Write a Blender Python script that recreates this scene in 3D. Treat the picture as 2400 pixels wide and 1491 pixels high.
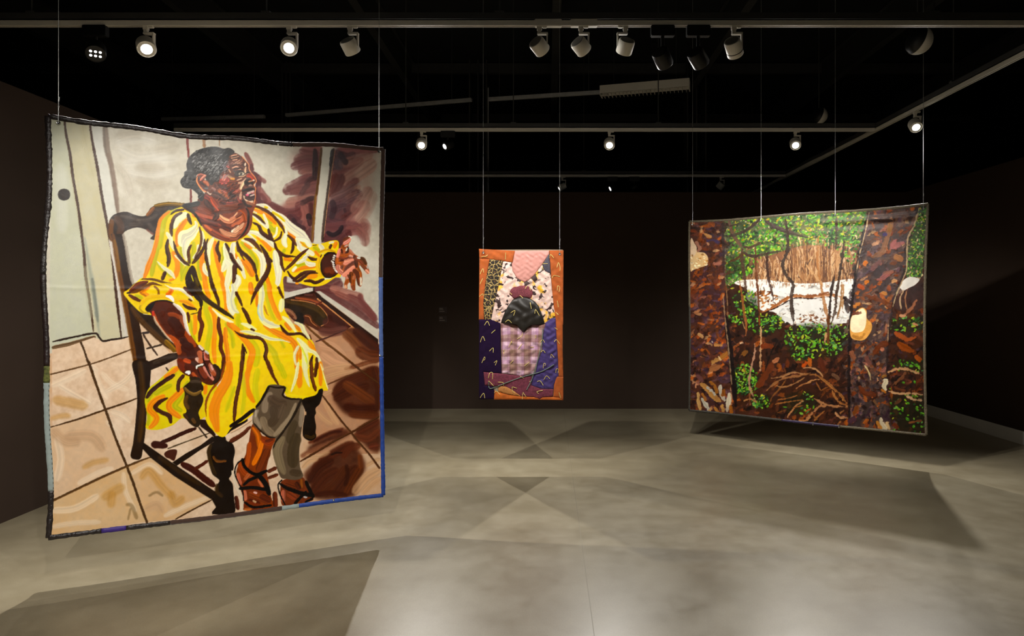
import bpy, bmesh, math, random
import numpy as np
from mathutils import Vector, Matrix, geometry

for o in list(bpy.data.objects):
    bpy.data.objects.remove(o, do_unlink=True)
scene = bpy.context.scene
COL = scene.collection

# ---------------------------------------------------------------- camera, world, exposure
CAM_H = 1.5
cam_data = bpy.data.cameras.new('camera')
cam = bpy.data.objects.new('camera', cam_data)
COL.objects.link(cam)
cam.location = (0, 0, CAM_H)
cam.rotation_euler = (math.radians(90), 0, 0)
cam_data.sensor_fit = 'HORIZONTAL'
cam_data.sensor_width = 36.0
cam_data.lens = 24.0                       # 1600 px focal length on a 2400 px wide frame
cam_data.shift_x = -85.0 / 2400.0          # architectural shift lens
cam_data.shift_y = -45.5 / 2400.0
cam_data.clip_start = 0.05
cam_data.clip_end = 100
scene.camera = cam

world = bpy.data.worlds.new('world')
scene.world = world
world.use_nodes = True
bg = world.node_tree.nodes['Background']
bg.inputs['Color'].default_value = (1.0, 0.93, 0.82, 1)
bg.inputs['Strength'].default_value = 0.02

vs = scene.view_settings
vs.view_transform = 'Standard'
vs.look = 'None'
vs.exposure = 0.0
vs.gamma = 1.0
vs.use_curve_mapping = False

# ---------------------------------------------------------------- helpers
def srgb(r, g, b):
    def f(c):
        c = c / 255.0
        return c / 12.92 if c <= 0.04045 else ((c + 0.055) / 1.055) ** 2.4
    return (f(r), f(g), f(b), 1.0)

def mesh_obj(name, verts, faces, mat=None, parent=None, smooth=False):
    me = bpy.data.meshes.new(name)
    me.from_pydata([tuple(v) for v in verts], [], faces)
    me.update()
    o = bpy.data.objects.new(name, me)
    COL.objects.link(o)
    if mat: me.materials.append(mat)
    if parent: o.parent = parent
    if smooth:
        me.polygons.foreach_set('use_smooth', [True] * len(me.polygons))
    return o

class MB:
    """collects boxes, tubes and lathes for ONE mesh object"""
    def __init__(self):
        self.v = []; self.f = []
    def add(self, verts, faces):
        n = len(self.v)
        self.v += [Vector(v) for v in verts]
        self.f += [tuple(i + n for i in f) for f in faces]
        return self
    def box(self, c, s, rot=None, bev=0.0):
        x, y, z = s[0] / 2, s[1] / 2, s[2] / 2
        if bev <= 0:
            vs_ = [(-x,-y,-z),(x,-y,-z),(x,y,-z),(-x,y,-z),(-x,-y,z),(x,-y,z),(x,y,z),(-x,y,z)]
            fs = [(0,3,2,1),(4,5,6,7),(0,1,5,4),(1,2,6,5),(2,3,7,6),(3,0,4,7)]
        else:
            bm = bmesh.new()
            bmesh.ops.create_cube(bm, size=1.0)
            for v in bm.verts:
                v.co = Vector((v.co.x * s[0], v.co.y * s[1], v.co.z * s[2]))
            bmesh.ops.bevel(bm, geom=bm.edges[:], offset=bev, segments=2, affect='EDGES')
            bm.verts.index_update()
            vs_ = [v.co.copy() for v in bm.verts]
            fs = [tuple(v.index for v in f.verts) for f in bm.faces]
            bm.free()
        M = rot if rot is not None else Matrix.Identity(3)
        return self.add([M @ Vector(v) + Vector(c) for v in vs_], fs)
    def tube(self, pts, r, n=8, cap=True):
        pts = [Vector(p) for p in pts]
        rr = r if isinstance(r, (list, tuple)) else [r] * len(pts)
        rings = []; up = Vector((0, 0, 1))
        for i, p in enumerate(pts):
            d = (pts[min(i + 1, len(pts) - 1)] - pts[max(i - 1, 0)]).normalized()
            a = d.cross(up)
            if a.length < 1e-4: a = d.cross(Vector((1, 0, 0)))
            a.normalize(); b = a.cross(d)
            rings.append([p + (a * math.cos(2 * math.pi * k / n) + b * math.sin(2 * math.pi * k / n)) * rr[i] for k in range(n)])
        vs_ = [v for r_ in rings for v in r_]; fs = []
        for i in range(len(pts) - 1):
            for k in range(n):
                fs.append((i * n + k, i * n + (k + 1) % n, (i + 1) * n + (k + 1) % n, (i + 1) * n + k))
        if cap:
            fs.append(tuple(range(n))[::-1]); fs.append(tuple((len(pts) - 1) * n + k for k in range(n)))
        return self.add(vs_, fs)
    def lathe(self, prof, M, n=24):
        """profile [(radius, along-axis)] around local z, placed by 4x4 M"""
        vs_ = []; fs = []
        for r, h in prof:
            for k in range(n):
                a = 2 * math.pi * k / n
                vs_.append(M @ Vector((r * math.cos(a), r * math.sin(a), h)))
        for i in range(len(prof) - 1):
            for k in range(n):
                fs.append((i * n + k, i * n + (k + 1) % n, (i + 1) * n + (k + 1) % n, (i + 1) * n + k))
        if prof[0][0] > 1e-6: fs.append(tuple(range(n))[::-1])
        if prof[-1][0] > 1e-6: fs.append(tuple((len(prof) - 1) * n + k for k in range(n)))
        return self.add(vs_, fs)
    def build(self, name, mat=None, parent=None, smooth=False):
        o = mesh_obj(name, self.v, self.f, mat, parent, False)
        if smooth:
            sm = bmesh.new(); sm.from_mesh(o.data)
            for f in sm.faces: f.smooth = True
            for e in sm.edges:
                if len(e.link_faces) == 2 and e.calc_face_angle(0) > math.radians(40): e.smooth = False
            sm.to_mesh(o.data); sm.free()
        return o

def empty(name, loc):
    o = bpy.data.objects.new(name, None)
    o.empty_display_size = 0.05
    COL.objects.link(o); o.location = loc
    return o

def keep(child, parent):
    """parent without moving a child built in world coordinates"""
    child.parent = parent
    child.matrix_parent_inverse = Matrix.Translation(-Vector(parent.location))
    return child

def tag(o, label=None, cat=None, group=None, kind=None):
    if label: o['label'] = label
    if cat: o['category'] = cat
    if group: o['group'] = group
    if kind: o['kind'] = kind
    return o

def aim_matrix(d, origin=(0, 0, 0)):
    """4x4 whose local -z points along d"""
    q = Vector(d).normalized().to_track_quat('-Z', 'Y')
    return Matrix.Translation(Vector(origin)) @ q.to_matrix().to_4x4()

# ---------------------------------------------------------------- materials
def new_mat(name):
    m = bpy.data.materials.new(name); m.use_nodes = True
    nt = m.node_tree
    return m, nt, nt.nodes['Principled BSDF']

def node(nt, typ, **kw):
    n = nt.nodes.new(typ)
    for k, v in kw.items():
        if k == 'inp':
            for kk, vv in v.items(): n.inputs[kk].default_value = vv
        else: setattr(n, k, v)
    return n

def ramp(nt, stops, interp='LINEAR'):
    r = nt.nodes.new('ShaderNodeValToRGB')
    cr = r.color_ramp; cr.interpolation = interp
    while len(cr.elements) < len(stops): cr.elements.new(0.5)
    for e, (p, c) in zip(cr.elements, stops):
        e.position = p; e.color = c if len(c) == 4 else (*c, 1)
    return r

def simple(name, col, rough=0.6, metal=0.0, noise=0.0, scale=30, bump=0.0, spec=0.5, sheen=0.0, coat=0.0):
    """principled with a little procedural tone variation and relief"""
    m, nt, b = new_mat(name)
    b.inputs['Roughness'].default_value = rough
    b.inputs['Metallic'].default_value = metal
    b.inputs['Specular IOR Level'].default_value = spec
    if sheen: b.inputs['Sheen Weight'].default_value = sheen
    if coat: b.inputs['Coat Weight'].default_value = coat; b.inputs['Coat Roughness'].default_value = 0.25
    tc = node(nt, 'ShaderNodeTexCoord')
    nz = node(nt, 'ShaderNodeTexNoise', inp={'Scale': scale, 'Detail': 5.0})
    nt.links.new(tc.outputs['Object'], nz.inputs['Vector'])
    k = max(noise, 0.02)
    lo = tuple(c * (1 - k) for c in col[:3]); hi = tuple(min(c * (1 + k), 1) for c in col[:3])
    r = ramp(nt, [(0.3, lo), (0.7, hi)])
    nt.links.new(nz.outputs['Fac'], r.inputs['Fac'])
    nt.links.new(r.outputs['Color'], b.inputs['Base Color'])
    if bump:
        bp = node(nt, 'ShaderNodeBump', inp={'Strength': bump, 'Distance': 0.01})
        nt.links.new(nz.outputs['Fac'], bp.inputs['Height'])
        nt.links.new(bp.outputs['Normal'], b.inputs['Normal'])
    return m

def emissive(name, col, strength):
    m, nt, b = new_mat(name)
    b.inputs['Base Color'].default_value = col
    b.inputs['Emission Color'].default_value = col
    b.inputs['Emission Strength'].default_value = strength
    return m

def floor_mat():
    m, nt, b = new_mat('polished_concrete')
    tc = node(nt, 'ShaderNodeTexCoord')
    n1 = node(nt, 'ShaderNodeTexNoise', inp={'Scale': 0.55, 'Detail': 6.0, 'Roughness': 0.6, 'Distortion': 0.6})
    n2 = node(nt, 'ShaderNodeTexNoise', inp={'Scale': 4.0, 'Detail': 8.0, 'Roughness': 0.7})
    n3 = node(nt, 'ShaderNodeTexNoise', inp={'Scale': 140.0, 'Detail': 4.0, 'Roughness': 0.7})
    for n in (n1, n2, n3): nt.links.new(tc.outputs['Object'], n.inputs['Vector'])
    r1 = ramp(nt, [(0.3, srgb(124, 115, 95)), (0.5, srgb(144, 134, 111)), (0.7, srgb(160, 151, 128))])
    nt.links.new(n1.outputs['Fac'], r1.inputs['Fac'])
    r2 = ramp(nt, [(0.3, (0.86, 0.84, 0.8, 1)), (0.65, (1.06, 1.06, 1.06, 1))])
    nt.links.new(n2.outputs['Fac'], r2.inputs['Fac'])
    r3 = ramp(nt, [(0.3, (0.9, 0.9, 0.9, 1)), (0.6, (1.03, 1.03, 1.03, 1))])
    nt.links.new(n3.outputs['Fac'], r3.inputs['Fac'])
    m1 = node(nt, 'ShaderNodeMix', data_type='RGBA', blend_type='MULTIPLY'); m1.inputs[0].default_value = 1
    m2 = node(nt, 'ShaderNodeMix', data_type='RGBA', blend_type='MULTIPLY'); m2.inputs[0].default_value = 1
    nt.links.new(r1.outputs[0], m1.inputs[6]); nt.links.new(r2.outputs[0], m1.inputs[7])
    nt.links.new(m1.outputs[2], m2.inputs[6]); nt.links.new(r3.outputs[0], m2.inputs[7])
    nt.links.new(m2.outputs[2], b.inputs['Base Color'])
    rr = ramp(nt, [(0.3, (0.3, 0.3, 0.3, 1)), (0.7, (0.42, 0.42, 0.42, 1))])
    nt.links.new(n2.outputs['Fac'], rr.inputs['Fac'])
    nt.links.new(rr.outputs[0], b.inputs['Roughness'])
    b.inputs['Specular IOR Level'].default_value = 0.5
    bp = node(nt, 'ShaderNodeBump', inp={'Strength': 0.06, 'Distance': 0.004})
    nt.links.new(n3.outputs['Fac'], bp.inputs['Height'])
    nt.links.new(bp.outputs['Normal'], b.inputs['Normal'])
    return m

M_floor = floor_mat()
M_wall = simple('brown_wall_paint', srgb(58, 46, 38), rough=0.8, noise=0.06, scale=3, spec=0.15)
M_black = simple('black_ceiling_paint', srgb(46, 48, 50), rough=0.9, noise=0.15, scale=2, spec=0.1)
M_steel_dark = simple('black_steel', srgb(64, 64, 64), rough=0.6, noise=0.1, scale=8)
M_skirt = simple('grey_skirting', srgb(205, 205, 202), rough=0.6, noise=0.04, scale=5)
M_white = simple('white_powder_coat', srgb(236, 232, 222), rough=0.5, noise=0.03, scale=10)
M_blackfit = simple('black_fitting', srgb(13, 13, 13), rough=0.5, noise=0.1, scale=10)
M_cap = simple('grey_heat_sink', srgb(110, 108, 102), rough=0.5, noise=0.05, scale=20)
M_cable = simple('steel_cable', srgb(200, 200, 196), rough=0.35, metal=0.6, noise=0.1, scale=200)
M_galv = simple('galvanised_metal', srgb(190, 192, 196), rough=0.45, metal=0.2, noise=0.1, scale=12)
M_lampwhite = emissive('lit_lamp_lens', (1.0, 0.95, 0.86, 1), 60.0)
M_lampsoft = emissive('lit_led_lens', (1.0, 0.97, 0.92, 1), 5.0)
M_reflector = simple('dark_reflector', srgb(60, 60, 62), rough=0.25, metal=0.5)
M_grommet = simple('nickel_grommet', srgb(200, 200, 195), rough=0.25, metal=0.9)
# ---------------------------------------------------------------- the room
WX0, WX1, WY, WH = -3.65, 4.87, 9.30, 2.95
T = 0.16
def wallbox(name, x0, x1, y0, y1, z0, z1, mat):
    o = MB().box(((x0+x1)/2, (y0+y1)/2, (z0+z1)/2), (x1-x0, y1-y0, z1-z0)).build(name, mat)
    return tag(o, kind='structure')

wallbox('floor', -9.0, 9.0, -5.0, 18.0, -0.12, 0.0, M_floor)
wallbox('wall_back', WX0 - T, WX1 + T, WY, WY + T, 0.0, WH, M_wall)
wallbox('wall_left', WX0 - T, WX0, -4.2, WY, 0.0, WH, M_wall)
wallbox('wall_right', WX1, WX1 + T, -4.2, WY, 0.0, WH, M_wall)
tag(MB().box((WX1 - 0.008, 2.55, 0.07), (0.016, 13.4, 0.14), bev=0.003).build('baseboard_right', M_skirt), kind='structure')
wallbox('ceiling', -9.0, 9.0, -5.0, 18.0, 5.3, 5.42, M_black)
wallbox('wall_far', -9.0, 9.0, 17.85, 18.0, 0.0, 5.3, M_black)
wallbox('wall_far_left', -9.0, -8.85, -5.0, 17.85, 0.0, 5.3, M_black)
wallbox('wall_far_right', 8.85, 9.0, -5.0, 17.85, 0.0, 5.3, M_black)
wallbox('wall_behind', -8.85, 8.85, -5.0, -4.85, 0.0, 5.3, M_black)

# saw-cut joint in the slab
tag(MB().box((0.205, 2.6, 0.0006), (0.003, 13.3, 0.0006)).build('trim_1', simple('joint_filler', srgb(134, 126, 105), rough=0.5)), kind='structure')

# roof joists running front to back, cross purlins, columns beyond the partition walls
for i, x in enumerate((-6.5, -4.3, -2.2, 0.1, 2.3, 4.4, 6.6)):
    b = MB()
    b.box((x, 6.4, 4.86), (0.10, 22.0, 0.02)); b.box((x, 6.4, 5.28), (0.10, 22.0, 0.02)); b.box((x, 6.4, 5.07), (0.02, 22.0, 0.42))
    tag(b.build('roof_joist', M_steel_dark), ['black steel roof joist far left above the lit lamps', 'black steel roof joist above the large portrait painting',
        'black roof joist just left of the portrait painting\'s right cable', 'black roof joist above the patchwork hanging', 'black roof joist above the louvred batten fixture',
        'black roof joist above the forest painting', 'black roof joist at the far right beyond the wall'][i], 'joist', 'roof joists')
for i, y in enumerate((5.6, 8.2, 11.0, 14.0)):
    tag(MB().box((0, y, 5.2), (17.6, 0.08, 0.16)).build('roof_purlin', M_steel_dark),
        ['black cross purlin nearest the front light track', 'black cross purlin above the second light track', 'black cross purlin just behind the back wall', 'black cross purlin farthest back'][i], 'purlin', 'roof purlins')
def column(x, y, w, label, pipe=False):
    t = empty('steel_column', (x, y, 0))
    s = MB()
    s.box((0, 0, 2.65), (0.02, w, 5.3)); s.box((-w/2, 0, 2.65), (0.02, w, 5.3)); s.box((w/2, 0, 2.65), (0.02, w, 5.3))
    s.build('column_shaft', M_steel_dark, t)
    MB().box((0, 0, 0.01), (w + 0.12, w + 0.12, 0.02)).build('base_plate', M_steel_dark, t)
    if pipe:
        MB().tube([(w/2 + 0.03, -w/2 - 0.02, 0.02), (w/2 + 0.03, -w/2 - 0.02, 4.85)], 0.011, 8).build('conduit_pipe', M_galv, t, True)
    tag(t, label, 'column')
column(-6.9, 12.0, 0.60, 'wide dark steel column seen over the left wall')
column(-1.12, 11.0, 0.27, 'dark steel column with pale conduit above the patchwork hanging', True)
column(2.36, 11.0, 0.29, 'dark steel column above the back wall near the forest painting')
column(-4.2, 11.0, 0.13, 'narrow dark column behind the portrait painting')

# ---------------------------------------------------------------- light tracks
TZ = 3.335      # underside of every track
def track(p0, p1, label, rods, joints=()):
    p0, p1 = Vector(p0), Vector(p1)
    c = (p0 + p1) / 2; d = (p1 - p0); L = d.length; ang = math.atan2(d.y, d.x)
    R = Matrix.Rotation(ang, 3, 'Z')
    t = empty('light_track', (c.x, c.y, TZ))
    r = MB()
    r.box((0, -0.0155, 0.021), (L, 0.005, 0.042)); r.box((0, 0.0155, 0.021), (L, 0.005, 0.042)); r.box((0, 0, 0.038), (L, 0.036, 0.008))
    r.box((0, -0.011, 0.002), (L, 0.006, 0.004)); r.box((0, 0.011, 0.002), (L, 0.006, 0.004))
    o = r.build('rail', M_white, t); o.rotation_euler.z = ang
    o = MB().box((0, 0, 0.065), (L, 0.041, 0.041)).build('support_channel', M_steel_dark, t); o.rotation_euler.z = ang
    for s in rods:
        q = R @ Vector((s, 0, 0))
        m = MB().tube([(q.x, q.y, 0.08), (q.x, q.y, 5.3 - TZ)], 0.006, 6)
        m.box((q.x, q.y, 0.092), (0.06, 0.04, 0.012))
        m.build('hanger_rod', M_steel_dark, t)
    for s in joints:
        q = R @ Vector((s, 0, 0.020))
        MB().box(q, (0.18, 0.044, 0.048) , rot=R, bev=0.003).build('joint_cover', M_white, t)
    tag(t, label, 'light track')
    return t
Y1, Y2, Y3, Y0 = 4.60, 7.49, 10.30, 1.72
track((-6.5, Y1, 0), (6.5, Y1, 0), 'long white light track spanning the whole picture nearest the camera', (-3.48, -1.9, -0.33, 2.6), (0.0, 0.24))
track((-4.1, Y2, 0), (3.575, Y2, 0), 'white light track above the patchwork hanging and forest painting', (-1.3, -0.12, 1.47))
track((-5.5, Y3, 0), (3.575, Y3, 0), 'farthest white light track just above the back wall', (-1.0, 1.5))
track((3.60, 4.63, 0), (3.60, 13.5, 0), 'white light track running front to back at right', (-3.0, 3.0))
track((-3.4, Y0, 0), (3.4, Y0, 0), 'white light track overhead just in front of the camera', (-1.5, 1.5))

# ---------------------------------------------------------------- track spotlights
def spot(x, y, aim, label, style='white', lit=True, energy=0, angle=70, blend=0.6, col=(1.0, 0.955, 0.89), side=1, drop=0.135,
         r=0.055, ln=0.090, glow=None, ring=False, group='track spotlights', size=0.02, head=None):
    """head centre hangs `drop` under the track; aim is the point it looks at"""
    t = empty('track_spotlight', (x, y, TZ))
    white = style == 'white'
    mb = M_white if white else M_blackfit
    hx, hy, hz = (0, 0, -drop) if head is None else head
    hc = Vector((hx, hy, hz))
    d = (Vector(aim) - (Vector((x, y, TZ)) + hc)).normalized()
    if white:
        a = MB().box((0, 0, -0.012), (0.034, 0.028, 0.030), bev=0.003)
        a.box((0.035 * side, 0, -0.004), (0.030, 0.024, 0.016), bev=0.003)
        a.build('track_adaptor', mb, t)
        br = MB().box((0, 0, -0.035), (0.026, 0.026, 0.026), bev=0.003)
        br.box((0.022 * side, 0, -0.050), (0.072, 0.034, 0.014), bev=0.003)
        br.box((0.052 * side, 0, -0.050 - (drop - 0.05) / 2), (0.010, 0.030, drop - 0.045), bev=0.002)
        br.build('bracket', mb, t)
    else:
        a = MB().box((0, 0, -0.034), (0.158, 0.052, 0.072), bev=0.005)
        a.build('driver_box', mb, t)
        MB().tube([(0, 0, -0.05), (0, 0, -drop + 0.02)], 0.012, 10).build('stem', mb, t, True)
    M = aim_matrix(d, hc)
    # local -z is the beam: back cap at +z, open face at -z
    body = MB().lathe([(r * 0.88, -ln/2 + 0.001), (r * 0.88, -ln/2 + 0.003), (r * 0.90, -ln/2 - 0.001), (r * 0.94, -ln/2 - 0.001), (r, -ln/2 + 0.004), (r, ln/2 - 0.012), (r * 0.93, ln/2), (0.0, ln/2)], M, 32)
    bo = body.build('lamp_body', mb, t, True)
    cap = MB().lathe([(r * 0.80, ln/2 + 0.0005), (r * 0.80, ln/2 + 0.003), (0.0, ln/2 + 0.003)], M, 24)
    cap.build('back_cap', M_cap if white else M_blackfit, bo, True)
    if ring:
        MB().lathe([(r + 0.0015, -ln/2 + 0.030), (r + 0.0015, -ln/2 + 0.035)], M, 32).build('ring_groove', M_blackfit, bo, True)
    if glow is None: glow = M_lampwhite if lit else M_reflector
    if style == 'led':
        refl = MB().lathe([(r * 0.84, -ln/2 + 0.006), (0.0, -ln/2 + 0.006)], M, 24)
        ro = refl.build('reflector', M_reflector, bo)
        for k in range(6):
            ca, ra = (k % 3 - 1) * 0.027, (k // 3 - 0.5) * 0.030
            MB().lathe([(0.0, 0.0), (0.0085, 0.0), (0.0085, -0.003), (0.0, -0.0045)], M @ Matrix.Translation((ca, ra, -ln/2 + 0.004)), 12).build('led_lens', M_lampsoft, bo, True)
    else:
        MB().lathe([(r * 0.87, -ln/2 + 0.002), (0.0, -ln/2 - 0.001)], M, 24).build('lens', glow, bo, True)
    if energy:
        ld = bpy.data.lights.new('spot_beam', 'SPOT')
        ld.energy = energy; ld.color = col; ld.spot_size = math.radians(angle); ld.spot_blend = blend; ld.shadow_soft_size = size
        lo = bpy.data.objects.new('spot_beam', ld); COL.objects.link(lo)
        lo.parent = t
        lo.matrix_local = M @ Matrix.Translation((0, 0, -ln/2 - 0.006 - size))
    tag(t, label, 'spotlight', group)
    return t

EN = 1.0
# front track, left to right
spot(-3.05, Y1, (-1.6, 2.3, 0.6), 'black six-LED spotlight at far left of the nearest track', 'led', energy=30*EN, drop=0.165, r=0.062, ln=0.09, angle=60)
spot(-2.71, Y1, (-0.75, 1.9, 0.2), 'brightest glaring spotlight above the portrait painting, near its left cable', energy=370*EN, angle=128, r=0.060, blend=1.0)
spot(-1.745, Y1, (-0.55, 0.6, 0.4), 'glaring white spotlight above the head in the portrait painting', energy=80*EN, angle=110, r=0.056, blend=1.0)
spot(-1.335, Y1, (-0.28, 6.95, 0.6), 'white spotlight turned down-left beside the portrait painting\'s right cable', energy=205*EN, angle=66, blend=0.9)
spot(-0.06, Y1, (2.1, 7.1, 1.3), 'leftmost of three white spotlights clustered mid-track', energy=85*EN, angle=56, blend=0.7)
spot(0.22, Y1, (2.4, 6.8, 1.3), 'middle of three white spotlights clustered mid-track', energy=85*EN, angle=56, blend=0.7)
spot(0.52, Y1, (-0.25, 6.95, 0.6), 'rightmost of three white spotlights clustered mid-track', side=-1, energy=190*EN, angle=66, blend=0.9)
spot(0.77, Y1, (2.3, 6.8, 1.3), 'black spotlight with driver box, first right of the white trio', 'black', lit=True, glow=M_lampsoft, drop=0.215, r=0.058, ln=0.11, energy=175*EN, angle=56, blend=0.7)
spot(1.01, Y1, (2.75, 6.4, 1.3), 'black spotlight with driver box, beside the ringed white spotlight', 'black', lit=True, glow=M_lampsoft, drop=0.215, r=0.058, ln=0.11, energy=175*EN, angle=56, blend=0.7)
spot(1.25, Y1, (2.5, 6.6, 1.3), 'white spotlight with a dark ring, alone at right of the nearest track', side=1, ring=True, ln=0.112, drop=0.145, energy=95*EN, angle=56, blend=0.7)
# second track
spot(-1.39, Y2, (-0.85, 3.2, 0.0), 'glaring spotlight just right of the portrait painting', energy=300*EN, angle=112, r=0.060, blend=1.0)
spot(-1.10, Y2, (-3.4, 5.6, 1.6), 'black spotlight turned sideways beside the glaring lamp', 'black', lit=True, glow=M_lampsoft, drop=0.15, r=0.05, ln=0.10, energy=40*EN, angle=70)
spot(0.67, Y2, (0.4, 3.2, 0.0), 'glaring spotlight up and right of the patchwork hanging', energy=290*EN, angle=112, r=0.060, blend=1.0)
spot(2.71, Y2, (1.7, 3.4, 0.0), 'glaring spotlight above the forest painting between two cables', energy=215*EN, angle=112, r=0.060, blend=1.0)
spot(3.60, 6.70, (2.9, 3.0, 0.0), 'glaring spotlight on the right-hand track above the forest painting\'s right edge', energy=250*EN, angle=112, r=0.060, blend=1.0)
# third track, behind the wall
spot(0.21, Y3, (-3.5, 9.9, 1.0), 'small grey spotlight over the back wall beside the patchwork\'s right cable', 'white', energy=0, r=0.045, ln=0.11, drop=0.15, glow=M_lampsoft)
spot(0.97, Y3, (-2.5, 9.6, 1.4), 'small spotlight over the back wall, middle of the far trio', 'black', energy=0, drop=0.16, glow=M_lampsoft)
spot(1.30, Y3, (-0.8, 10.9, 1.8), 'small dark spotlight over the back wall, rightmost of the far trio', 'black', energy=0, drop=0.17, glow=M_reflector)
spot(2.60, Y3, (1.6, 11.2, 1.8), 'dim pale spotlight over the back wall left of the forest painting\'s second cable', 'white', energy=0, drop=0.13, lit=False)
# overhead track in front of the camera: these light the portrait
spot(-0.30, Y0, (-1.70, 3.90, 0.55), 'white spotlight on the overhead track aimed at the portrait painting', energy=90*EN, angle=84, blend=1.0)
spot(-1.20, Y0, (-2.20, 3.75, 0.55), 'second white spotlight on the overhead track aimed at the portrait painting', energy=100*EN, angle=84, blend=1.0)

Ym = -1.2  # unseen fill spotlight and its track, added to brighten the portrait more frontally
track((-3.4, Ym, 0), (3.4, Ym, 0), 'unseen white light track behind the camera, carrying the added spotlight', (-1.5, 1.5))
spot(-0.45, Ym, (-2.02, 3.85, 1.05), 'unseen white fill spotlight added behind the camera to brighten the portrait painting', energy=640*EN, angle=31, blend=0.35)

# ---------------------------------------------------------------- ceiling services
def batten(a, b, label, w=0.055, h=0.045):
    a, b = Vector(a), Vector(b); c = (a + b) / 2; d = b - a
    t = empty('ceiling_conduit', c)
    R = Matrix.Rotation(math.atan2(d.y, d.x), 3, 'Z')
    MB().box((0, 0, 0), (d.length, w, h), rot=R, bev=0.004).build('channel', M_galv, t)
    for s in (-0.4, 0.4):
        q = R @ Vector((s * d.length, 0, 0))
        MB().tube([(q.x, q.y, h/2), (q.x, q.y, 5.3 - c.z)], 0.005, 6).build('hanger_rod', M_steel_dark, t)
    tag(t, label, 'conduit', 'ceiling conduits')
batten((-3.86, 10.05, 4.2), (-1.04, 9.27, 4.2), 'long shiny metal conduit above the portrait painting\'s right corner')
batten((-0.81, 9.25, 4.2), (0.68, 8.93, 4.2), 'shiny metal conduit running into the louvred batten fixture')
batten((-5.6, 9.9, 4.1), (-4.05, 9.75, 4.1), 'short shiny conduit behind the portrait painting\'s top edge')

t = empty('louvred_batten_light', (1.24, 8.79, 4.2))
R = Matrix.Rotation(math.atan2(8.64 - 8.94, 1.78 - 0.70), 3, 'Z')
h = MB().box((0, 0, 0.055), (1.13, 0.14, 0.02), rot=R)
h.box(R @ Vector((0, -0.075, 0.02)), (1.13, 0.006, 0.10), rot=R); h.box(R @ Vector((0, 0.075, 0.02)), (1.13, 0.006, 0.10), rot=R)
hs = h.build('housing', M_white, t)
for s in (-1, 1):
    MB().box(R @ Vector((s * 0.567, 0, 0.005)), (0.01, 0.16, 0.13), rot=R, bev=0.002).build('end_plate', M_white, hs)
for k in range(22):
    MB().box(R @ Vector((-0.525 + k * 0.05, 0, -0.045)), (0.004, 0.15, 0.04), rot=R).build('louvre_blade', M_white, hs)
MB().box(R @ Vector((0, -0.073, -0.064)), (1.13, 0.006, 0.006), rot=R).build('louvre_rail', M_white, hs)
MB().tube([R @ Vector((-0.54, 0, 0.0)), R @ Vector((0.54, 0, 0.0))], 0.013, 10).build('tube_lamp', simple('unlit_tube', srgb(200, 200, 196), 0.3), t, True)
for s in (-0.4, 0.4):
    q = R @ Vector((s, 0, 0)); MB().tube([(q.x, q.y, 0.06), (q.x, q.y, 1.1)], 0.004, 6).build('hanger_rod', M_steel_dark, t)
tag(t, 'unlit white fluorescent batten with open louvre hung from the ceiling', 'light fixture')

def globe(x, y, z, r, label):
    t = empty('pendant_loudspeaker', (x, y, z))
    M = aim_matrix((0.90, 0.12, -0.30))
    prof = [(0.0, -r)] + [(r * math.cos(a), r * math.sin(a)) for a in [math.radians(-80 + 10 * k) for k in range(0, 9)]]
    MB().lathe(prof, M, 32).build('dome_shell', M_white, t, True)
    MB().lathe([(r * 0.98, 0.002), (r * 0.9, r * 0.28), (r * 0.6, r * 0.55), (0.0, r * 0.62)], M, 32).build('grille', M_blackfit, t, True)
    MB().tube([(0, 0, r * 0.5), (0, 0, 5.3 - z)], 0.006, 6).build('pendant_rod', M_steel_dark, t)
    tag(t, label, 'loudspeaker', 'pendant loudspeakers')
globe(3.03, 5.6, 3.62, 0.115, 'dark pendant loudspeaker with pale crescent shell under the nearest track')
globe(3.37, 8.5, 3.78, 0.105, 'smaller dark pendant loudspeaker above the forest painting')

# wall labels
M_label = simple('wall_label_card', srgb(58, 46, 40), rough=0.8)
M_lettering = simple('grey_lettering', srgb(150, 142, 134), rough=0.8)
for i, (py, ws) in enumerate(((727, (0.045, 0.052, 0.068)), (748, (0.043, 0.045, 0.072)))):
    z = 1.5 + (700 - py) * WY / 1600; x = (1030 - 1285) * WY / 1600
    t = empty('wall_label', (x, WY, z))
    card = MB().box((0.045, -0.001, 0.0), (0.11, 0.002, 0.085)).build('label_card', M_label, t)
    for k, w in enumerate(ws):
        MB().box((w / 2, -0.0026, 0.024 - (0.012, 0.0, -0.028)[::-1][k] * 0 - k * 0.016 - (0.008 if k == 2 else 0)), (w, 0.0012, 0.006)).build('text_line', M_lettering, card)
    tag(t, ['upper small wall label left of the patchwork hanging', 'lower small wall label left of the patchwork hanging'][i], 'label', 'wall labels')
# ---------------------------------------------------------------- cloth sheets
class Sheet:
    """a hanging rectangle: a metres along its width, s metres above its lower edge, n toward the viewer"""
    def __init__(self, bl, br, z0, z1):
        self.bl = Vector((bl[0], bl[1], 0)); self.br = Vector((br[0], br[1], 0))
        d = self.br - self.bl; self.W = d.length; self.U = d.normalized()
        self.N = Vector((self.U.y, -self.U.x, 0)); self.z0 = z0; self.z1 = z1; self.H = z1 - z0
    def pt(self, a, s, n=0.0):
        p = self.bl + self.U * a + self.N * n
        return Vector((p.x, p.y, self.z0 + s))
SH_L = Sheet((-2.615, 3.552), (-1.034, 4.33), 0.241, 2.462)
SH_C = Sheet((-0.617, 6.06), (0.1326, 6.06), 0.602, 1.939)
SH_R = Sheet((1.509, 7.318), (3.312, 5.967), 0.294, 2.334)

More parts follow.
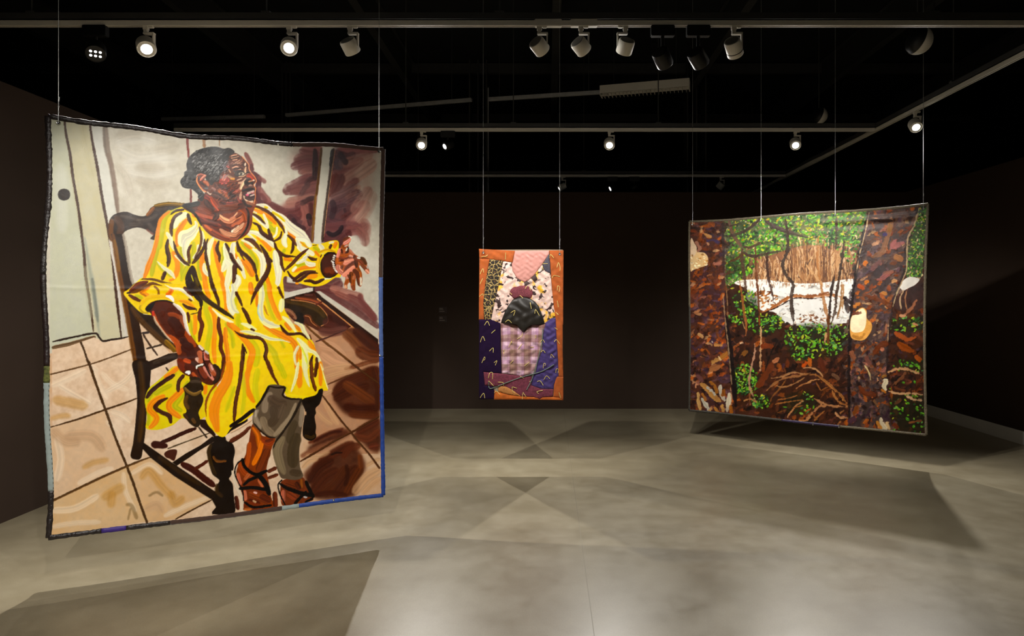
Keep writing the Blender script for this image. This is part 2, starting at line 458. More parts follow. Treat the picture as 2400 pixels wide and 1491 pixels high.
def homography(src, dst):
    A = []; b = []
    for (x, y), (u, v) in zip(src, dst):
        A.append([x, y, 1, 0, 0, 0, -u * x, -u * y]); b.append(u)
        A.append([0, 0, 0, x, y, 1, -v * x, -v * y]); b.append(v)
    h = np.linalg.solve(np.array(A, float), np.array(b, float))
    return np.append(h, 1).reshape(3, 3)
def hmap(H, x, y):
    w = H[2, 0] * x + H[2, 1] * y + H[2, 2]
    return (H[0, 0] * x + H[0, 1] * y + H[0, 2]) / w, (H[1, 0] * x + H[1, 1] * y + H[1, 2]) / w

# ---------------------------------------------------------------- a small brush engine: the designs are drawn stroke by stroke, then carried on the cloth's vertices
def spline(pts, closed=False, step=1.5):
    p = np.asarray(pts, float); n = len(p)
    if n < 3 and not closed:
        L = max(np.hypot(*(p[-1] - p[0])), 1e-3); t = np.linspace(0, 1, max(2, int(L / step)))[:, None]
        return p[0] * (1 - t) + p[-1] * t
    out = []
    for i in range(n if closed else n - 1):
        if closed: a, b, c, d = p[(i - 1) % n], p[i], p[(i + 1) % n], p[(i + 2) % n]
        else: a, b, c, d = p[max(i - 1, 0)], p[i], p[i + 1], p[min(i + 2, n - 1)]
        k = max(2, int(np.hypot(*(c - b)) / step)); t = np.linspace(0, 1, k, endpoint=False)[:, None]
        out.append(0.5 * (2 * b + (c - a) * t + (2 * a - 5 * b + 4 * c - d) * t ** 2 + (3 * b - a - 3 * c + d) * t ** 3))
    if not closed: out.append(p[-1:])
    return np.concatenate(out)

def vnoise(h, w, cell, rng, octaves=3, aspect=1.0):
    out = np.zeros((h, w)); amp = 1.0; tot = 0
    for o in range(octaves):
        cy, cx = max(cell / 2 ** o, 1.5), max(cell * aspect / 2 ** o, 1.5)
        g = rng.random((int(h / cy) + 3, int(w / cx) + 3))
        yy = np.arange(h) / cy; xx = np.arange(w) / cx
        iy = yy.astype(int); ix = xx.astype(int); fy = yy - iy; fx = xx - ix
        fy = fy * fy * (3 - 2 * fy); fx = fx * fx * (3 - 2 * fx)
        r0 = g[iy][:, ix] * (1 - fx) + g[iy][:, ix + 1] * fx
        r1 = g[iy + 1][:, ix] * (1 - fx) + g[iy + 1][:, ix + 1] * fx
        out += amp * (r0 * (1 - fy)[:, None] + r1 * fy[:, None]); tot += amp; amp *= 0.55
    return out / tot - 0.5

class Paint:
    def __init__(self, x0, y0, x1, y1, base, ss=1.25, seed=1, rag=0.8):
        self.x0, self.y0, self.ss, self.rag = x0, y0, ss, rag
        self.w, self.h = int((x1 - x0) * ss), int((y1 - y0) * ss)
        self.img = np.ones((self.h, self.w, 3), np.float32) * np.array(base, np.float32) / 255
        self.hgt = np.zeros((self.h, self.w), np.float32)
        self.rng = np.random.default_rng(seed)
        self.n1 = vnoise(self.h, self.w, 46 * ss, self.rng, 4).astype(np.float32)
        self.n2 = vnoise(self.h, self.w, 9 * ss, self.rng, 3).astype(np.float32)
        self.n3 = vnoise(self.h, self.w, 4.5 * ss, self.rng, 2).astype(np.float32)
        self.tab = self.rng.random(512).astype(np.float32)
        self.F = (0, 0, 1.0)
    def frame(self, ox, oy, sc): self.F = (ox, oy, sc)
    def P(self, pts):
        a = np.asarray(pts, float); ox, oy, sc = self.F
        return np.stack([(a[:, 0] / sc + ox - self.x0) * self.ss, (a[:, 1] / sc + oy - self.y0) * self.ss], 1)
    def _blend(self, ya, yb, xa, xb, al, col, relief=0.0):
        if yb <= ya or xb <= xa: return
        im = self.img[ya:yb, xa:xb]
        im += (col - im) * al[..., None]
        if relief: self.hgt[ya:yb, xa:xb] += relief * al
    def cover(self, q):
        ya, yb = max(int(q[:, 1].min()) - 1, 0), min(int(q[:, 1].max()) + 2, self.h)
        xa, xb = max(int(q[:, 0].min()) - 1, 0), min(int(q[:, 0].max()) + 2, self.w)
        if yb <= ya or xb <= xa: return None
        cov = np.zeros((yb - ya, xb - xa), np.float32)
        px = np.arange(xa, xb)
        ex0, ey0 = q[:, 0], q[:, 1]; ex1, ey1 = np.roll(ex0, -1), np.roll(ey0, -1)
        for r in range(ya, yb):
            for sub in (0.25, 0.75):
                y = r + sub
                m = (ey0 <= y) != (ey1 <= y)
                if not m.any(): continue
                xs = np.sort(ex0[m] + (y - ey0[m]) * (ex1[m] - ex0[m]) / (ey1[m] - ey0[m]))
                for k in range(0, len(xs) - 1, 2):
                    cov[r - ya] += 0.5 * (np.clip(xs[k + 1] - px, 0, 1) - np.clip(xs[k] - px, 0, 1))
        return ya, yb, xa, xb, np.clip(cov, 0, 1)
    def fill(self, pts, col, smooth=True, var=0.07, col2=None, mix=0.0, alpha=1.0, soft=0, thr=None):
        q = self.P(pts)
        if smooth: q = spline(q, True, 3.0)
        c = self.cover(q)
        if c is None: return
        ya, yb, xa, xb, cov = c
        if soft:
            k = max(1, int(soft * self.ss)); m = 2 * k + 2
            big = np.zeros((cov.shape[0] + 2 * m, cov.shape[1] + 2 * m), np.float32); big[m:-m, m:-m] = cov
            for _ in range(2):
                for ax in (0, 1): big = sum(np.roll(big, s, ax) for s in range(-k, k + 1)) / (2 * k + 1)
            t0, l0 = min(m, ya), min(m, xa); b0, r0 = min(m, self.h - yb), min(m, self.w - xb)
            cov = big[m - t0:big.shape[0] - m + b0, m - l0:big.shape[1] - m + r0]
            ya, yb, xa, xb = ya - t0, yb + b0, xa - l0, xb + r0
        n1, n2 = self.n1[ya:yb, xa:xb], self.n2[ya:yb, xa:xb]
        cc = np.array(col, np.float32) / 255 * np.ones(cov.shape + (3,), np.float32)
        if col2 is not None:
            f = np.clip(0.5 + mix * (n1 + 0.5 * n2), 0, 1)[..., None]
            cc = cc * (1 - f) + np.array(col2, np.float32) / 255 * f
        cc = cc * (1 + var * (2 * n2 + n1))[..., None]
        self._blend(ya, yb, xa, xb, cov * alpha, np.clip(cc, 0, 1))
    def line(self, pts, wid, col, taper=(0.6, 0.35), br=0.28, alpha=1.0, soft=0.7, dry=0.0, col2=None, relief=0.5):
        """brush stroke; wid in photo pixels (number or list along the stroke)"""
        q = spline(self.P(pts), False, 1.5)
        n = len(q); t = np.linspace(0, 1, n)
        ws = np.interp(t, np.linspace(0, 1, len(wid)), wid) if isinstance(wid, (list, tuple)) else np.full(n, float(wid))
        e = 0.16
        prof = np.ones(n)
        prof = np.where(t < e, taper[0] + (1 - taper[0]) * np.sqrt(np.clip(t / e, 0, 1)), prof)
        prof = np.where(t > 1 - e, taper[1] + (1 - taper[1]) * np.sqrt(np.clip((1 - t) / e, 0, 1)), prof)
        R = ws * prof * self.ss / 2
        tg = np.gradient(q, axis=0); tg /= np.maximum(np.hypot(tg[:, 0], tg[:, 1])[:, None], 1e-6)
        rm = R.max() + 2 + soft
        ya, yb = max(int(q[:, 1].min() - rm), 0), min(int(q[:, 1].max() + rm) + 1, self.h)
        xa, xb = max(int(q[:, 0].min() - rm), 0), min(int(q[:, 0].max() + rm) + 1, self.w)
        if yb <= ya or xb <= xa: return
        D = np.full((yb - ya, xb - xa), 1e3, np.float32); LAT = np.zeros_like(D); AL = np.zeros_like(D)
        for i in range(0, n, 14):
            j = min(i + 15, n); s = q[i:j]
            a0, a1 = max(int(s[:, 1].min() - rm), ya), min(int(s[:, 1].max() + rm) + 1, yb)
            b0, b1 = max(int(s[:, 0].min() - rm), xa), min(int(s[:, 0].max() + rm) + 1, xb)
            if a1 <= a0 or b1 <= b0: continue
            yy, xx = np.mgrid[a0:a1, b0:b1]
            dx = xx[..., None] + 0.5 - s[:, 0]; dy = yy[..., None] + 0.5 - s[:, 1]
            dd = np.sqrt(dx * dx + dy * dy) - R[i:j]
            k = dd.argmin(-1); I, J = np.indices(k.shape)
            dm = dd[I, J, k]; lat = (dx[I, J, k] * -tg[i:j][k, 1] + dy[I, J, k] * tg[i:j][k, 0]) / np.maximum(R[i:j][k], 0.5)
            sl = (slice(a0 - ya, a1 - ya), slice(b0 - xa, b1 - xa))
            up = dm < D[sl]
            D[sl] = np.where(up, dm, D[sl]); LAT[sl] = np.where(up, lat, LAT[sl]); AL[sl] = np.where(up, t[i:j][k], AL[sl])
        D = D + self.rag * 2 * (self.n3[ya:yb, xa:xb] + 0.6 * self.n2[ya:yb, xa:xb]) * min(1.0, ws.mean() / 5.0)
        a = np.clip(0.5 - D / max(soft, 0.3), 0, 1)
        off = self.rng.integers(0, 400)
        wpx = max(ws.mean() * self.ss, 1)
        br = br * (1.0 if soft < 1.9 else 0.4)
        u = (LAT * 0.5 + 0.5) * min(max(wpx * 0.42, 2.0), 13) + off
        iu = np.clip(u.astype(int), 0, 510); fu = u - iu
        bn = self.tab[iu] * (1 - fu) + self.tab[np.minimum(iu + 1, 511)] * fu - 0.5
        if dry: a = a * np.clip(1.0 - dry * np.clip(AL * 1.3 - 0.3, 0, 1) * np.clip(0.35 + 0.9 * bn + 2.2 * self.n2[ya:yb, xa:xb] + 1.2 * self.n1[ya:yb, xa:xb], 0, 1.4), 0, 1)
        base = np.array(col, np.float32) / 255 * np.ones(a.shape + (3,), np.float32)
        if col2 is not None:
            f = np.clip(0.5 + 1.1 * bn, 0, 1)[..., None]; base = base * (1 - f) + np.array(col2, np.float32) / 255 * f
        base = np.clip(base * (1 + br * 2 * bn)[..., None], 0, 1)
        self._blend(ya, yb, xa, xb, a * alpha, base, relief)
    def dab(self, x, y, ln, wd, ang, col, alpha=1.0, relief=0.5):
        """single leaf-shaped touch, photo pixels"""
        cx, cy = (x - self.x0) * self.ss, (y - self.y0) * self.ss
        r = ln * self.ss * 0.6 + 1.5
        ya, yb, xa, xb = max(int(cy - r), 0), min(int(cy + r) + 1, self.h), max(int(cx - r), 0), min(int(cx + r) + 1, self.w)
        if yb <= ya or xb <= xa: return
        yy, xx = np.mgrid[ya:yb, xa:xb]; dx = xx + 0.5 - cx; dy = yy + 0.5 - cy
        u = (dx * math.cos(ang) + dy * math.sin(ang)) / (ln * self.ss * 0.5); v = (-dx * math.sin(ang) + dy * math.cos(ang)) / (wd * self.ss * 0.5)
        d = np.abs(u) ** 1.6 + v * v + self.rag * 0.75 * (self.n3[ya:yb, xa:xb] * 1.2 + self.n2[ya:yb, xa:xb]) * min(1.0, wd / 5.0)
        a = np.clip((1.12 - d) * 2.2, 0, 1).astype(np.float32)
        self._blend(ya, yb, xa, xb, a * alpha, np.clip(np.array(col, np.float32) / 255 * (1 + 0.12 * v + 0.5 * self.n3[ya:yb, xa:xb])[..., None].astype(np.float32), 0, 1), relief)
    def scatter(self, pts, n, cols, ln, wd, ang, spread=0.5, alpha=0.9):
        """n touches inside a polygon"""
        q = spline(self.P(pts), True, 3.0); c = self.cover(q)
        if c is None: return
        ya, yb, xa, xb, cov = c
        ys, xs = np.nonzero(cov > 0.5)
        if not len(ys): return
        for k in self.rng.integers(0, len(ys), n):
            x = (xs[k] + xa) / self.ss + self.x0; y = (ys[k] + ya) / self.ss + self.y0
            cl = cols[self.rng.integers(len(cols))]; j = 0.9 + 0.2 * self.rng.random()
            self.dab(x, y, self.rng.uniform(*ln), self.rng.uniform(*wd), ang + self.rng.normal() * spread, [min(255, v * j) for v in cl], alpha)
    def sample(self, px, py):
        x = np.clip((px - self.x0) * self.ss - 0.5, 0, self.w - 1.01); y = np.clip((py - self.y0) * self.ss - 0.5, 0, self.h - 1.01)
        ix, iy = x.astype(int), y.astype(int); fx, fy = (x - ix), (y - iy)
        def bl(A):
            sh = (...,) + (None,) * (A.ndim - 2)
            return (A[iy, ix] * ((1 - fx) * (1 - fy))[sh] + A[iy, ix + 1] * (fx * (1 - fy))[sh] + A[iy + 1, ix] * ((1 - fx) * fy)[sh] + A[iy + 1, ix + 1] * (fx * fy)[sh])
        return bl(self.img), bl(self.hgt)

def lin(c):
    return np.where(c <= 0.04045, c / 12.92, ((c + 0.055) / 1.055) ** 2.4)

def paint_material(name, rough=0.42, bump=0.35, gain=1.0, spec=0.18, scale=420):
    m, nt, b = new_mat(name)
    at = node(nt, 'ShaderNodeVertexColor', layer_name='paint')
    hv = node(nt, 'ShaderNodeHueSaturation', inp={'Value': gain})
    nt.links.new(at.outputs['Color'], hv.inputs['Color']); nt.links.new(hv.outputs['Color'], b.inputs['Base Color'])
    tc = node(nt, 'ShaderNodeTexCoord')
    n1 = node(nt, 'ShaderNodeTexNoise', inp={'Scale': float(scale), 'Detail': 3.0, 'Roughness': 0.6})
    n2 = node(nt, 'ShaderNodeTexNoise', inp={'Scale': 14.0, 'Detail': 4.0})
    nt.links.new(tc.outputs['Object'], n1.inputs['Vector']); nt.links.new(tc.outputs['Object'], n2.inputs['Vector'])
    rr = ramp(nt, [(0.3, (rough - 0.08,) * 3), (0.7, (rough + 0.1,) * 3)])
    nt.links.new(n2.outputs['Fac'], rr.inputs['Fac']); nt.links.new(rr.outputs[0], b.inputs['Roughness'])
    b.inputs['Specular IOR Level'].default_value = spec
    bp = node(nt, 'ShaderNodeBump', inp={'Strength': bump, 'Distance': 0.0012})
    nt.links.new(n1.outputs['Fac'], bp.inputs['Height']); nt.links.new(bp.outputs['Normal'], b.inputs['Normal'])
    return m

def canvas_mesh(name, sh, pa, corners, na, ns, place, mat, parent, contrast=1.07, satur=1.03):
    """dense cloth carrying the design; corners = design positions of the sheet's TL, TR, BR, BL corners; place(a, s) -> (a', s', n)"""
    H = homography([(0, sh.H), (sh.W, sh.H), (sh.W, 0), (0, 0)], corners)
    A, S = np.meshgrid(np.linspace(0, 1, na), np.linspace(0, 1, ns))
    a2, s2, n2 = place(A, S)
    px, py = hmap(H, a2, s2)
    col, hg = pa.sample(px, py)
    n2 = n2 + np.clip(hg, 0, 2.0) * 0.0005
    P = np.empty((na * ns, 3))
    P[:, 0] = (sh.bl.x + sh.U.x * a2 + sh.N.x * n2).ravel(); P[:, 1] = (sh.bl.y + sh.U.y * a2 + sh.N.y * n2).ravel(); P[:, 2] = (sh.z0 + s2).ravel()
    P -= np.array(parent.location)
    i = np.arange(na * ns).reshape(ns, na)
    q = np.stack([i[:-1, :-1], i[:-1, 1:], i[1:, 1:], i[1:, :-1]], -1).reshape(-1, 4)
    me = bpy.data.meshes.new(name)
    me.vertices.add(len(P)); me.vertices.foreach_set('co', P.astype(np.float32).ravel())
    me.loops.add(q.size); me.loops.foreach_set('vertex_index', q.ravel().astype(np.int32))
    me.polygons.add(len(q)); me.polygons.foreach_set('loop_start', np.arange(0, q.size, 4, dtype=np.int32)); me.polygons.foreach_set('loop_total', np.full(len(q), 4, np.int32))
    me.polygons.foreach_set('use_smooth', np.ones(len(q), bool))
    me.update(calc_edges=True)
    ca = me.color_attributes.new('paint', 'FLOAT_COLOR', 'POINT')
    c4 = np.ones((len(P), 4), np.float32); 
    lc = np.clip(lin(col).reshape(-1, 3), 0, 1) ** contrast
    gy = lc @ np.array([0.2126, 0.7152, 0.0722]); c4[:, :3] = np.clip(gy[:, None] + (lc - gy[:, None]) * satur, 0.0015, 0.92)
    ca.data.foreach_set('color', c4.ravel())
    me.materials.append(mat)
    o = bpy.data.objects.new(name, me); COL.objects.link(o); o.parent = parent
    # plain reverse side
    k = 14; vs_ = []; fs = []
    for r in range(k + 1):
        for c in range(k + 1):
            a_, s_, n_ = place(np.array([[c / k]]), np.array([[r / k]]))
            vs_.append(sh.pt(float(a_[0, 0]), float(s_[0, 0]), float(n_[0, 0]) - 0.006) - Vector(parent.location))
    for r in range(k):
        for c in range(k): fs.append((r * (k + 1) + c, (r + 1) * (k + 1) + c, (r + 1) * (k + 1) + c + 1, r * (k + 1) + c + 1))
    mesh_obj('lining', vs_, fs, M_lining, parent, True)
    return o

M_lining = simple('raw_canvas_back', srgb(150, 138, 118), rough=0.9, noise=0.08, scale=60)

def binding(name, sh, place, path, width, mat, parent, rng, crinkle=0.12, thick=0.009):
    """stitched edge strip along a polyline of (u, v) fractions"""
    q = spline(np.array(path, float) * 1000, False, 9.0) / 1000 if len(path) > 2 else np.linspace(path[0], path[1], max(3, int(max(abs(path[0][0] - path[1][0]) * sh.W, abs(path[0][1] - path[1][1]) * sh.H) / 0.012)))
    a, s, n = place(q[:, 0][None], q[:, 1][None]); a, s, n = a[0], s[0], n[0]
    vs_ = []; fs = []; m = len(q); sec = 8
    for i in range(m):
        d = np.array([a[min(i + 1, m - 1)] - a[max(i - 1, 0)], s[min(i + 1, m - 1)] - s[max(i - 1, 0)]]); d /= max(np.hypot(*d), 1e-6)
        e = np.array([-d[1], d[0]])
        wv = width / 2 * (1 + crinkle * rng.normal() * 0.5); tv = thick * (1 + crinkle * rng.normal())
        for k in range(sec):
            an = 2 * math.pi * k / sec; cx = math.cos(an); cz = math.sin(an)
            cx = math.copysign(abs(cx) ** 0.6, cx); cz = math.copysign(abs(cz) ** 0.8, cz)
            vs_.append(sh.pt(a[i] + e[0] * cx * wv, s[i] + e[1] * cx * wv, n[i] - 0.003 + cz * tv) - Vector(parent.location))
        if i:
            for k in range(sec): fs.append(((i - 1) * sec + k, (i - 1) * sec + (k + 1) % sec, i * sec + (k + 1) % sec, i * sec + k))
    fs.append(tuple(range(sec))[::-1]); fs.append(tuple((m - 1) * sec + k for k in range(sec)))
    o = mesh_obj(name, vs_, fs, mat, parent, True)
    return o

def grommet(sh, place, u, v, parent, r=0.011):
    a, s, n = [float(x[0, 0]) for x in place(np.array([[u]]), np.array([[v]]))]
    p = sh.pt(a, s, n + 0.004) - Vector(parent.location)
    M = aim_matrix(-sh.N, p)
    go = MB().lathe([(r * 0.45, 0.0), (r * 0.5, 0.0035), (r * 0.8, 0.0045), (r, 0.001), (r, -0.002)], M, 16).build('grommet', M_grommet, parent, True)
    MB().lathe([(0.0, 0.0006), (r * 0.47, 0.0006)], M, 12).build('grommet_hole', M_blackfit, go)
    return sh.pt(a, s, n + 0.006)

def cable(p, label, ztop=5.3, r=0.0018):
    t = empty('hanging_cable', (p.x, p.y, p.z))
    MB().tube([(0, 0, 0.0), (0, 0, ztop - p.z)], r, 6).build('wire', M_cable, t, True)
    k = MB()
    for z, rr in ((0.055, 0.0032), (0.085, 0.0038), (0.10, 0.003)):
        k.tube([(0, 0, z - 0.006), (0, 0, z), (0, 0, z + 0.006)], [rr * 0.6, rr, rr * 0.6], 8)
    kn = k.build('knot', M_cable, t, True)
    MB().tube([(0, 0, 0.10), (0.003, 0, 0.115), (0.006, 0, 0.135)], 0.0011, 5).build('wire_tail', M_cable, kn, True)
    tag(t, label, 'cable', 'suspension cables')
    return t
# ---------------------------------------------------------------- portrait painting: seated woman in a striped yellow dress
def draw_portrait():
    p = Paint(92, 250, 918, 1282, (206, 200, 182), seed=3)
    Z1 = lambda: p.frame(90, 240, 4.66); Z2 = lambda: p.frame(500, 300, 4.66); Z3 = lambda: p.frame(90, 550, 4.66); Z4 = lambda: p.frame(500, 550, 4.66)
    Z5 = lambda: p.frame(90, 850, 3.467); Z6 = lambda: p.frame(500, 850, 3.467); HD = lambda: p.frame(410, 335, 9.038)
    DA = lambda: p.frame(290, 470, 7.1); DB = lambda: p.frame(540, 470, 7.1); DC = lambda: p.frame(290, 660, 7.1); DD = lambda: p.frame(540, 660, 7.1)
    DE = lambda: p.frame(320, 850, 7.1); HR = lambda: p.frame(750, 550, 10.646); HL = lambda: p.frame(340, 690, 6.485)
    LG = lambda: p.frame(540, 880, 4.5185); CH = lambda: p.frame(320, 960, 5.735); WR = lambda: p.frame(560, 330, 5.5235); PX = lambda: p.frame(0, 0, 1.0)
    L, F = p.line, p.fill
    BR = (66, 34, 20); DK = (40, 24, 14); MR = (104, 58, 54); MRD = (66, 34, 34); CR = (212, 205, 187); YE = (243, 208, 14); YG = (196, 190, 22); OR = (247, 146, 16); WH = (238, 234, 212)
    OCH = (124, 80, 26); TAN = (226, 194, 162)
    # --- back wall and door
    PX(); F([(80, 240), (930, 240), (930, 1300), (80, 1300)], (203, 195, 176), False, col2=(214, 208, 192), mix=1.2, var=0.04)
    Z1()
    F([(130, 150), (300, 190), (345, 560), (410, 990), (480, 1491), (600, 2600), (130, 2700)], (203, 203, 182), False, col2=(196, 196, 170), mix=1.5, var=0.03)
    F([(300, 190), (560, 235), (640, 700), (770, 1491), (905, 2590), (600, 2600), (480, 1491), (400, 950)], (208, 203, 176), False, col2=(200, 192, 158), mix=1.4, var=0.03)
    F([(575, 235), (690, 255), (740, 600), (800, 900), (860, 1250), (790, 1491), (770, 1480), (690, 1000), (640, 700)], (216, 214, 202), False, var=0.03)
    for a in ([(480, 250), (530, 500), (600, 820)], [(360, 700), (420, 1000), (470, 1300)], [(620, 1000), (680, 1250), (720, 1450)]):
        L(a, 16, (196, 186, 146), alpha=0.4, soft=10, br=0.1)
    L([(240, 700), (250, 1000), (260, 1400)], 26, (214, 214, 200), alpha=0.5, soft=14, br=0.1)
    L([(725, 265), (745, 500), (790, 680), (830, 950), (868, 1210)], [15, 14, 11, 9, 8], (128, 112, 98), alpha=0.85, soft=4, br=0.25, dry=0.3)
    L([(755, 560), (800, 720), (840, 950), (868, 1200)], 10, (132, 108, 92), alpha=0.6, soft=5)
    for a in ([(880, 420), (1050, 380), (1250, 420)], [(900, 520), (1100, 600), (1400, 560)], [(960, 660), (1200, 640), (1500, 620)], [(1000, 760), (1250, 800), (1500, 760)]):
        L(a, 22, (222, 217, 204), alpha=0.55, soft=14, br=0.15)
    for a in ([(860, 700), (950, 820), (1000, 980)], [(1080, 850), (1250, 900), (1400, 880)], [(900, 350), (1100, 330)], [(1300, 520), (1500, 480)], [(1100, 700), (1350, 720)]):
        L(a, 24, (186, 175, 155), alpha=0.45, soft=14, br=0.15)
    L([(285, 185), (300, 330), (345, 560), (375, 800), (405, 980), (430, 1120), (455, 1300), (480, 1491), (500, 1650), (520, 1900), (550, 2090), (580, 2300), (602, 2500)], 6.6, (72, 50, 36), br=0.35, dry=0.0)
    L([(560, 232), (590, 440), (640, 700), (690, 1010), (720, 1170), (755, 1350), (780, 1500), (805, 1650), (835, 1950), (868, 2250), (892, 2460), (908, 2590)], 6.6, (70, 46, 32), br=0.35)
    F([(280, 940), (330, 958), (348, 1005), (330, 1052), (280, 1070), (230, 1052), (212, 1005), (230, 958)], (46, 36, 30), var=0.2)
    L([(250, 1010), (300, 1030)], 5, (80, 66, 56), alpha=0.5)
    Z3()
    L([(505, 30), (555, 330), (610, 650), (655, 1000), (672, 1110)], [5, 8, 12, 10, 4], (138, 146, 136), alpha=0.55, soft=6, br=0.3)
    L([(590, 480), (625, 750), (650, 950)], 7, (92, 98, 92), alpha=0.5, soft=4, br=0.4)
    L([(520, 350), (540, 600), (575, 900)], 10, (178, 176, 150), alpha=0.6, soft=6)
    L([(775, -10), (800, 160), (835, 330), (880, 620), (925, 900), (962, 1110)], 6.5, (214, 206, 196), br=0.12)
    L([(160, 1230), (330, 1195), (480, 1155), (620, 1112)], 9.5, (128, 98, 66), br=0.3)
    # --- tiled floor
    PX(); F([(100, 830), (330, 800), (470, 790), (700, 690), (740, 690), (920, 800), (920, 1300), (100, 1300)], TAN, False, col2=(202, 160, 122), mix=1.6, var=0.05); Z3()
    # left part
    F([(150, 1250), (330, 1215), (610, 1120), (720, 1165), (900, 1130), (985, 1115), (1100, 950), (1250, 1080), (1700, 1600), (2850, 1600), (2850, 3400), (150, 3400)], TAN, False, col2=(230, 206, 180), mix=1.8, var=0.05)
    L([(160, 1165), (400, 1112), (615, 1075), (665, 1120), (705, 1160), (800, 1145), (905, 1130), (985, 1112)], 4.6, (48, 32, 22), br=0.25)
    Z5()
    F([(95, 520), (330, 455), (545, 385), (690, 800), (700, 850), (400, 985), (95, 1125)], (226, 194, 160), False, col2=(218, 184, 148), mix=1.6, var=0.05)
    F([(95, 1125), (400, 985), (710, 850), (880, 1285), (500, 1345), (95, 1400)], (224, 190, 146), False, col2=(214, 176, 128), mix=1.8, var=0.05)
    F([(720, 850), (910, 770), (1400, 1110), (1110, 1270), (885, 1290)], (224, 188, 146), False, col2=(212, 172, 124), mix=1.6, var=0.05)
    for a, w in (([(170, 185), (260, 240), (420, 330)], 12), ([(120, 180), (260, 120), (380, 60)], 16), ([(450, 60), (500, 180), (560, 290)], 12), ([(520, 90), (600, 170), (720, 220)], 14),
                 ([(600, 400), (680, 430), (740, 480)], 14), ([(560, 480), (640, 560), (660, 640)], 12), ([(760, 900), (900, 830), (1000, 900)], 12), ([(120, 1200), (300, 1180), (480, 1080)], 16),
                 ([(120, 1330), (300, 1300), (500, 1290)], 12), ([(690, 900), (710, 1050), (790, 1200)], 12), ([(1030, 1240), (1180, 1170), (1390, 1090)], 13), ([(430, 20), (480, 60)], 10), ([(560, 230), (700, 150), (780, 60)], 14),
                 ([(150, 620), (180, 780), (150, 950)], 18), ([(330, 980), (480, 900), (600, 860)], 14)):
        L(a, w, (240, 220, 194), alpha=0.55, soft=5, br=0.2)
    for a, w in (([(110, 450), (200, 430), (250, 430)], 12), ([(370, 850), (450, 810), (560, 790)], 13), ([(840, 930), (900, 880), (1000, 1000), (1090, 1090)], 18), ([(1080, 1060), (1110, 1140), (1170, 1100)], 20),
                 ([(540, 1090), (620, 1040), (680, 1010)], 22), ([(590, 1150), (600, 1060)], 20), ([(140, 300), (280, 330), (380, 350)], 24)):
        L(a, w, (190, 138, 62), alpha=0.45, soft=8, br=0.2)
    for a, w in (([(720, 1150), (760, 1160), (800, 1260)], 9), ([(900, 1080), (960, 1050), (1010, 1080)], 6), ([(730, 1270), (750, 1180)], 5)):
        L(a, w, (112, 86, 44), alpha=0.45, soft=4, br=0.4)
    for a, w in (([(120, 560), (220, 640), (320, 640)], 24), ([(240, 600), (430, 600), (520, 700)], 26), ([(880, 1180), (960, 1150), (1000, 1200)], 16)):
        L(a, w, (196, 158, 122), alpha=0.5, soft=10, br=0.2)
    TL = (78, 52, 26)
    L([(410, -5), (450, 120), (520, 320), (560, 430), (620, 600), (700, 800), (760, 950), (820, 1120), (882, 1290)], 6.2, TL, (1, 1))
    L([(100, 92), (250, 55), (430, 8), (560, -35), (780, -120)], 3.6, (100, 72, 44), (1, 0.5))
    L([(100, 522), (330, 455), (545, 380), (680, 335), (800, 290)], [2.5, 4.5, 4.5, 4], TL, (1, 0.4))
    L([(100, 1128), (400, 985), (560, 910), (700, 850), (820, 800), (912, 768)], 5.5, (96, 66, 34), (1, 0.4))
    L([(1115, 1268), (1250, 1195), (1408, 1115)], 3.6, TL)
    Z3(); L([(465, 1175), (500, 1260), (540, 1380), (590, 1491)], 5, TL, (1, 1))
    # --- right-hand wall: maroon shadows
    WR()
    F([(1060, 80), (850, 90), (740, 220), (700, 340), (820, 410), (780, 520), (620, 640), (700, 700), (780, 720), (640, 810), (560, 860), (480, 850), (260, 800), (330, 900), (620, 1010), (800, 1180), (940, 1320), (980, 1000), (1040, 500)], (126, 74, 70), True, col2=(98, 54, 54), mix=2.2, var=0.1, alpha=0.8, soft=5)
    F([(1240, 100), (1790, 110), (1560, 260), (1500, 420), (1560, 520), (1500, 700), (1560, 800), (1460, 980), (1640, 1060), (1640, 1300), (1440, 1180), (1300, 1400), (1080, 1320), (1120, 950), (1180, 600)], (122, 74, 70), True, col2=(92, 54, 56), mix=2.4, var=0.1, alpha=0.8, soft=6)
    F([(1560, 260), (1790, 130), (1740, 400), (1720, 700), (1660, 1000), (1500, 960), (1580, 700), (1540, 450)], (190, 148, 128), True, col2=(170, 122, 106), mix=2, alpha=0.6, soft=10)
    F([(800, 140), (700, 120), (640, 260), (700, 300)], (196, 160, 146), True, alpha=0.5, soft=8); F([(620, 780), (540, 880), (640, 900), (800, 780)], (170, 112, 100), True, alpha=0.7, soft=5)
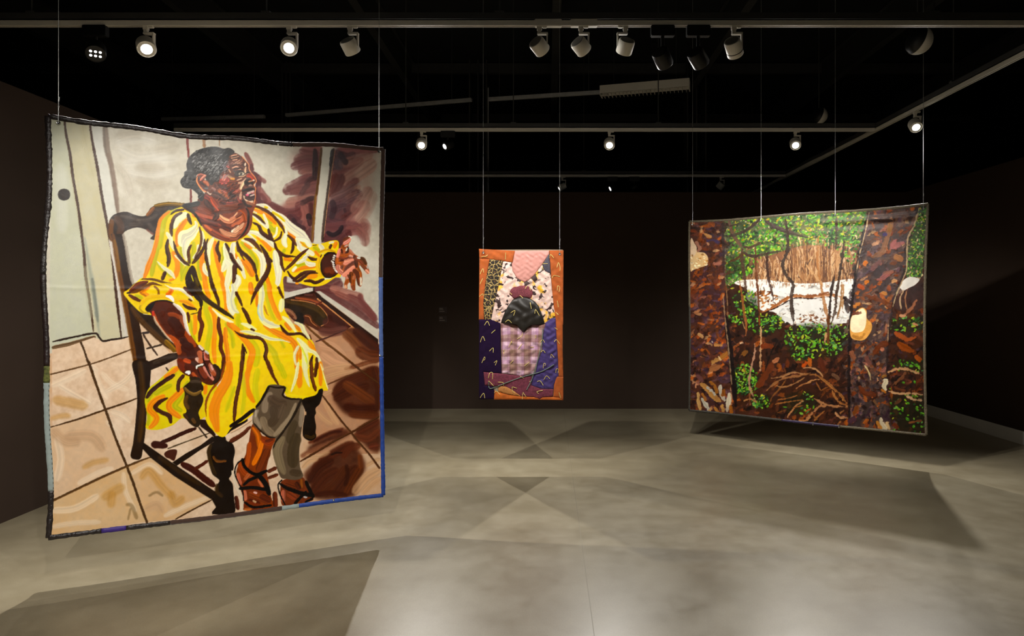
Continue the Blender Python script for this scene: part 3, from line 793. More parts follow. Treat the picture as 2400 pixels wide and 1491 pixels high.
    for a, w, c, al in (
        ([(1040, 90), (960, 110), (830, 110)], 20, (150, 88, 80), 0.8), ([(1030, 170), (900, 160), (800, 130)], 16, (120, 66, 62), 0.7),
        ([(1020, 220), (880, 210), (740, 250)], 26, (118, 70, 64), 0.75), ([(1010, 290), (860, 290), (700, 340)], 24, (110, 60, 58), 0.8), ([(960, 360), (850, 370), (790, 410)], 18, (126, 76, 70), 0.8),
        ([(1000, 420), (900, 420), (820, 400)], 16, (150, 100, 88), 0.6), ([(1010, 500), (850, 530), (720, 600), (610, 650)], 34, (104, 58, 56), 0.85), ([(980, 580), (850, 620), (700, 650)], 26, (122, 76, 70), 0.8),
        ([(980, 660), (860, 700), (800, 750)], 26, (112, 70, 66), 0.8), ([(960, 740), (850, 770), (640, 800)], 26, (158, 108, 94), 0.75), ([(960, 800), (850, 820), (760, 850)], 24, (112, 62, 60), 0.85),
        ([(240, 830), (380, 850), (560, 940), (700, 1020)], 16, (108, 60, 60), 0.9), ([(330, 800), (450, 860), (620, 930), (860, 900)], 20, (104, 58, 56), 0.9), ([(620, 980), (760, 950), (900, 860)], 30, (108, 58, 56), 0.9),
        ([(850, 860), (880, 950), (860, 1080)], 26, (150, 92, 82), 0.85), ([(930, 820), (940, 960), (930, 1080)], 14, (84, 44, 42), 0.9),
        ([(660, 1000), (760, 1100), (850, 1200), (930, 1290)], 30, (88, 48, 50), 0.95), ([(780, 1080), (900, 1180), (930, 1280)], 26, (104, 64, 64), 0.9), ([(880, 1060), (850, 1120)], 22, (140, 86, 78), 0.8)):
        L(a, w * 0.9, c, alpha=al, soft=4, br=0.3, dry=0.5)
    L([(985, 120), (990, 220), (985, 320), (990, 420), (985, 490)], [11, 12, 14, 14, 18], (58, 34, 34), br=0.35, soft=3)
    L([(990, 480), (930, 500), (860, 560)], 12, (62, 34, 34), alpha=0.8, soft=4, dry=0.5)
    L([(900, 570), (850, 620), (800, 700)], 12, (80, 56, 54), alpha=0.7, soft=4, dry=0.4); L([(960, 740), (880, 770), (810, 820)], 12, (56, 36, 36), alpha=0.85, soft=4, dry=0.5)
    F([(900, 940), (935, 960), (940, 1010), (905, 1030), (870, 1010), (870, 960)], (48, 32, 34), var=0.3)
    L([(700, 1020), (740, 1090), (850, 1140)], 12, (62, 38, 42), alpha=0.8, soft=3); L([(900, 1030), (920, 1090)], 10, (70, 42, 44), alpha=0.8)
    # right of the window bar
    for a, w, c, al in (
        ([(1300, 120), (1500, 130), (1790, 120)], 18, (150, 84, 78), 0.85), ([(1260, 160), (1400, 210), (1480, 180)], 22, (92, 52, 52), 0.9), ([(1250, 250), (1320, 320), (1260, 380)], 30, (84, 52, 54), 0.9),
        ([(1230, 430), (1320, 420), (1420, 380), (1580, 250)], 24, (126, 72, 66), 0.75), ([(1330, 300), (1480, 260), (1700, 190)], 26, (172, 118, 100), 0.6), ([(1400, 520), (1550, 420), (1720, 300)], 40, (178, 132, 114), 0.65),
        ([(1250, 460), (1220, 600), (1190, 700)], 22, (98, 46, 38), 0.95), ([(1330, 470), (1300, 560), (1220, 680)], 22, (96, 54, 50), 0.9), ([(1380, 640), (1450, 560), (1530, 510)], 18, (120, 74, 68), 0.85),
        ([(1230, 740), (1380, 680), (1500, 600)], 24, (122, 88, 84), 0.85), ([(1400, 730), (1480, 680), (1560, 600)], 16, (176, 126, 106), 0.8), ([(1200, 860), (1350, 800), (1450, 740), (1560, 690)], 34, (104, 70, 70), 0.85),
        ([(1180, 950), (1260, 900), (1340, 880)], 40, (84, 56, 60), 0.9), ([(1280, 1040), (1380, 960), (1460, 880)], 32, (98, 58, 58), 0.85), ([(1350, 1010), (1450, 940), (1520, 890)], 20, (92, 48, 46), 0.9),
        ([(1500, 900), (1600, 760), (1680, 640)], 30, (168, 116, 102), 0.6), ([(1440, 1090), (1560, 960), (1640, 820)], 34, (160, 104, 94), 0.7), ([(1560, 1020), (1660, 900), (1740, 700)], 30, (192, 152, 132), 0.5),
        ([(1150, 1040), (1260, 1080), (1340, 1090)], 30, (88, 52, 56), 0.95), ([(1120, 1130), (1250, 1120), (1400, 1100), (1560, 1130)], 26, (104, 58, 58), 0.85), ([(1420, 1170), (1560, 1150), (1650, 1100)], 26, (136, 78, 72), 0.75),
        ([(1560, 1160), (1620, 1230), (1640, 1330)], 24, (140, 88, 78), 0.7), ([(1620, 1040), (1660, 1120), (1650, 1250)], 22, (150, 98, 86), 0.55),
        ([(1100, 1250), (1300, 1260), (1420, 1200)], 26, (96, 50, 50), 0.95), ([(1300, 1310), (1360, 1250), (1420, 1190)], 24, (88, 44, 44), 0.95), ([(1280, 1400), (1330, 1330)], 20, (84, 42, 42), 0.95)):
        L(a, w * 0.9, c, alpha=al, soft=5, br=0.3, dry=0.5)
    L([(1310, 170), (1360, 250), (1390, 290)], 14, (56, 36, 40), alpha=0.8, soft=4); L([(1280, 270), (1300, 350)], 18, (86, 70, 76), alpha=0.6, soft=5, br=0.5)
    L([(1210, 790), (1230, 880), (1200, 1000)], 14, (58, 40, 44), alpha=0.8, soft=4, br=0.5); L([(1150, 1190), (1220, 1220), (1300, 1180), (1340, 1110)], 11, (44, 28, 32), soft=3); L([(1370, 880), (1380, 920)], 7, (64, 38, 42), alpha=0.8)
    # window bar
    F([(1088, 90), (1202, 95), (1150, 480), (1110, 800), (1075, 1080), (1062, 1340), (968, 1340), (1000, 900), (1048, 480)], (212, 207, 190), False, var=0.03)
    L([(1066, 100), (1048, 300), (1020, 520)], 6, (100, 66, 30), br=0.3); L([(1026, 500), (1000, 720)], 6, (104, 66, 26)); L([(992, 700), (970, 1000), (945, 1310)], 6, (140, 96, 46), br=0.3)
    L([(1225, 110), (1190, 380), (1150, 700), (1120, 950), (1095, 1160), (1080, 1310)], 7.5, (72, 58, 48), br=0.35); L([(1205, 120), (1180, 330)], 6, (38, 26, 20))
    L([(1245, 125), (1180, 560), (1140, 900), (1100, 1250)], 1.6, (176, 124, 92))
    # marks at the top of the wall
    Z1(); L([(1624, 372), (1630, 470), (1640, 605)], 5.6, (124, 44, 34), (0.8, 0.4)); L([(1805, 388), (1808, 440), (1812, 486)], 7, (170, 126, 84), soft=2.5); L([(1975, 408), (1978, 480)], 2.6, (176, 132, 84))
    L([(1662, 950), (1665, 1030), (1664, 1105)], 5.2, (136, 48, 36))
    # dark contour shadow in front of the face
    WR(); L([(85, 170), (130, 260), (165, 340)], 10, (132, 70, 62), alpha=0.95, soft=3); L([(150, 330), (165, 380)], 11, (100, 44, 42), soft=3)
    L([(165, 410), (215, 450), (255, 500), (245, 590), (235, 700), (250, 790), (330, 800)], [10, 12, 13, 14, 15, 16, 12], (86, 36, 40), soft=3)
    L([(260, 480), (300, 510), (330, 540)], 10, (138, 82, 76), alpha=0.8, soft=4); L([(260, 620), (310, 700), (390, 790)], 14, (142, 84, 78), alpha=0.85, soft=4); L([(280, 700), (340, 780)], 12, (112, 58, 56), alpha=0.8, soft=4)
    # --- lower right: skirting, floor
    Z4()
    for a, w, c in (([(760, 420), (770, 560), (1000, 590)], 22, (92, 52, 52)), ([(1000, 560), (1150, 580), (1380, 500)], 20, (100, 58, 56)), ([(1160, 560), (1300, 600), (1390, 540)], 22, (108, 60, 58)),
                    ([(1130, 590), (1330, 680), (1500, 780), (1660, 900), (1790, 1010)], 24, (100, 54, 52)), ([(1300, 590), (1500, 650), (1620, 680)], 18, (176, 116, 100)), ([(1480, 680), (1620, 760), (1760, 920)], 18, (124, 70, 64)),
                    ([(1600, 670), (1640, 760), (1780, 930)], 14, (118, 66, 62)), ([(1350, 640), (1480, 700)], 14, (150, 90, 78))):
        L(a, w, c, alpha=0.9, soft=4, br=0.3, dry=0.2)
    F([(780, 640), (1030, 582), (1112, 585), (1095, 632), (780, 710)], (212, 205, 190), False, var=0.03)
    L([(1100, 570), (1098, 635)], 4.5, (56, 40, 34))
    F([(1100, 640), (1800, 1150), (1800, 2400), (1100, 2400), (780, 900), (780, 715)], (196, 150, 116), False, col2=(186, 136, 100), mix=1.4, var=0.06)
    F([(780, 712), (1100, 628), (1220, 720), (1500, 960), (1450, 1040), (1330, 1090), (1180, 1070), (1040, 1000), (900, 960), (780, 820)], (88, 44, 28), True, col2=(60, 28, 20), mix=1.6, var=0.12)
    F([(1118, 622), (1165, 618), (1800, 1045), (1800, 1150)], (208, 200, 184), False, var=0.04)
    F([(1105, 640), (1118, 632), (1800, 1148), (1800, 1225), (1400, 930), (1140, 705)], (46, 26, 18), False, var=0.15)
    L([(1140, 705), (1320, 850), (1480, 980), (1800, 1240)], 3.2, (196, 132, 82), (1, 1)); L([(780, 714), (940, 668), (1100, 628)], 5, (48, 28, 20), (1, 1))
    # curled chair arm in shade
    F([(785, 715), (880, 715), (1020, 735), (1150, 780), (1235, 860), (1255, 930), (1220, 990), (1150, 1005), (1080, 975), (1060, 920), (1000, 900), (900, 880), (780, 830)], (58, 40, 18), True, col2=(40, 26, 12), mix=2, var=0.15)
    L([(800, 725), (980, 760), (1140, 820), (1210, 900)], 12, (84, 60, 24), alpha=0.7, soft=4, br=0.4); L([(850, 715), (1020, 735), (1150, 780), (1240, 880), (1250, 960), (1180, 1000)], 2.0, (196, 128, 78), (1, 1))
    F([(890, 870), (940, 850), (985, 880), (990, 950), (960, 985), (900, 950)], (32, 22, 14), var=0.3)
    L([(785, 820), (850, 850), (900, 920)], 9, (168, 112, 80), alpha=0.9); L([(800, 860), (880, 900)], 4, (96, 52, 32)); L([(995, 895), (1040, 905), (1060, 950), (1100, 990), (1160, 1030)], [9, 12, 11, 10, 8], (104, 52, 26)); L([(1000, 890), (1050, 905), (1075, 960), (1130, 1005)], 1.6, (214, 140, 84))
    L([(900, 690), (1050, 710), (1180, 750)], 7, (122, 60, 34), alpha=0.9, br=0.4); L([(1120, 770), (1190, 735)], 4, (96, 40, 24)); L([(1000, 660), (1080, 665)], 8, (70, 40, 34), br=0.5, alpha=0.8)
    L([(1230, 960), (1330, 980), (1450, 1020)], 22, (84, 42, 34), alpha=0.8, soft=5); L([(1270, 900), (1350, 940), (1420, 990)], 16, (64, 30, 22), alpha=0.8, soft=5)
    # shadowed tiles
    for a, w, c in (([(1180, 1060), (1300, 1070), (1440, 1040)], 20, (104, 60, 50)), ([(1500, 1080), (1640, 1180), (1790, 1290)], 34, (84, 40, 22)), ([(1560, 1060), (1700, 1180), (1800, 1280)], 24, (66, 30, 18)), ([(1440, 1080), (1520, 1160), (1600, 1260)], 22, (122, 70, 40)), ([(1600, 1280), (1700, 1330), (1790, 1340)], 30, (96, 48, 26))):
        L(a, w, c, alpha=0.85, soft=6, br=0.35)
    for a, w in (([(1180, 1200), (1300, 1230), (1420, 1340)], 22), ([(1200, 1320), (1320, 1400), (1460, 1440)], 22), ([(1140, 1120), (1060, 1040)], 12)):
        L(a, w, (208, 160, 124), alpha=0.7, soft=7, br=0.2)
    L([(1000, 980), (1080, 1060), (1220, 1180), (1390, 1310), (1600, 1480)], 5.4, (92, 58, 28), (0.5, 0.8)); L([(1120, 1172), (1240, 1130), (1340, 1090), (1450, 1045)], 4, (100, 58, 46)); L([(1600, 1420), (1650, 1390), (1690, 1400)], 7, (184, 130, 96), alpha=0.7)
    L([(1440, 1470), (1560, 1440), (1720, 1390), (1800, 1380)], 10, (112, 60, 34), alpha=0.8, soft=4, dry=0.4)
    Z6()
    for patchA in ([(975, 270), (1010, 150), (1150, 90), (1345, 50), (1345, 440), (1200, 445), (1080, 425), (1000, 340)], [(740, 900), (900, 765), (1100, 660), (1235, 820), (1190, 960), (1130, 1095), (840, 1110), (780, 1010)], [(1150, 580), (1345, 450), (1365, 700), (1300, 730), (1210, 650)], [(770, 690), (900, 610), (1060, 540), (1110, 580), (980, 650), (800, 740)]):
        F(patchA, (92, 44, 24), True, col2=(58, 26, 15), mix=2.4, var=0.15, alpha=0.9, soft=4)
    for a, w, c in (([(990, 250), (1100, 160), (1330, 60)], 46, (80, 36, 18)), ([(1000, 290), (1120, 230), (1250, 190)], 40, (70, 32, 18)), ([(1080, 180), (1200, 260), (1300, 330)], 44, (110, 56, 26)), ([(1080, 360), (1180, 380), (1330, 370)], 40, (66, 28, 16)),
                    ([(1120, 420), (1220, 430), (1330, 430)], 34, (92, 44, 22)), ([(1300, 60), (1330, 200), (1335, 380)], 26, (76, 36, 20)), ([(780, 650), (900, 600), (1050, 540)], 18, (96, 44, 24)), ([(820, 640), (950, 570), (1040, 560)], 16, (70, 30, 18)),
                    ([(720, 760), (860, 690), (1000, 640)], 22, (140, 88, 60)), ([(1160, 600), (1260, 620), (1340, 560)], 34, (104, 52, 30)), ([(1180, 560), (1260, 520), (1330, 480)], 34, (84, 40, 24)), ([(1280, 690), (1330, 680)], 26, (108, 52, 34)),
                    ([(820, 870), (900, 790), (1020, 720), (1130, 660)], 38, (84, 38, 20)), ([(790, 960), (860, 860), (960, 800)], 40, (64, 28, 16)), ([(820, 1040), (900, 940), (1000, 880)], 46, (78, 36, 20)), ([(900, 1060), (1000, 980), (1080, 860)], 46, (88, 42, 20)),
                    ([(1000, 1070), (1080, 960), (1160, 860)], 44, (74, 34, 18)), ([(1080, 1070), (1140, 960), (1200, 860)], 34, (96, 46, 20)), ([(1060, 760), (1100, 700), (1180, 680)], 34, (92, 42, 22)), ([(1080, 840), (1090, 920), (1070, 1000)], 16, (54, 24, 14)), ([(1190, 760), (1200, 860)], 20, (112, 56, 24)),
                    ([(830, 1080), (950, 1060), (1080, 1080)], 22, (70, 30, 16))):
        L(a, w * 0.55, c, alpha=0.88, soft=6, br=0.35, dry=0.2)
    for a, w in (([(900, 300), (960, 420), (1010, 500)], 20), ([(840, 400), (900, 460), (960, 500)], 16), ([(900, 260), (960, 230)], 12), ([(1150, 1050), (1240, 940), (1340, 880)], 30), ([(1220, 1060), (1300, 980), (1350, 950)], 22), ([(1250, 840), (1320, 800), (1355, 790)], 14),
                 ([(760, 760), (860, 760), (940, 730)], 14), ([(730, 850), (780, 800), (840, 790)], 16), ([(900, 60), (1000, 40), (1100, 30)], 20), ([(920, 120), (1020, 90), (1130, 70)], 20)):
        L(a, w * 0.7, (204, 160, 118), alpha=0.75, soft=6, br=0.22)
    L([(880, 262), (960, 370), (1050, 490), (1110, 560), (1180, 650), (1260, 740), (1350, 860)], 5, (86, 52, 28), (0.6, 1)); L([(705, 805), (850, 720), (1000, 630), (1130, 565), (1250, 495), (1340, 445)], 5, (80, 46, 24), (0.5, 1)); L([(930, 178), (1040, 130), (1130, 95), (1240, 60)], 3.6, (86, 52, 30)); L([(1100, -10), (1190, 60), (1270, 120), (1340, 168)], 4.6, (78, 46, 24), (1, 1)); L([(960, 750), (1000, 735), (1045, 735)], 5, (50, 24, 14))
    # --- chair
    Z1()
    F([(768, 1330), (800, 1245), (870, 1205), (960, 1192), (1040, 1222), (1130, 1242), (1185, 1222), (1225, 1150), (1320, 1112), (1460, 1095), (1640, 1108), (1760, 1110), (1700, 1500), (1250, 1500), (1255, 1440), (1180, 1392), (1090, 1366), (1000, 1382), (930, 1425), (935, 1500), (780, 1500)], (54, 34, 22), True, col2=(36, 24, 18), mix=1.8, var=0.18)
    L([(800, 1290), (790, 1400), (800, 1500)], 12, (118, 72, 22), alpha=0.9, soft=3, br=0.3); L([(1190, 1230), (1235, 1180), (1260, 1150)], 9, (128, 76, 26), br=0.3); L([(1270, 1128), (1420, 1106), (1620, 1122)], 9, (150, 112, 12), br=0.4); L([(850, 1260), (900, 1350), (880, 1440)], 16, (96, 56, 20), alpha=0.6, soft=5)
    for a in ([(900, 1240), (1000, 1260), (1100, 1290)], [(1080, 1290), (1200, 1280), (1290, 1230)], [(1000, 1330), (1130, 1330)], [(1280, 1170), (1400, 1150)], [(1200, 1330), (1260, 1400)]):
        L(a, 9, (98, 86, 76), alpha=0.5, soft=5, br=0.7, dry=0.6)
    L([(1180, 1385), (1260, 1445)], 5, (116, 62, 46), alpha=0.8)
    Z3()
    F([(790, -10), (830, 200), (880, 450), (930, 700), (985, 1000), (1020, 1250), (1050, 1500), (1195, 1500), (1150, 1200), (1100, 960), (1065, 800), (1030, 560), (970, 230), (925, -10)], (52, 30, 14), False, col2=(38, 22, 12), mix=2, var=0.15)
    L([(815, 0), (850, 220), (890, 450), (940, 720), (990, 1000), (1040, 1300), (1075, 1500)], 11, (112, 66, 16), alpha=0.9, soft=3, br=0.35); L([(830, 60), (865, 250), (880, 400)], 8, (150, 104, 20), alpha=0.7, soft=3); L([(925, 0), (955, 120), (1000, 400), (1040, 560)], 7, (170, 158, 142), alpha=0.9)
    F([(1000, 775), (1080, 800), (1150, 870), (1240, 880), (1330, 1020), (1480, 1150), (1510, 1280), (1470, 1290), (1380, 1190), (1240, 1060), (1110, 960), (1040, 870)], (44, 28, 14), False, var=0.2)
    L([(1020, 800), (1080, 890), (1190, 1010), (1330, 1140), (1440, 1240)], 13, (82, 52, 20), soft=3, br=0.35); L([(1390, 1165), (1440, 1215), (1490, 1270)], 12, (128, 92, 20), br=0.3)
    L([(1130, 1075), (1210, 1065)], 5, (52, 40, 38)); L([(1145, 1090), (1200, 1180), (1300, 1320)], 4.6, (58, 40, 28)); L([(1180, 1245), (1260, 1225), (1350, 1200)], 4.6, (74, 56, 40))
    F([(1185, 1390), (1300, 1350), (1420, 1300), (1520, 1290), (1525, 1350), (1400, 1410), (1200, 1491)], (42, 26, 16), False, var=0.2); L([(1260, 1400), (1400, 1350), (1490, 1320)], 10, (92, 82, 72), alpha=0.45, soft=5, br=0.8, dry=0.6)
    L([(1390, 1450), (1420, 1491)], 4, (66, 46, 32))
    Z5()
    F([(765, -5), (788, 150), (800, 300), (790, 450), (770, 640), (748, 760), (790, 788), (832, 775), (850, 690), (868, 560), (882, 350), (905, 180), (900, -5)], (46, 28, 12), True, col2=(34, 20, 10), mix=2, var=0.15)
    L([(825, 0), (845, 200), (845, 400), (820, 640)], 13, (84, 54, 14), alpha=0.7, soft=6, br=0.4)
    # rails of the chair base
    CH()
    F([(88, 440), (480, 715), (700, 860), (1040, 1090), (1300, 1180), (1300, 1400), (1010, 1410), (1080, 1340), (1010, 1210), (800, 1080), (500, 890), (190, 650), (70, 520)], (36, 22, 11), False, var=0.15)
    L([(300, 640), (600, 850), (860, 1010)], 10, (70, 46, 16), alpha=0.5, soft=5); F([(480, 710), (660, 590), (860, 480), (1020, 360), (1060, 420), (860, 540), (700, 650), (540, 755)], (36, 22, 11), False, var=0.15)
    L([(315, 450), (480, 385), (640, 310), (795, 255)], 9, (54, 22, 12)); L([(225, 470), (330, 480), (400, 490)], [17, 17, 10], (60, 24, 14), soft=2.5); F([(370, 590), (430, 545), (520, 535), (545, 560), (525, 640), (500, 690), (440, 660), (390, 640)], (74, 34, 20)); L([(420, 525), (700, 420), (985, 315)], 3, (92, 74, 48)); L([(835, 240), (890, 310), (945, 380)], 4, (58, 40, 26))
    L([(620, 735), (760, 810), (900, 920), (1040, 1020)], 16, (70, 26, 14)); L([(790, 790), (880, 740), (950, 690)], 8, (84, 36, 20)); L([(1255, 440), (1370, 370), (1491, 280)], 9, (76, 34, 18))
    F([(830, 130), (930, 140), (1060, 330), (1060, 400), (1010, 340), (860, 230)], (44, 22, 12), False); F([(1180, 330), (1491, 60), (1491, 160), (1340, 250), (1190, 350)], (30, 19, 10), False)
    # turned front leg
    F([(1040, 360), (1180, 360), (1210, 420), (1290, 460), (1320, 560), (1300, 680), (1300, 800), (1260, 900), (1240, 930), (1290, 1000), (1300, 1100), (1310, 1200), (1305, 1400), (1020, 1400), (1070, 1300), (1030, 1220), (1060, 1130), (1070, 1030), (1110, 950), (1020, 870), (985, 760), (960, 660), (945, 560), (985, 470), (1040, 430)], (34, 22, 11), True, col2=(24, 15, 9), mix=2, var=0.15)
    L([(1000, 480), (970, 560), (990, 700), (1040, 850)], 9, (66, 46, 16), alpha=0.8, soft=3); L([(1030, 630), (1080, 690), (1200, 690)], 6, (116, 70, 28)); L([(1080, 1010), (1080, 1100), (1150, 1170)], 9, (62, 42, 18), alpha=0.8, soft=3); L([(1010, 760), (1060, 880)], 8, (56, 40, 16), alpha=0.7)
    # --- sitter: dress
    DE(); F([(640, 60), (480, 190), (330, 320), (200, 430), (140, 580), (140, 700), (175, 900), (150, 1080), (240, 1120), (400, 1110), (600, 1040), (760, 930), (1040, 960), (1300, 700), (1300, 300), (900, 150)], YE, True, col2=(214, 204, 20), mix=1.5, var=0.05)
    for a, w in (([(640, 170), (420, 330), (260, 470), (180, 640)], 12), ([(860, 330), (740, 560), (640, 720), (740, 800)], 14), ([(560, 380), (420, 450), (300, 520)], 12), ([(180, 760), (200, 900), (190, 1040)], 8)):
        L(a, w, YG, soft=3, br=0.15)
    for a, w in (([(680, 90), (560, 190), (470, 250)], 11), ([(450, 560), (280, 650), (210, 780), (320, 900), (300, 1000), (220, 1080)], 14), ([(770, 450), (650, 560), (540, 680), (560, 790), (720, 910)], 14), ([(1150, 390), (1140, 520)], 9)):
        L(a, w, OR, soft=1.5, br=0.12)
    for a, w in (([(620, 210), (430, 330), (250, 470), (165, 590)], 10), ([(780, 215), (700, 320), (690, 480)], 9), ([(510, 590), (380, 660), (310, 750), (400, 820), (540, 890), (565, 1000)], [6, 9, 11, 10, 11, 12])):
        L(a, w, BR, br=0.3)
    PX()
    body = [(417, 487), (400, 496), (375, 515), (366, 540), (360, 570), (352, 605), (343, 635), (330, 655), (312, 672), (291, 686), (298, 700), (312, 716), (330, 732), (352, 738), (400, 745), (430, 770), (445, 800), (460, 830), (490, 850), (520, 870), (515, 905), (495, 930), (480, 960), (484, 990), (500, 1010), (515, 1023), (528, 1022), (545, 1000), (575, 985), (610, 955), (625, 925), (640, 908), (660, 910), (672, 930), (690, 936), (715, 938), (735, 935), (748, 918), (762, 916), (768, 912), (757, 870), (745, 840), (735, 805), (722, 790), (705, 770), (686, 758), (675, 740), (667, 725), (666, 690), (665, 650), (690, 655), (705, 665), (735, 672), (760, 668), (785, 652), (800, 645), (795, 590), (793, 566), (775, 565), (750, 572), (730, 570), (715, 558), (690, 540), (670, 522), (650, 508), (630, 492), (605, 484), (585, 488), (590, 510), (588, 530), (578, 548), (558, 562), (535, 567), (510, 562), (490, 550), (472, 530), (462, 510), (448, 495), (430, 486)]
    F(body, YE, True, col2=(248, 214, 30), mix=1.2, var=0.04)
    # sleeve left + front, green and orange bands
    DA()
    for a, w in (([(760, 180), (640, 330), (590, 560), (560, 760), (500, 1000), (460, 1250)], 13), ([(900, 150), (720, 250), (660, 450), (600, 800)], 10), ([(960, 760), (960, 960), (960, 1250)], 9), ([(1160, 700), (1150, 900), (1000, 1200), (960, 1330)], 10), ([(1640, 780), (1650, 950), (1620, 1100)], 6), ([(1230, 1000), (1250, 1200), (1290, 1330)], 7), ([(540, 1010), (640, 1150), (800, 1270)], 6), ([(1130, 430), (1180, 560)], 6)):
        L(a, w, YG, soft=3, br=0.15)
    for a, w in (([(760, 180), (620, 300), (570, 480), (545, 680), (480, 900), (420, 1060), (340, 1290)], [7, 8, 9, 9, 10, 12, 12]), ([(1040, 320), (950, 450), (900, 560), (890, 760)], [9, 13, 12, 9]), ([(820, 870), (880, 1000), (890, 1150), (840, 1290)], 12), ([(1310, 890), (1300, 1100), (1340, 1250), (1360, 1491)], 12), ([(1520, 690), (1530, 860), (1580, 1100), (1640, 1300), (1680, 1491)], 11), ([(1190, 260), (1150, 230)], 8), ([(840, 1300), (760, 1330)], 6)):
        L(a, w, OR, soft=1.5, br=0.12)
    for a, w in (([(1030, 230), (900, 320), (840, 450)], [12, 14, 8]), ([(1190, 350), (1200, 430), (1080, 540), (980, 580), (970, 720), (1050, 740)], [4, 8, 14, 16, 15, 6]), ([(1250, 460), (1150, 600), (1050, 680), (1020, 820), (1040, 1000)], [3, 8, 14, 11, 6]), ([(715, 540), (770, 620), (800, 740), (840, 830)], [6, 9, 7, 3]), ([(1300, 520), (1330, 640), (1300, 760)], 5), ([(1240, 750), (1230, 860), (1150, 960)], [7, 6, 4]),
                 ([(1480, 640), (1420, 760), (1400, 900), (1430, 1080)], [8, 10, 8, 4]), ([(1340, 1050), (1340, 1160), (1420, 1260)], [5, 8, 5]), ([(1680, 720), (1690, 860), (1720, 1000), (1640, 1180)], [7, 9, 14, 8]), ([(1700, 1000), (1780, 1100), (1740, 1300), (1700, 1480)], [10, 14, 12, 8]), ([(550, 1010), (680, 1130), (780, 1200), (850, 1300)], [1.5, 6, 8, 4]), ([(1850, 720), (1800, 800)], 8), ([(1880, 950), (1900, 1060)], 6), ([(850, 910), (960, 1010), (1040, 1090)], [3, 5, 3]), ([(1870, 1250), (1850, 1400), (1800, 1490)], [8, 11, 8])):
        L(a, [v * 1.3 for v in w] if isinstance(w, list) else w * 1.3, WH, br=0.12, soft=1.2, alpha=0.95, col2=(244, 240, 190))
    for a, w in (([(960, 200), (850, 270), (800, 380), (785, 500), (800, 590)], [6, 8, 8, 9, 6]), ([(780, 230), (860, 170), (1000, 150)], [3, 6, 5]), ([(1065, 225), (1090, 320), (1125, 400)], [6, 9, 4]), ([(735, 650), (715, 780), (750, 950), (730, 1100)], [6, 10, 10, 8]), ([(690, 1190), (640, 1310)], 9), ([(825, 680), (880, 860), (980, 1000), (1090, 1080)], [4, 7, 8, 7]), ([(1120, 740), (1075, 850), (1095, 1050)], [5, 8, 6]), ([(1260, 440), (1290, 600), (1265, 780), (1180, 950)], [4, 6, 6, 4]), ([(1345, 640), (1330, 780), (1250, 920), (1140, 1050)], [4, 7, 9, 8]), ([(1400, 640), (1365, 760), (1370, 950), (1410, 1130), (1440, 1280), (1480, 1491)], [4, 6, 8, 7, 9, 9]), ([(1580, 680), (1550, 800), (1590, 920), (1590, 1030)], [5, 9, 8, 4]), ([(1690, 720), (1760, 850), (1820, 1000), (1900, 1110)], [6, 9, 9, 7]), ([(1880, 690), (1900, 850)], 6), ([(1850, 1080), (1850, 1230), (1820, 1380)], [8, 9, 6])):
        L(a, w, (72, 40, 22), br=0.35, dry=0.2)
    F([(1130, 1080), (1050, 1200), (1020, 1320), (1080, 1400), (1150, 1491), (1300, 1491), (1240, 1300), (1190, 1130)], (48, 32, 16), True, var=0.25); L([(1120, 1230), (1160, 1350)], 2.2, (220, 214, 40)); L([(1190, 1290), (1240, 1420)], 7, (96, 76, 18), alpha=0.8)
    L([(270, 1310), (480, 1310), (700, 1370), (900, 1390), (1070, 1385)], [3, 6, 5, 3, 2], (92, 60, 22), br=0.5); L([(90, 1470), (260, 1380), (410, 1330)], [5, 13, 5], (96, 40, 14)); L([(260, 1450), (380, 1390), (480, 1370), (640, 1410)], [5, 7, 6, 2], (98, 66, 20), br=0.5); L([(520, 1420), (570, 1491)], 5, (120, 76, 20)); L([(300, 1290), (120, 1450)], 3, (226, 214, 30))
    # left cuff and lower left sleeve
    DC()
    F([(0, 180), (90, 120), (300, -30), (600, 20), (1060, 40), (1120, 180), (1290, 400), (1300, 440), (1230, 510), (1130, 545), (1020, 520), (980, 440), (860, 350), (700, 310), (560, 320), (420, 380), (330, 430), (350, 500), (400, 515), (340, 530), (260, 440), (120, 330), (30, 250)], YE, True, var=0.05)
    L([(200, 230), (300, 270)], 9, YG, soft=3); L([(290, 170), (360, 210), (420, 260)], 11, OR); L([(800, 130), (760, 200), (720, 220)], 11, (245, 122, 20)); L([(930, 320), (1060, 350), (1180, 440)], [7, 13, 5], (240, 158, 16)); L([(420, 90), (300, 180)], 8, OR)
    L([(60, 185), (200, 160), (400, 60), (480, 30), (640, 70)], [4, 9, 9, 7, 2], (104, 62, 18), br=0.5); L([(100, 160), (240, 60), (400, 0)], [6, 15, 6], (100, 42, 14)); L([(90, 220), (190, 280), (300, 330)], [6, 9, 5], (96, 46, 18)); L([(510, 75), (570, 140), (580, 230)], 5.5, (128, 80, 20), br=0.4); L([(55, 185), (110, 190)], 4, (40, 28, 18))
    L([(280, 440), (300, 350), (420, 260), (600, 245), (780, 270), (900, 330)], 9, (226, 182, 12), br=0.1); L([(280, 400), (270, 450), (330, 510), (400, 520)], 6, (240, 200, 20)); L([(700, 240), (780, 260), (830, 330)], [4, 9, 5], WH); L([(680, 50), (800, 110), (940, 130), (1060, 210), (1170, 330)], [2, 5, 8, 8, 2], (244, 232, 196), br=0.15)
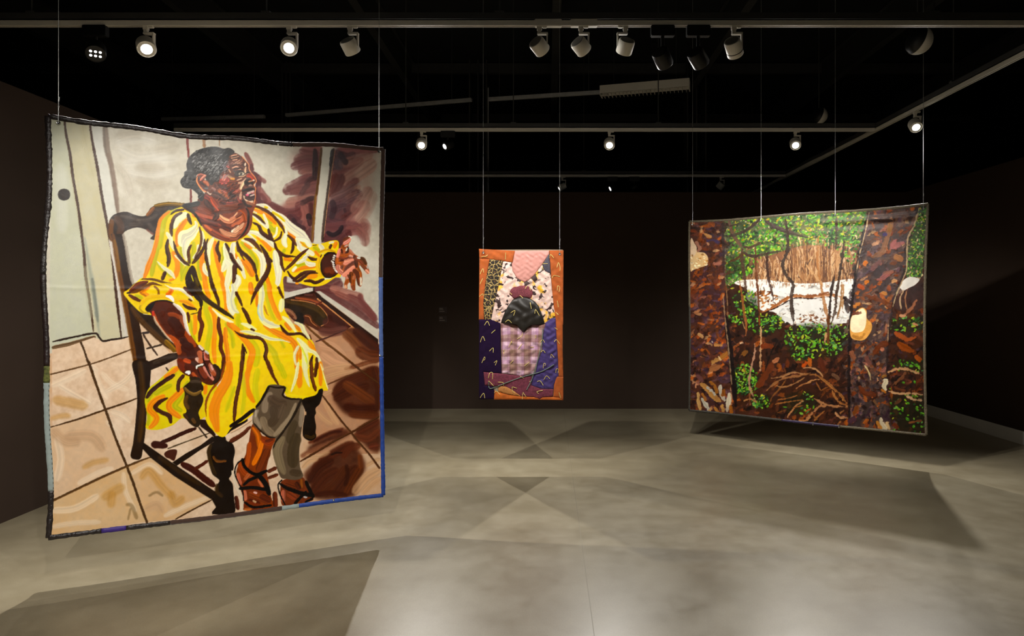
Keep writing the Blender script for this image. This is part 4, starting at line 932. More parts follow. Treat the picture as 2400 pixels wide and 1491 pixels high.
    L([(980, 370), (1060, 430), (1210, 460)], [4, 9, 4], (72, 40, 30)); L([(1080, 290), (1130, 325)], 4, (92, 46, 20)); L([(1010, 100), (1060, 150), (1150, 240)], [8, 9, 4], (86, 40, 18)); L([(1110, 545), (1220, 520), (1250, 490)], 2, (60, 44, 14)); L([(1215, 455), (1205, 495)], 2.2, (60, 40, 14))
    # front of the dress
    for a, w in (([(1100, 640), (1120, 800), (1180, 1000)], 9), ([(1340, 320), (1380, 520), (1440, 760), (1400, 1000), (1380, 1200)], 12), ([(1700, 700), (1800, 900), (1820, 1100)], 9), ([(1880, 600), (1900, 760)], 9), ([(1700, 1200), (1760, 1400)], 8)):
        L(a, w, (204, 196, 20), soft=3, br=0.15)
    for a, w in (([(1340, 0), (1380, 150), (1420, 280)], 11), ([(1620, 0), (1680, 200), (1700, 400), (1700, 540)], 9), ([(1180, 560), (1190, 720), (1170, 880)], 9), ([(1430, 440), (1500, 560), (1520, 760), (1500, 1000), (1500, 1200), (1520, 1350)], 11), ([(1690, 780), (1690, 950), (1720, 1150), (1740, 1491)], 11), ([(1740, 700), (1860, 790), (1960, 860)], 14)):
        L(a, w, OR, soft=1.5, br=0.12)
    L([(1460, 0), (1510, 160), (1570, 320), (1580, 430)], [8, 9, 8, 6], (86, 46, 18), br=0.4); L([(1060, 0), (1140, 120), (1220, 260), (1280, 330), (1285, 430)], [14, 20, 13, 9, 8], (42, 26, 14), br=0.2); L([(1200, 100), (1350, 280), (1550, 430), (1750, 560), (1830, 620)], [14, 13, 11, 10, 6], (66, 46, 12), br=0.35); L([(1270, 450), (1260, 600), (1300, 720), (1270, 880), (1250, 1000)], [8, 10, 10, 10, 6], (84, 36, 14)); L([(1580, 590), (1580, 760), (1620, 950), (1610, 1100), (1660, 1250), (1650, 1380), (1630, 1491)], [8, 10, 9, 10, 9, 9, 8], (84, 36, 14)); L([(1060, 520), (1080, 600), (1080, 690)], [7, 7, 3], (84, 36, 14)); L([(1280, 480), (1290, 430)], 5, (60, 34, 14))
    L([(1470, 450), (1600, 570), (1740, 650), (1830, 680)], [3, 7, 8, 4], (244, 226, 168), br=0.2)
    for a, w in (([(1700, 30), (1740, 200), (1760, 400), (1820, 560)], [6, 11, 13, 8]), ([(1900, 0), (1820, 180), (1800, 300)], [4, 9, 5]), ([(1740, 430), (1820, 500), (1900, 520)], [8, 9, 4])):
        L(a, w, WH, br=0.12, col2=(240, 238, 190))
    L([(1880, 170), (1900, 280)], 6, (140, 82, 16), br=0.4)
    # bodice right of the neckline and right sleeve
    DB()
    for a, w in (([(330, 500), (500, 600), (600, 700)], 10), ([(180, 700), (330, 860), (420, 1000), (440, 1150)], 9), ([(640, 430), (720, 500), (770, 470)], 11), ([(560, 200), (600, 300), (680, 380)], 8), ([(870, 880), (900, 820)], 7), ([(1100, 1090), (1250, 1060)], 9), ([(540, 1300), (560, 1491)], 8), ([(1400, 790), (1470, 850)], 12)):
        L(a, w, YG, soft=3, br=0.15)
    for a, w in (([(360, 160), (480, 190), (560, 210)], 9), ([(580, 230), (680, 310), (760, 400)], [8, 12, 5]), ([(800, 330), (880, 430)], 6), ([(960, 510), (1040, 600), (1090, 650)], [5, 11, 6]), ([(440, 620), (560, 700), (660, 830)], [5, 12, 12]), ([(240, 720), (340, 800)], 8), ([(200, 1000), (300, 1100), (370, 1250)], [12, 18, 13]), ([(40, 870), (110, 960)], 8), ([(600, 1280), (640, 1400), (660, 1491)], 10), ([(900, 970), (1020, 990)], 9), ([(1050, 1190), (1200, 1130), (1420, 1100)], [5, 10, 9]), ([(1290, 1280), (1440, 1250)], 11), ([(1090, 1380), (1130, 1385)], 6), ([(1410, 850), (1480, 930)], 7), ([(1730, 780), (1770, 700)], 9)):
        L(a, w, OR, soft=1.5, br=0.12)
    L([(330, 600), (420, 560), (540, 660)], 6, YE); L([(260, 120), (330, 220), (340, 380), (310, 480), (180, 620), (90, 690)], 6.5, (236, 196, 12), br=0.1)
    for a, w in (([(400, 90), (560, 100), (700, 210), (860, 300), (1000, 450), (1180, 580), (1320, 700)], [6, 10, 11, 13, 17, 18, 8]), ([(350, 170), (440, 220)], 3), ([(360, 250), (480, 330), (620, 470)], [3, 9, 4]), ([(545, 230), (590, 340), (630, 460)], [4, 6, 3]), ([(770, 450), (760, 560), (710, 620)], 4), ([(915, 440), (920, 560), (890, 680), (930, 770)], [2, 7, 10, 8]), ([(290, 520), (460, 560), (620, 660), (720, 770)], [5, 9, 11, 9]), ([(250, 530), (340, 600), (440, 680)], [5, 5, 2]), ([(180, 660), (280, 700), (400, 790)], [3, 5, 3]), ([(370, 810), (480, 890), (540, 1010), (530, 1200), (490, 1300)], [5, 10, 12, 9, 4]), ([(740, 850), (770, 1000), (800, 1200), (790, 1420)], [9, 16, 13, 6]), ([(120, 950), (180, 1100), (240, 1300)], [4, 8, 5]), ([(100, 1250), (140, 1330), (60, 1490)], [6, 11, 8]), ([(40, 720), (30, 860), (60, 1000)], [7, 10, 5]),
                 ([(1110, 640), (1250, 660), (1330, 760)], 10), ([(1130, 780), (1280, 840), (1380, 900)], 9), ([(1180, 830), (1150, 760), (1120, 680)], 9), ([(1100, 1050), (1200, 1000), (1290, 930)], [4, 8, 4]), ([(1250, 1010), (1300, 1060), (1420, 1070)], [4, 10, 6]), ([(1040, 1170), (1090, 1110)], 6), ([(1490, 750), (1530, 800), (1530, 870)], 8), ([(1560, 1310), (1680, 1280)], [3, 6]), ([(1650, 710), (1720, 690)], 4), ([(800, 1230), (780, 1400)], 9), ([(1300, 900), (1220, 960)], 6)):
        L(a, [v * 1.3 for v in w] if isinstance(w, list) else w * 1.3, WH, br=0.12, soft=1.2, alpha=0.95, col2=(246, 236, 200))
    L([(700, 200), (800, 260), (900, 350)], 6, YE, alpha=0.9); L([(560, 110), (620, 130)], 5, YE)
    L([(1160, 690), (1280, 790)], 4, (230, 160, 40))
    for a, w in (([(320, 120), (420, 105), (540, 150), (660, 220), (760, 320), (860, 450), (900, 540)], [4, 6, 8, 7, 7, 7, 6]), ([(360, 220), (470, 290), (580, 400)], [5, 8, 3]), ([(370, 370), (470, 430), (520, 540), (690, 660)], [5, 8, 10, 9]), ([(630, 480), (660, 580), (710, 680)], [5, 9, 5]), ([(850, 520), (820, 620), (710, 690)], [4, 6, 4]), ([(950, 580), (1040, 660), (1100, 760)], [5, 8, 4]), ([(1035, 690), (1040, 800), (1000, 890)], [5, 8, 4]), ([(730, 710), (780, 830), (900, 920), (1000, 930), (1110, 940)], [6, 7, 8, 6, 3]), ([(740, 760), (830, 920), (850, 1060), (900, 1190)], [4, 7, 8, 6]), ([(1300, 800), (1150, 920), (1020, 1060), (880, 1180)], [4, 8, 8, 5]), ([(230, 640), (360, 680), (460, 790), (520, 870)], [5, 11, 9, 4]), ([(490, 740), (570, 860), (620, 980), (640, 1100), (590, 1240), (480, 1400), (410, 1491)], [4, 10, 11, 11, 12, 11, 10]), ([(110, 690), (150, 830), (270, 930), (370, 1050), (430, 1230)], [6, 10, 10, 10, 7]), ([(160, 880), (230, 1000)], [5, 2]), ([(430, 1240), (450, 1340)], 7), ([(0, 880), (60, 1010), (190, 1170)], [7, 9, 4]), ([(60, 1080), (60, 1250), (40, 1380)], [9, 9, 6]), ([(640, 960), (690, 1020)], 6),
                 ([(950, 1180), (1010, 1270), (1080, 1300), (1220, 1210), (1420, 1180)], [4, 8, 8, 9, 4]), ([(1040, 1335), (1130, 1340), (1230, 1270), (1330, 1200), (1460, 1215)], [5, 8, 8, 8, 4]), ([(1230, 1345), (1330, 1340), (1420, 1370), (1560, 1310)], [6, 8, 8, 6]), ([(1290, 940), (1370, 980), (1460, 980)], [4, 8, 6]), ([(1680, 740), (1655, 800)], 7), ([(1370, 750), (1440, 740)], 2), ([(1500, 950), (1520, 900)], 3)):
        L(a, w, (78, 42, 24), br=0.35, dry=0.1)
    L([(1490, 870), (1620, 830), (1750, 870)], 8, (232, 178, 14)); L([(1480, 960), (1450, 1100), (1520, 1260)], 9, (238, 190, 14), br=0.1)
    L([(780, 1450), (830, 1491)], 5, (110, 68, 20))
    # lap and skirt
    DD()
    for a, w in (([(90, 250), (80, 420), (150, 600)], 9), ([(580, 60), (610, 250), (660, 480), (740, 640)], 9), ([(120, 620), (200, 800)], 10), ([(350, 1000), (440, 1150), (420, 1400)], 16), ([(600, 1050), (720, 1180), (780, 1350), (860, 1480)], 14), ([(820, 950), (900, 1100)], 8)):
        L(a, w, (204, 196, 20), soft=4, br=0.15, alpha=0.85)
    for a, w in (([(330, 30), (350, 200)], 12), ([(430, 200), (440, 420)], 7), ([(630, 60), (680, 300), (760, 500), (830, 640)], 11), ([(20, 720), (140, 860), (260, 1000), (360, 1150), (340, 1300), (290, 1491)], [12, 13, 13, 15, 16, 14]), ([(560, 740), (760, 850), (960, 950), (1080, 1080), (1090, 1300), (1080, 1450)], [7, 13, 16, 14, 11, 8]), ([(920, 700), (1000, 800)], 10), ([(1080, 740), (1160, 820)], 8), ([(1300, 1000), (1360, 1100), (1410, 1170)], [6, 12, 6]), ([(1490, 1420), (1500, 1491)], 6), ([(1160, 1100), (1160, 1300)], 7)):
        L(a, w, OR, soft=1.5, br=0.12)
    for a, w in (([(520, 50), (520, 250), (500, 420), (520, 600), (600, 690), (720, 740), (820, 750)], [7, 12, 11, 10, 12, 14, 8]), ([(860, 310), (850, 420), (840, 500)], [9, 12, 6]), ([(870, 590), (960, 660), (1040, 760), (1110, 880)], [5, 9, 7, 3]), ([(1070, 680), (1180, 740), (1230, 840), (1320, 960)], [3, 9, 8, 4]), ([(180, 700), (300, 740), (440, 810)], [4, 9, 3]), ([(165, 830), (340, 850), (560, 920), (680, 960), (860, 980), (1000, 1020)], [4, 8, 8, 7, 4, 2]), ([(1110, 950), (1190, 1030), (1280, 1130), (1430, 1220), (1540, 1480)], [6, 12, 7, 6, 5]), ([(1200, 1040), (1240, 1200), (1240, 1490)], [9, 13, 12]), ([(1130, 1080), (1065, 1230), (1090, 1400)], [6, 6, 3]), ([(1110, 1440), (1100, 1491)], 6), ([(40, 60), (60, 150), (20, 300), (60, 460), (140, 520)], [12, 13, 9, 12, 5])):
        L(a, [v * 1.2 for v in w] if isinstance(w, list) else w * 1.2, WH, br=0.14, soft=1.2, alpha=0.95, col2=(236, 234, 150))
    L([(470, 380), (460, 520), (540, 660)], 4, (168, 196, 206), alpha=0.8); L([(1180, 1100), (1260, 1300), (1260, 1490)], 5, (214, 222, 60), alpha=0.8); L([(560, 400), (600, 520), (640, 570)], [3, 5, 2], (190, 120, 50), alpha=0.8)
    for a, w in (([(520, 20), (430, 150), (370, 280), (335, 390)], [11, 9, 7, 3], ), ([(90, 180), (150, 300), (200, 420)], [7, 8, 4]), ([(200, 440), (270, 560), (330, 700)], [7, 10, 9]), ([(340, 790), (400, 820)], 5), ([(800, 90), (840, 200), (880, 280)], [5, 7, 4]), ([(65, 820), (170, 890), (330, 930), (470, 940), (560, 1010), (600, 1140), (580, 1260), (640, 1380), (700, 1491)], [2, 7, 9, 8, 7, 9, 9, 8, 8]), ([(830, 730), (900, 830), (980, 880), (1140, 870), (1220, 900), (1300, 980)], [5, 8, 7, 7, 6, 3]), ([(200, 1040), (210, 1200), (190, 1380), (180, 1491)], [4, 10, 10, 10]), ([(230, 1090), (270, 1200)], 3), ([(1370, 1230), (1340, 1350), (1360, 1491)], [4, 8, 8]), ([(1430, 1270), (1440, 1400), (1410, 1491)], [5, 9, 9]), ([(1320, 890), (1345, 970)], 3)):
        L(a, w, (76, 38, 16), br=0.35, dry=0.1)
    Z6()
    for a, w in (([(120, 0), (120, 120), (60, 250), (20, 400), (40, 560)], [10, 14, 14, 16, 10]), ([(310, 0), (270, 120), (280, 230), (330, 320)], [10, 14, 14, 12]), ([(700, 40), (700, 200)], 13), ([(870, 0), (870, 190)], 9)):
        L(a, w, OR, soft=3, br=0.12)
    for a, w in (([(170, 200), (100, 400)], 10), ([(360, 60), (340, 200), (360, 320)], 14), ([(540, 20), (580, 120)], 14), ([(230, 20), (250, 250), (230, 420)], 10), ([(520, 180), (440, 190)], 5)):
        L(a, w, (206, 200, 18), soft=4, br=0.15, alpha=0.8)
    for a, w in (([(235, -10), (215, 150), (180, 330), (168, 475)], [9, 9, 9, 9]), ([(430, -10), (480, 100), (530, 185)], [8, 8, 4]), ([(90, -10), (60, 100), (0, 200)], [8, 9, 4]), ([(795, 0), (800, 120), (830, 230)], [8, 9, 8]), ([(840, 0), (825, 120)], 8)):
        L(a, w, (92, 46, 14), br=0.35)
    for a, w in (([(690, 0), (670, 120), (630, 240)], [6, 8, 3]), ([(740, 0), (750, 100), (780, 200)], [10, 10, 3]), ([(870, 10), (900, 120), (930, 215)], 2.5)):
        L(a, w, (236, 234, 170), br=0.15)
    L([(600, 270), (700, 285), (800, 290)], 10, (238, 214, 14), alpha=0.7); L([(580, 200), (600, 240)], 8, (206, 204, 20), alpha=0.7)
    DE(); L([(1480, -10), (1400, 250), (1220, 500), (1150, 700), (1160, 900)], [4, 6, 5, 5, 3], (124, 62, 14), br=0.4)
    L([(1560, 0), (1500, 300), (1330, 600), (1270, 800), (1300, 1000), (1330, 1150)], [13, 22, 24, 20, 20, 10], (244, 148, 14), soft=2, br=0.12)
    # turned arm post
    DE(); F([(890, 230), (1080, 260), (1080, 340), (1110, 400), (1110, 460), (1075, 500), (1110, 600), (1090, 700), (1030, 830), (1055, 930), (1060, 1020), (1000, 1080), (900, 1030), (830, 950), (775, 880), (830, 810), (780, 680), (800, 520), (775, 420), (830, 360), (885, 310)], (50, 34, 14), True, col2=(34, 22, 12), mix=2, var=0.18)
    L([(800, 430), (860, 490), (960, 530), (1070, 480)], 8, (110, 82, 34), br=0.4); L([(840, 560), (810, 660), (860, 770)], 9, (92, 64, 26), soft=3); L([(930, 940), (970, 1000)], 8, (100, 66, 30), alpha=0.8); L([(900, 320), (1000, 310), (1060, 330)], 8, (60, 48, 38), br=0.7, alpha=0.7); L([(790, 860), (840, 930)], 8, (70, 46, 22), alpha=0.7)
    # --- left arm and hand
    HL()
    F([(0, 230), (30, 170), (110, 110), (220, 92), (340, 96), (430, 140), (540, 200), (600, 290), (625, 430), (660, 560), (720, 660), (800, 770), (880, 830), (970, 910), (985, 1000), (1030, 1070), (1110, 1140), (1130, 1240), (1100, 1330), (1020, 1380), (930, 1370), (840, 1320), (700, 1260), (600, 1220), (510, 1130), (485, 1040), (500, 900), (480, 800), (380, 700), (280, 600), (200, 500), (130, 400), (90, 300), (60, 270)], (98, 40, 16), True, col2=(70, 26, 12), mix=2, var=0.12)
    F([(5, 230), (40, 170), (150, 110), (120, 190), (75, 250), (40, 270)], (28, 20, 12), var=0.2); L([(150, 105), (300, 92), (430, 135), (540, 200)], 3.5, (36, 22, 12))
    for a, w, c in (([(120, 270), (170, 380), (240, 480), (330, 620)], [8, 7, 7, 7], (196, 96, 40)), ([(330, 610), (420, 680), (480, 740), (510, 830)], [9, 13, 14, 10], (190, 84, 28)), ([(500, 560), (600, 580), (680, 680), (760, 790)], [4, 10, 12, 9], (176, 74, 24)), ([(540, 720), (500, 800), (520, 900)], 12, (186, 84, 30)), ([(120, 260), (130, 320)], 7, (196, 50, 28)), ([(360, 300), (450, 310), (520, 350)], 10, (150, 66, 26)), ([(540, 330), (560, 430), (590, 520)], 8, (168, 88, 48)),
                    ([(250, 300), (300, 420), (400, 560)], 26, (84, 32, 12)), ([(400, 400), (480, 480), (540, 600)], 24, (64, 24, 10)), ([(560, 700), (620, 760), (700, 800)], 16, (58, 22, 12)), ([(600, 800), (680, 860), (700, 940)], 22, (66, 24, 10)), ([(520, 1000), (560, 1080), (560, 1150)], 14, (120, 42, 18)), ([(600, 1000), (680, 1030)], 10, (206, 88, 44)), ([(640, 1100), (720, 1180), (700, 1220)], 18, (84, 32, 14)), ([(780, 980), (820, 1020)], 9, (236, 190, 170)), ([(820, 880), (850, 960), (840, 1030)], 12, (206, 110, 70)),
                    ([(720, 1040), (770, 1070)], 10, (70, 44, 36)), ([(720, 1200), (780, 1270)], 8, (186, 86, 40)), ([(830, 1130), (870, 1180), (920, 1260)], 12, (130, 52, 24)), ([(890, 1110), (960, 1200), (1040, 1310)], [7, 9, 6], (232, 150, 130)), ([(980, 1060), (1010, 1140), (1060, 1220)], [7, 10, 9], (206, 120, 90)), ([(1000, 1080), (1030, 1150)], 5, (238, 186, 170)), ([(1020, 1190), (1060, 1230)], 8, (176, 84, 40)), ([(890, 890), (910, 980), (960, 1000)], 8, (220, 130, 110)), ([(920, 910), (950, 960)], 7, (150, 58, 26))):
        L(a, w, c, soft=2, br=0.3, alpha=0.9)
    L([(430, 140), (520, 210), (590, 300), (610, 430), (650, 560), (690, 630)], [6, 9, 8, 8, 8, 3], (228, 214, 200), br=0.2); L([(130, 330), (160, 410), (230, 510), (330, 640), (430, 740)], [4, 5, 4, 4, 2], (226, 196, 164)); L([(820, 780), (880, 840)], 6, (226, 196, 180)); L([(910, 860), (965, 905)], 5, (220, 214, 206))
    L([(780, 1130), (790, 1095), (880, 1065)], 5, WH); L([(800, 1110), (870, 1090)], 3, (70, 60, 44)); L([(620, 1190), (670, 1180), (660, 1215)], 6, WH)
    L([(880, 890), (885, 1000), (920, 1080), (940, 1140), (1000, 1250)], 3.6, (40, 16, 10)); L([(890, 1015), (990, 1010)], 2.4, (50, 20, 12)); L([(800, 1140), (830, 1230), (900, 1310)], 3.2, (44, 18, 10)); L([(1050, 1080), (1110, 1150), (1110, 1270), (1040, 1350)], 10, (52, 32, 12)); L([(690, 1290), (760, 1270), (840, 1300)], 6, (52, 36, 20), br=0.5)
    # --- right forearm and hand
    HR()
    F([(10, 780), (30, 650), (110, 530), (220, 455), (330, 455), (420, 480), (440, 600), (430, 800), (460, 960), (380, 1030), (250, 1075), (130, 1065), (50, 960)], (84, 34, 14), True, col2=(58, 24, 14), mix=2.2, var=0.2)
    L([(30, 700), (40, 900), (120, 1050), (260, 1070), (400, 1010)], 3.5, (34, 22, 12)); L([(110, 530), (230, 455), (380, 470)], 4, (34, 20, 14)); L([(160, 900), (250, 880), (320, 930)], 14, (136, 60, 22), alpha=0.7, soft=4)
    L([(390, 520), (395, 650), (400, 780), (450, 900)], 7, (44, 18, 12))
    F([(420, 560), (440, 460), (500, 350), (560, 260), (600, 160), (680, 70), (740, 40), (780, 80), (770, 160), (720, 250), (740, 360), (850, 470), (960, 550), (1080, 620), (1170, 740), (1220, 850), (1240, 950), (1190, 990), (1130, 920), (1060, 820), (990, 770), (1000, 850), (1050, 960), (1060, 1100), (1040, 1280), (990, 1300), (930, 1200), (905, 1080), (890, 1200), (885, 1360), (830, 1400), (780, 1340), (750, 1200), (690, 1260), (690, 1350), (640, 1355), (605, 1260), (640, 1110), (630, 1050), (560, 1020), (480, 950), (430, 860), (400, 700)], (176, 92, 50), True, var=0.1)
    for a, w, c in (([(500, 370), (460, 480), (440, 560)], 8, (226, 134, 112)), ([(600, 230), (680, 180), (750, 110)], [6, 9, 7], (226, 140, 124)), ([(590, 140), (660, 100), (720, 70)], 7, (104, 50, 22)), ([(560, 290), (620, 340)], 8, (150, 74, 26)), ([(700, 320), (700, 420), (650, 470)], 6, (70, 34, 22)), ([(545, 370), (560, 470)], 5, (74, 34, 20)), ([(680, 340), (655, 410)], 4, WH), ([(620, 300), (700, 260)], 3.6, (236, 210, 196)),
                    ([(740, 380), (850, 490)], 5, (206, 128, 100)), ([(540, 550), (640, 540), (720, 520)], 12, (168, 84, 34)), ([(500, 590), (600, 610), (680, 620)], 7, (110, 52, 34)), ([(640, 640), (740, 570), (840, 560)], 6, (110, 56, 40)), ([(500, 660), (600, 650)], 4, (92, 44, 30)), ([(620, 730), (700, 690), (840, 640)], [8, 14, 7], (230, 146, 120)), ([(620, 660), (760, 640)], 6, (222, 140, 112)), ([(430, 600), (430, 720), (520, 720)], 8, (190, 96, 40)), ([(450, 790), (470, 890), (560, 970)], 12, (232, 140, 116)), ([(560, 790), (540, 850)], 7, (120, 70, 52)), ([(640, 880), (720, 790), (860, 690)], 9, (112, 60, 46)), ([(600, 960), (660, 890), (720, 840)], 6, (120, 62, 44)), ([(600, 1020), (720, 930), (860, 800)], [11, 14, 8], (228, 142, 116)), ([(740, 530), (830, 560)], 6, (224, 160, 140)),
                    ([(860, 540), (900, 620), (920, 780)], 8, (90, 46, 26)), ([(900, 600), (1000, 640), (1080, 720)], 10, (136, 66, 40)), ([(1030, 590), (1100, 640), (1150, 740)], 9, (92, 52, 22)), ([(1040, 760), (1110, 830), (1150, 900)], 8, (110, 58, 30)), ([(1150, 900), (1210, 960)], 8, (230, 160, 130)), ([(940, 570), (1010, 590)], 5, (236, 222, 206)), ([(1180, 790), (1210, 850)], 4, (232, 214, 200)), ([(900, 720), (930, 820)], 7, (84, 46, 30)), ([(960, 830), (1000, 920)], 6, (140, 78, 30)),
                    ([(780, 960), (780, 1080), (790, 1200)], 10, (100, 52, 22)), ([(850, 900), (920, 960), (960, 1060)], 10, (88, 44, 26)), ([(840, 1050), (840, 1200), (840, 1360)], 8, (158, 78, 24)), ([(860, 1040), (840, 1120)], 5, (214, 130, 90)), ([(1010, 950), (1030, 1050)], 6, (176, 92, 34)), ([(930, 1030), (950, 1160), (980, 1270)], 6, (96, 44, 18)), ([(1020, 1080), (1020, 1270)], 4.6, (236, 214, 190)), ([(680, 1060), (690, 1120)], 6, (206, 134, 112)), ([(700, 1130), (640, 1240)], 6, (150, 76, 24)), ([(640, 1270), (660, 1340)], 5, (222, 170, 130)), ([(760, 1010), (750, 1150)], 4, (70, 36, 20)), ([(820, 1290), (860, 1380)], 8, (120, 56, 20)), ([(700, 1010), (740, 1080)], 5, (90, 48, 30))):
        L(a, w, c, soft=1.2, br=0.28, alpha=0.95)
    L([(720, 45), (770, 60), (775, 100)], 2.6, (240, 226, 212))
    for x, y in ((370, 530), (350, 580), (345, 630), (305, 670), (335, 700), (345, 750), (350, 800), (370, 850), (395, 900), (420, 930)):
        L([(x - 12, y - 8), (x + 12, y + 10)], 3.4, (238, 230, 214), taper=(1, 1)); L([(x + 14, y + 14), (x + 18, y + 22)], 1.8, (60, 44, 34))
    L([(300, 660), (320, 760), (370, 880)], 1.4, (220, 200, 180))
    # --- legs and sandals
    LG()
    F([(230, 520), (300, 560), (340, 640), (470, 660), (440, 760), (410, 860), (380, 1000), (400, 1100), (430, 1280), (440, 1420), (140, 1430), (120, 1280), (100, 1180), (60, 1050), (90, 930), (150, 860), (190, 720)], (150, 66, 18), True, col2=(112, 46, 18), mix=2, var=0.12)
    for a, w, c in (([(240, 560), (290, 640), (300, 760)], [10, 14, 10], (204, 106, 22)), ([(330, 700), (300, 820), (240, 940)], 12, (206, 110, 20)), ([(200, 720), (180, 900), (150, 1000)], 11, (160, 72, 22)), ([(340, 680), (400, 720), (440, 700)], 12, (150, 60, 24)), ([(390, 800), (340, 920), (300, 1010)], 20, (104, 46, 18)), ([(370, 700), (450, 680)], 6, (88, 36, 18)), ([(80, 1040), (100, 1150)], [6, 12], (226, 124, 92)), ([(100, 940), (150, 1030), (220, 1060)], 14, (150, 64, 22)), ([(150, 1100), (200, 1040)], 8, (206, 110, 60)), ([(150, 1230), (160, 1320)], 9, (214, 122, 90)), ([(220, 1260), (320, 1300), (400, 1340)], 18, (136, 62, 24)), ([(200, 1330), (300, 1360)], 12, (108, 42, 18)), ([(330, 1290), (410, 1330)], 16, (100, 40, 18)), ([(300, 1110), (340, 1180)], 8, (176, 96, 60)), ([(150, 1420), (220, 1420)], 6, (190, 110, 50))):
        L(a, w, c, soft=1.5, br=0.3, alpha=0.9)
    F([(560, 1110), (740, 1080), (790, 1110), (830, 1200), (880, 1300), (850, 1340), (700, 1370), (560, 1390), (530, 1290), (530, 1180)], (120, 54, 24), True, var=0.15)
    for a, w, c in (([(560, 1230), (560, 1340)], 10, (206, 112, 84)), ([(620, 1260), (680, 1300)], 14, (150, 66, 34)), ([(600, 1160), (680, 1190)], 14, (112, 50, 22)), ([(750, 1110), (755, 1190)], 7, (150, 84, 28)), ([(700, 1150), (730, 1200)], 12, (76, 34, 18)), ([(780, 1290), (810, 1296)], 5, (220, 214, 214)), ([(820, 1250), (860, 1300)], 8, (90, 40, 20))):
        L(a, w, c, soft=1.5, br=0.3, alpha=0.9)
    F([(410, 105), (580, 125), (560, 215), (630, 250), (740, 245), (770, 330), (775, 440), (755, 560), (730, 760), (735, 960), (770, 1070), (700, 1110), (590, 1100), (530, 1080), (480, 950), (450, 840), (445, 760), (475, 670), (420, 655), (350, 620), (290, 570), (235, 510), (240, 400), (280, 330), (340, 240)], (104, 86, 66), True, col2=(88, 72, 54), mix=1.6, var=0.08)
    for a, w, c in (([(420, 200), (370, 290), (360, 380)], 16, (150, 130, 106)), ([(290, 370), (260, 440), (310, 560)], [6, 12, 14], (160, 142, 118)), ([(340, 460), (380, 560), (440, 620)], 16, (142, 122, 96)), ([(690, 300), (630, 450), (520, 580), (460, 640)], [8, 12, 14, 10], (160, 140, 112)), ([(430, 250), (500, 300), (560, 300)], 24, (84, 66, 50)), ([(450, 350), (470, 450), (420, 520)], 20, (78, 62, 46)), ([(560, 330), (520, 440)], 16, (96, 78, 60)), ([(760, 330), (745, 460), (740, 540)], 10, (150, 132, 110)), ([(680, 500), (640, 600), (620, 700)], 18, (76, 62, 42)), ([(700, 650), (660, 800), (660, 950)], 26, (72, 58, 38)), ([(560, 660), (500, 780), (520, 920), (570, 1040)], [12, 22, 20, 14], (140, 122, 92)), ([(650, 1030), (730, 1040)], 16, (74, 58, 40)), ([(270, 370), (265, 440)], 4, (200, 184, 160))):
        L(a, w, c, soft=3, br=0.25, alpha=0.85)
    L([(410, 115), (330, 260), (270, 340)], 6, (34, 24, 14)); L([(405, 115), (490, 130), (575, 130), (555, 210), (620, 245), (740, 255)], 5, (38, 26, 16)); L([(250, 510), (320, 590), (400, 650), (470, 660)], 4, (40, 28, 18)); L([(750, 255), (660, 440), (560, 590), (480, 700), (450, 780)], [7, 6, 5, 5, 3], (40, 30, 20))
    F([(760, 260), (900, 210), (940, 150), (980, 155), (950, 290), (900, 350), (905, 400), (890, 440), (905, 540), (900, 600), (905, 660), (840, 695), (770, 650), (765, 560), (780, 450), (790, 380)], (30, 20, 12), True, var=0.25); L([(790, 640), (850, 660), (890, 640)], 7, (70, 48, 18), alpha=0.8); L([(795, 390), (795, 420)], 4, (200, 160, 120))
    L([(0, 540), (120, 460), (250, 360)], 9, (30, 20, 12)); L([(0, 605), (120, 540), (225, 470)], 6, (206, 172, 138)); L([(0, 690), (110, 630), (210, 545)], 8, (104, 50, 28)); L([(400, 1020), (480, 980)], 9, (104, 50, 30)); L([(400, 1090), (500, 1050)], 8, (100, 48, 28)); L([(470, 1250), (480, 1400)], 12, (96, 42, 22)); L([(15, 1010), (60, 1170), (120, 1300), (120, 1440)], [5, 8, 7, 7], (198, 182, 160)); L([(60, 1290), (80, 1420)], 10, (84, 36, 20))
    for a, w in (([(150, 885), (75, 930), (45, 1030), (90, 1150), (130, 1230), (140, 1330)], 3.4), ([(125, 890), (160, 980), (270, 1050), (380, 1010)], 8), ([(140, 1160), (200, 1110), (290, 1070), (370, 1010)], 7), ([(100, 1200), (240, 1190), (400, 1220)], 8), ([(310, 1070), (370, 1150), (410, 1260)], 12), ([(150, 1350), (250, 1400), (430, 1380)], 6), ([(545, 1110), (505, 1160), (525, 1260), (580, 1380)], 3.6), ([(525, 1150), (600, 1200), (740, 1250), (870, 1280)], [6, 9, 10, 9]), ([(680, 1370), (740, 1300), (800, 1240)], 7), ([(800, 1130), (830, 1200), (880, 1290)], 8), ([(790, 1350), (870, 1310)], 5)):
        L(a, w, (20, 15, 12), br=0.15, taper=(0.7, 0.7))
    L([(250, 1240), (280, 1250)], 5, (220, 170, 160)); L([(240, 1330), (270, 1350)], 5, (206, 160, 120))
    # --- neck, chest and head
    PX(); F([(455, 490), (470, 470), (500, 455), (560, 470), (600, 470), (592, 500), (590, 525), (580, 548), (558, 562), (535, 567), (510, 560), (490, 548), (472, 526), (462, 508)], (140, 66, 36), True, col2=(112, 48, 26), mix=2, var=0.12)
    F([(430, 488), (450, 478), (470, 470), (500, 470), (520, 500), (530, 540), (505, 556), (485, 545), (470, 525), (458, 505)], (112, 54, 32), True, col2=(82, 38, 24), mix=2, var=0.15)
    DA()
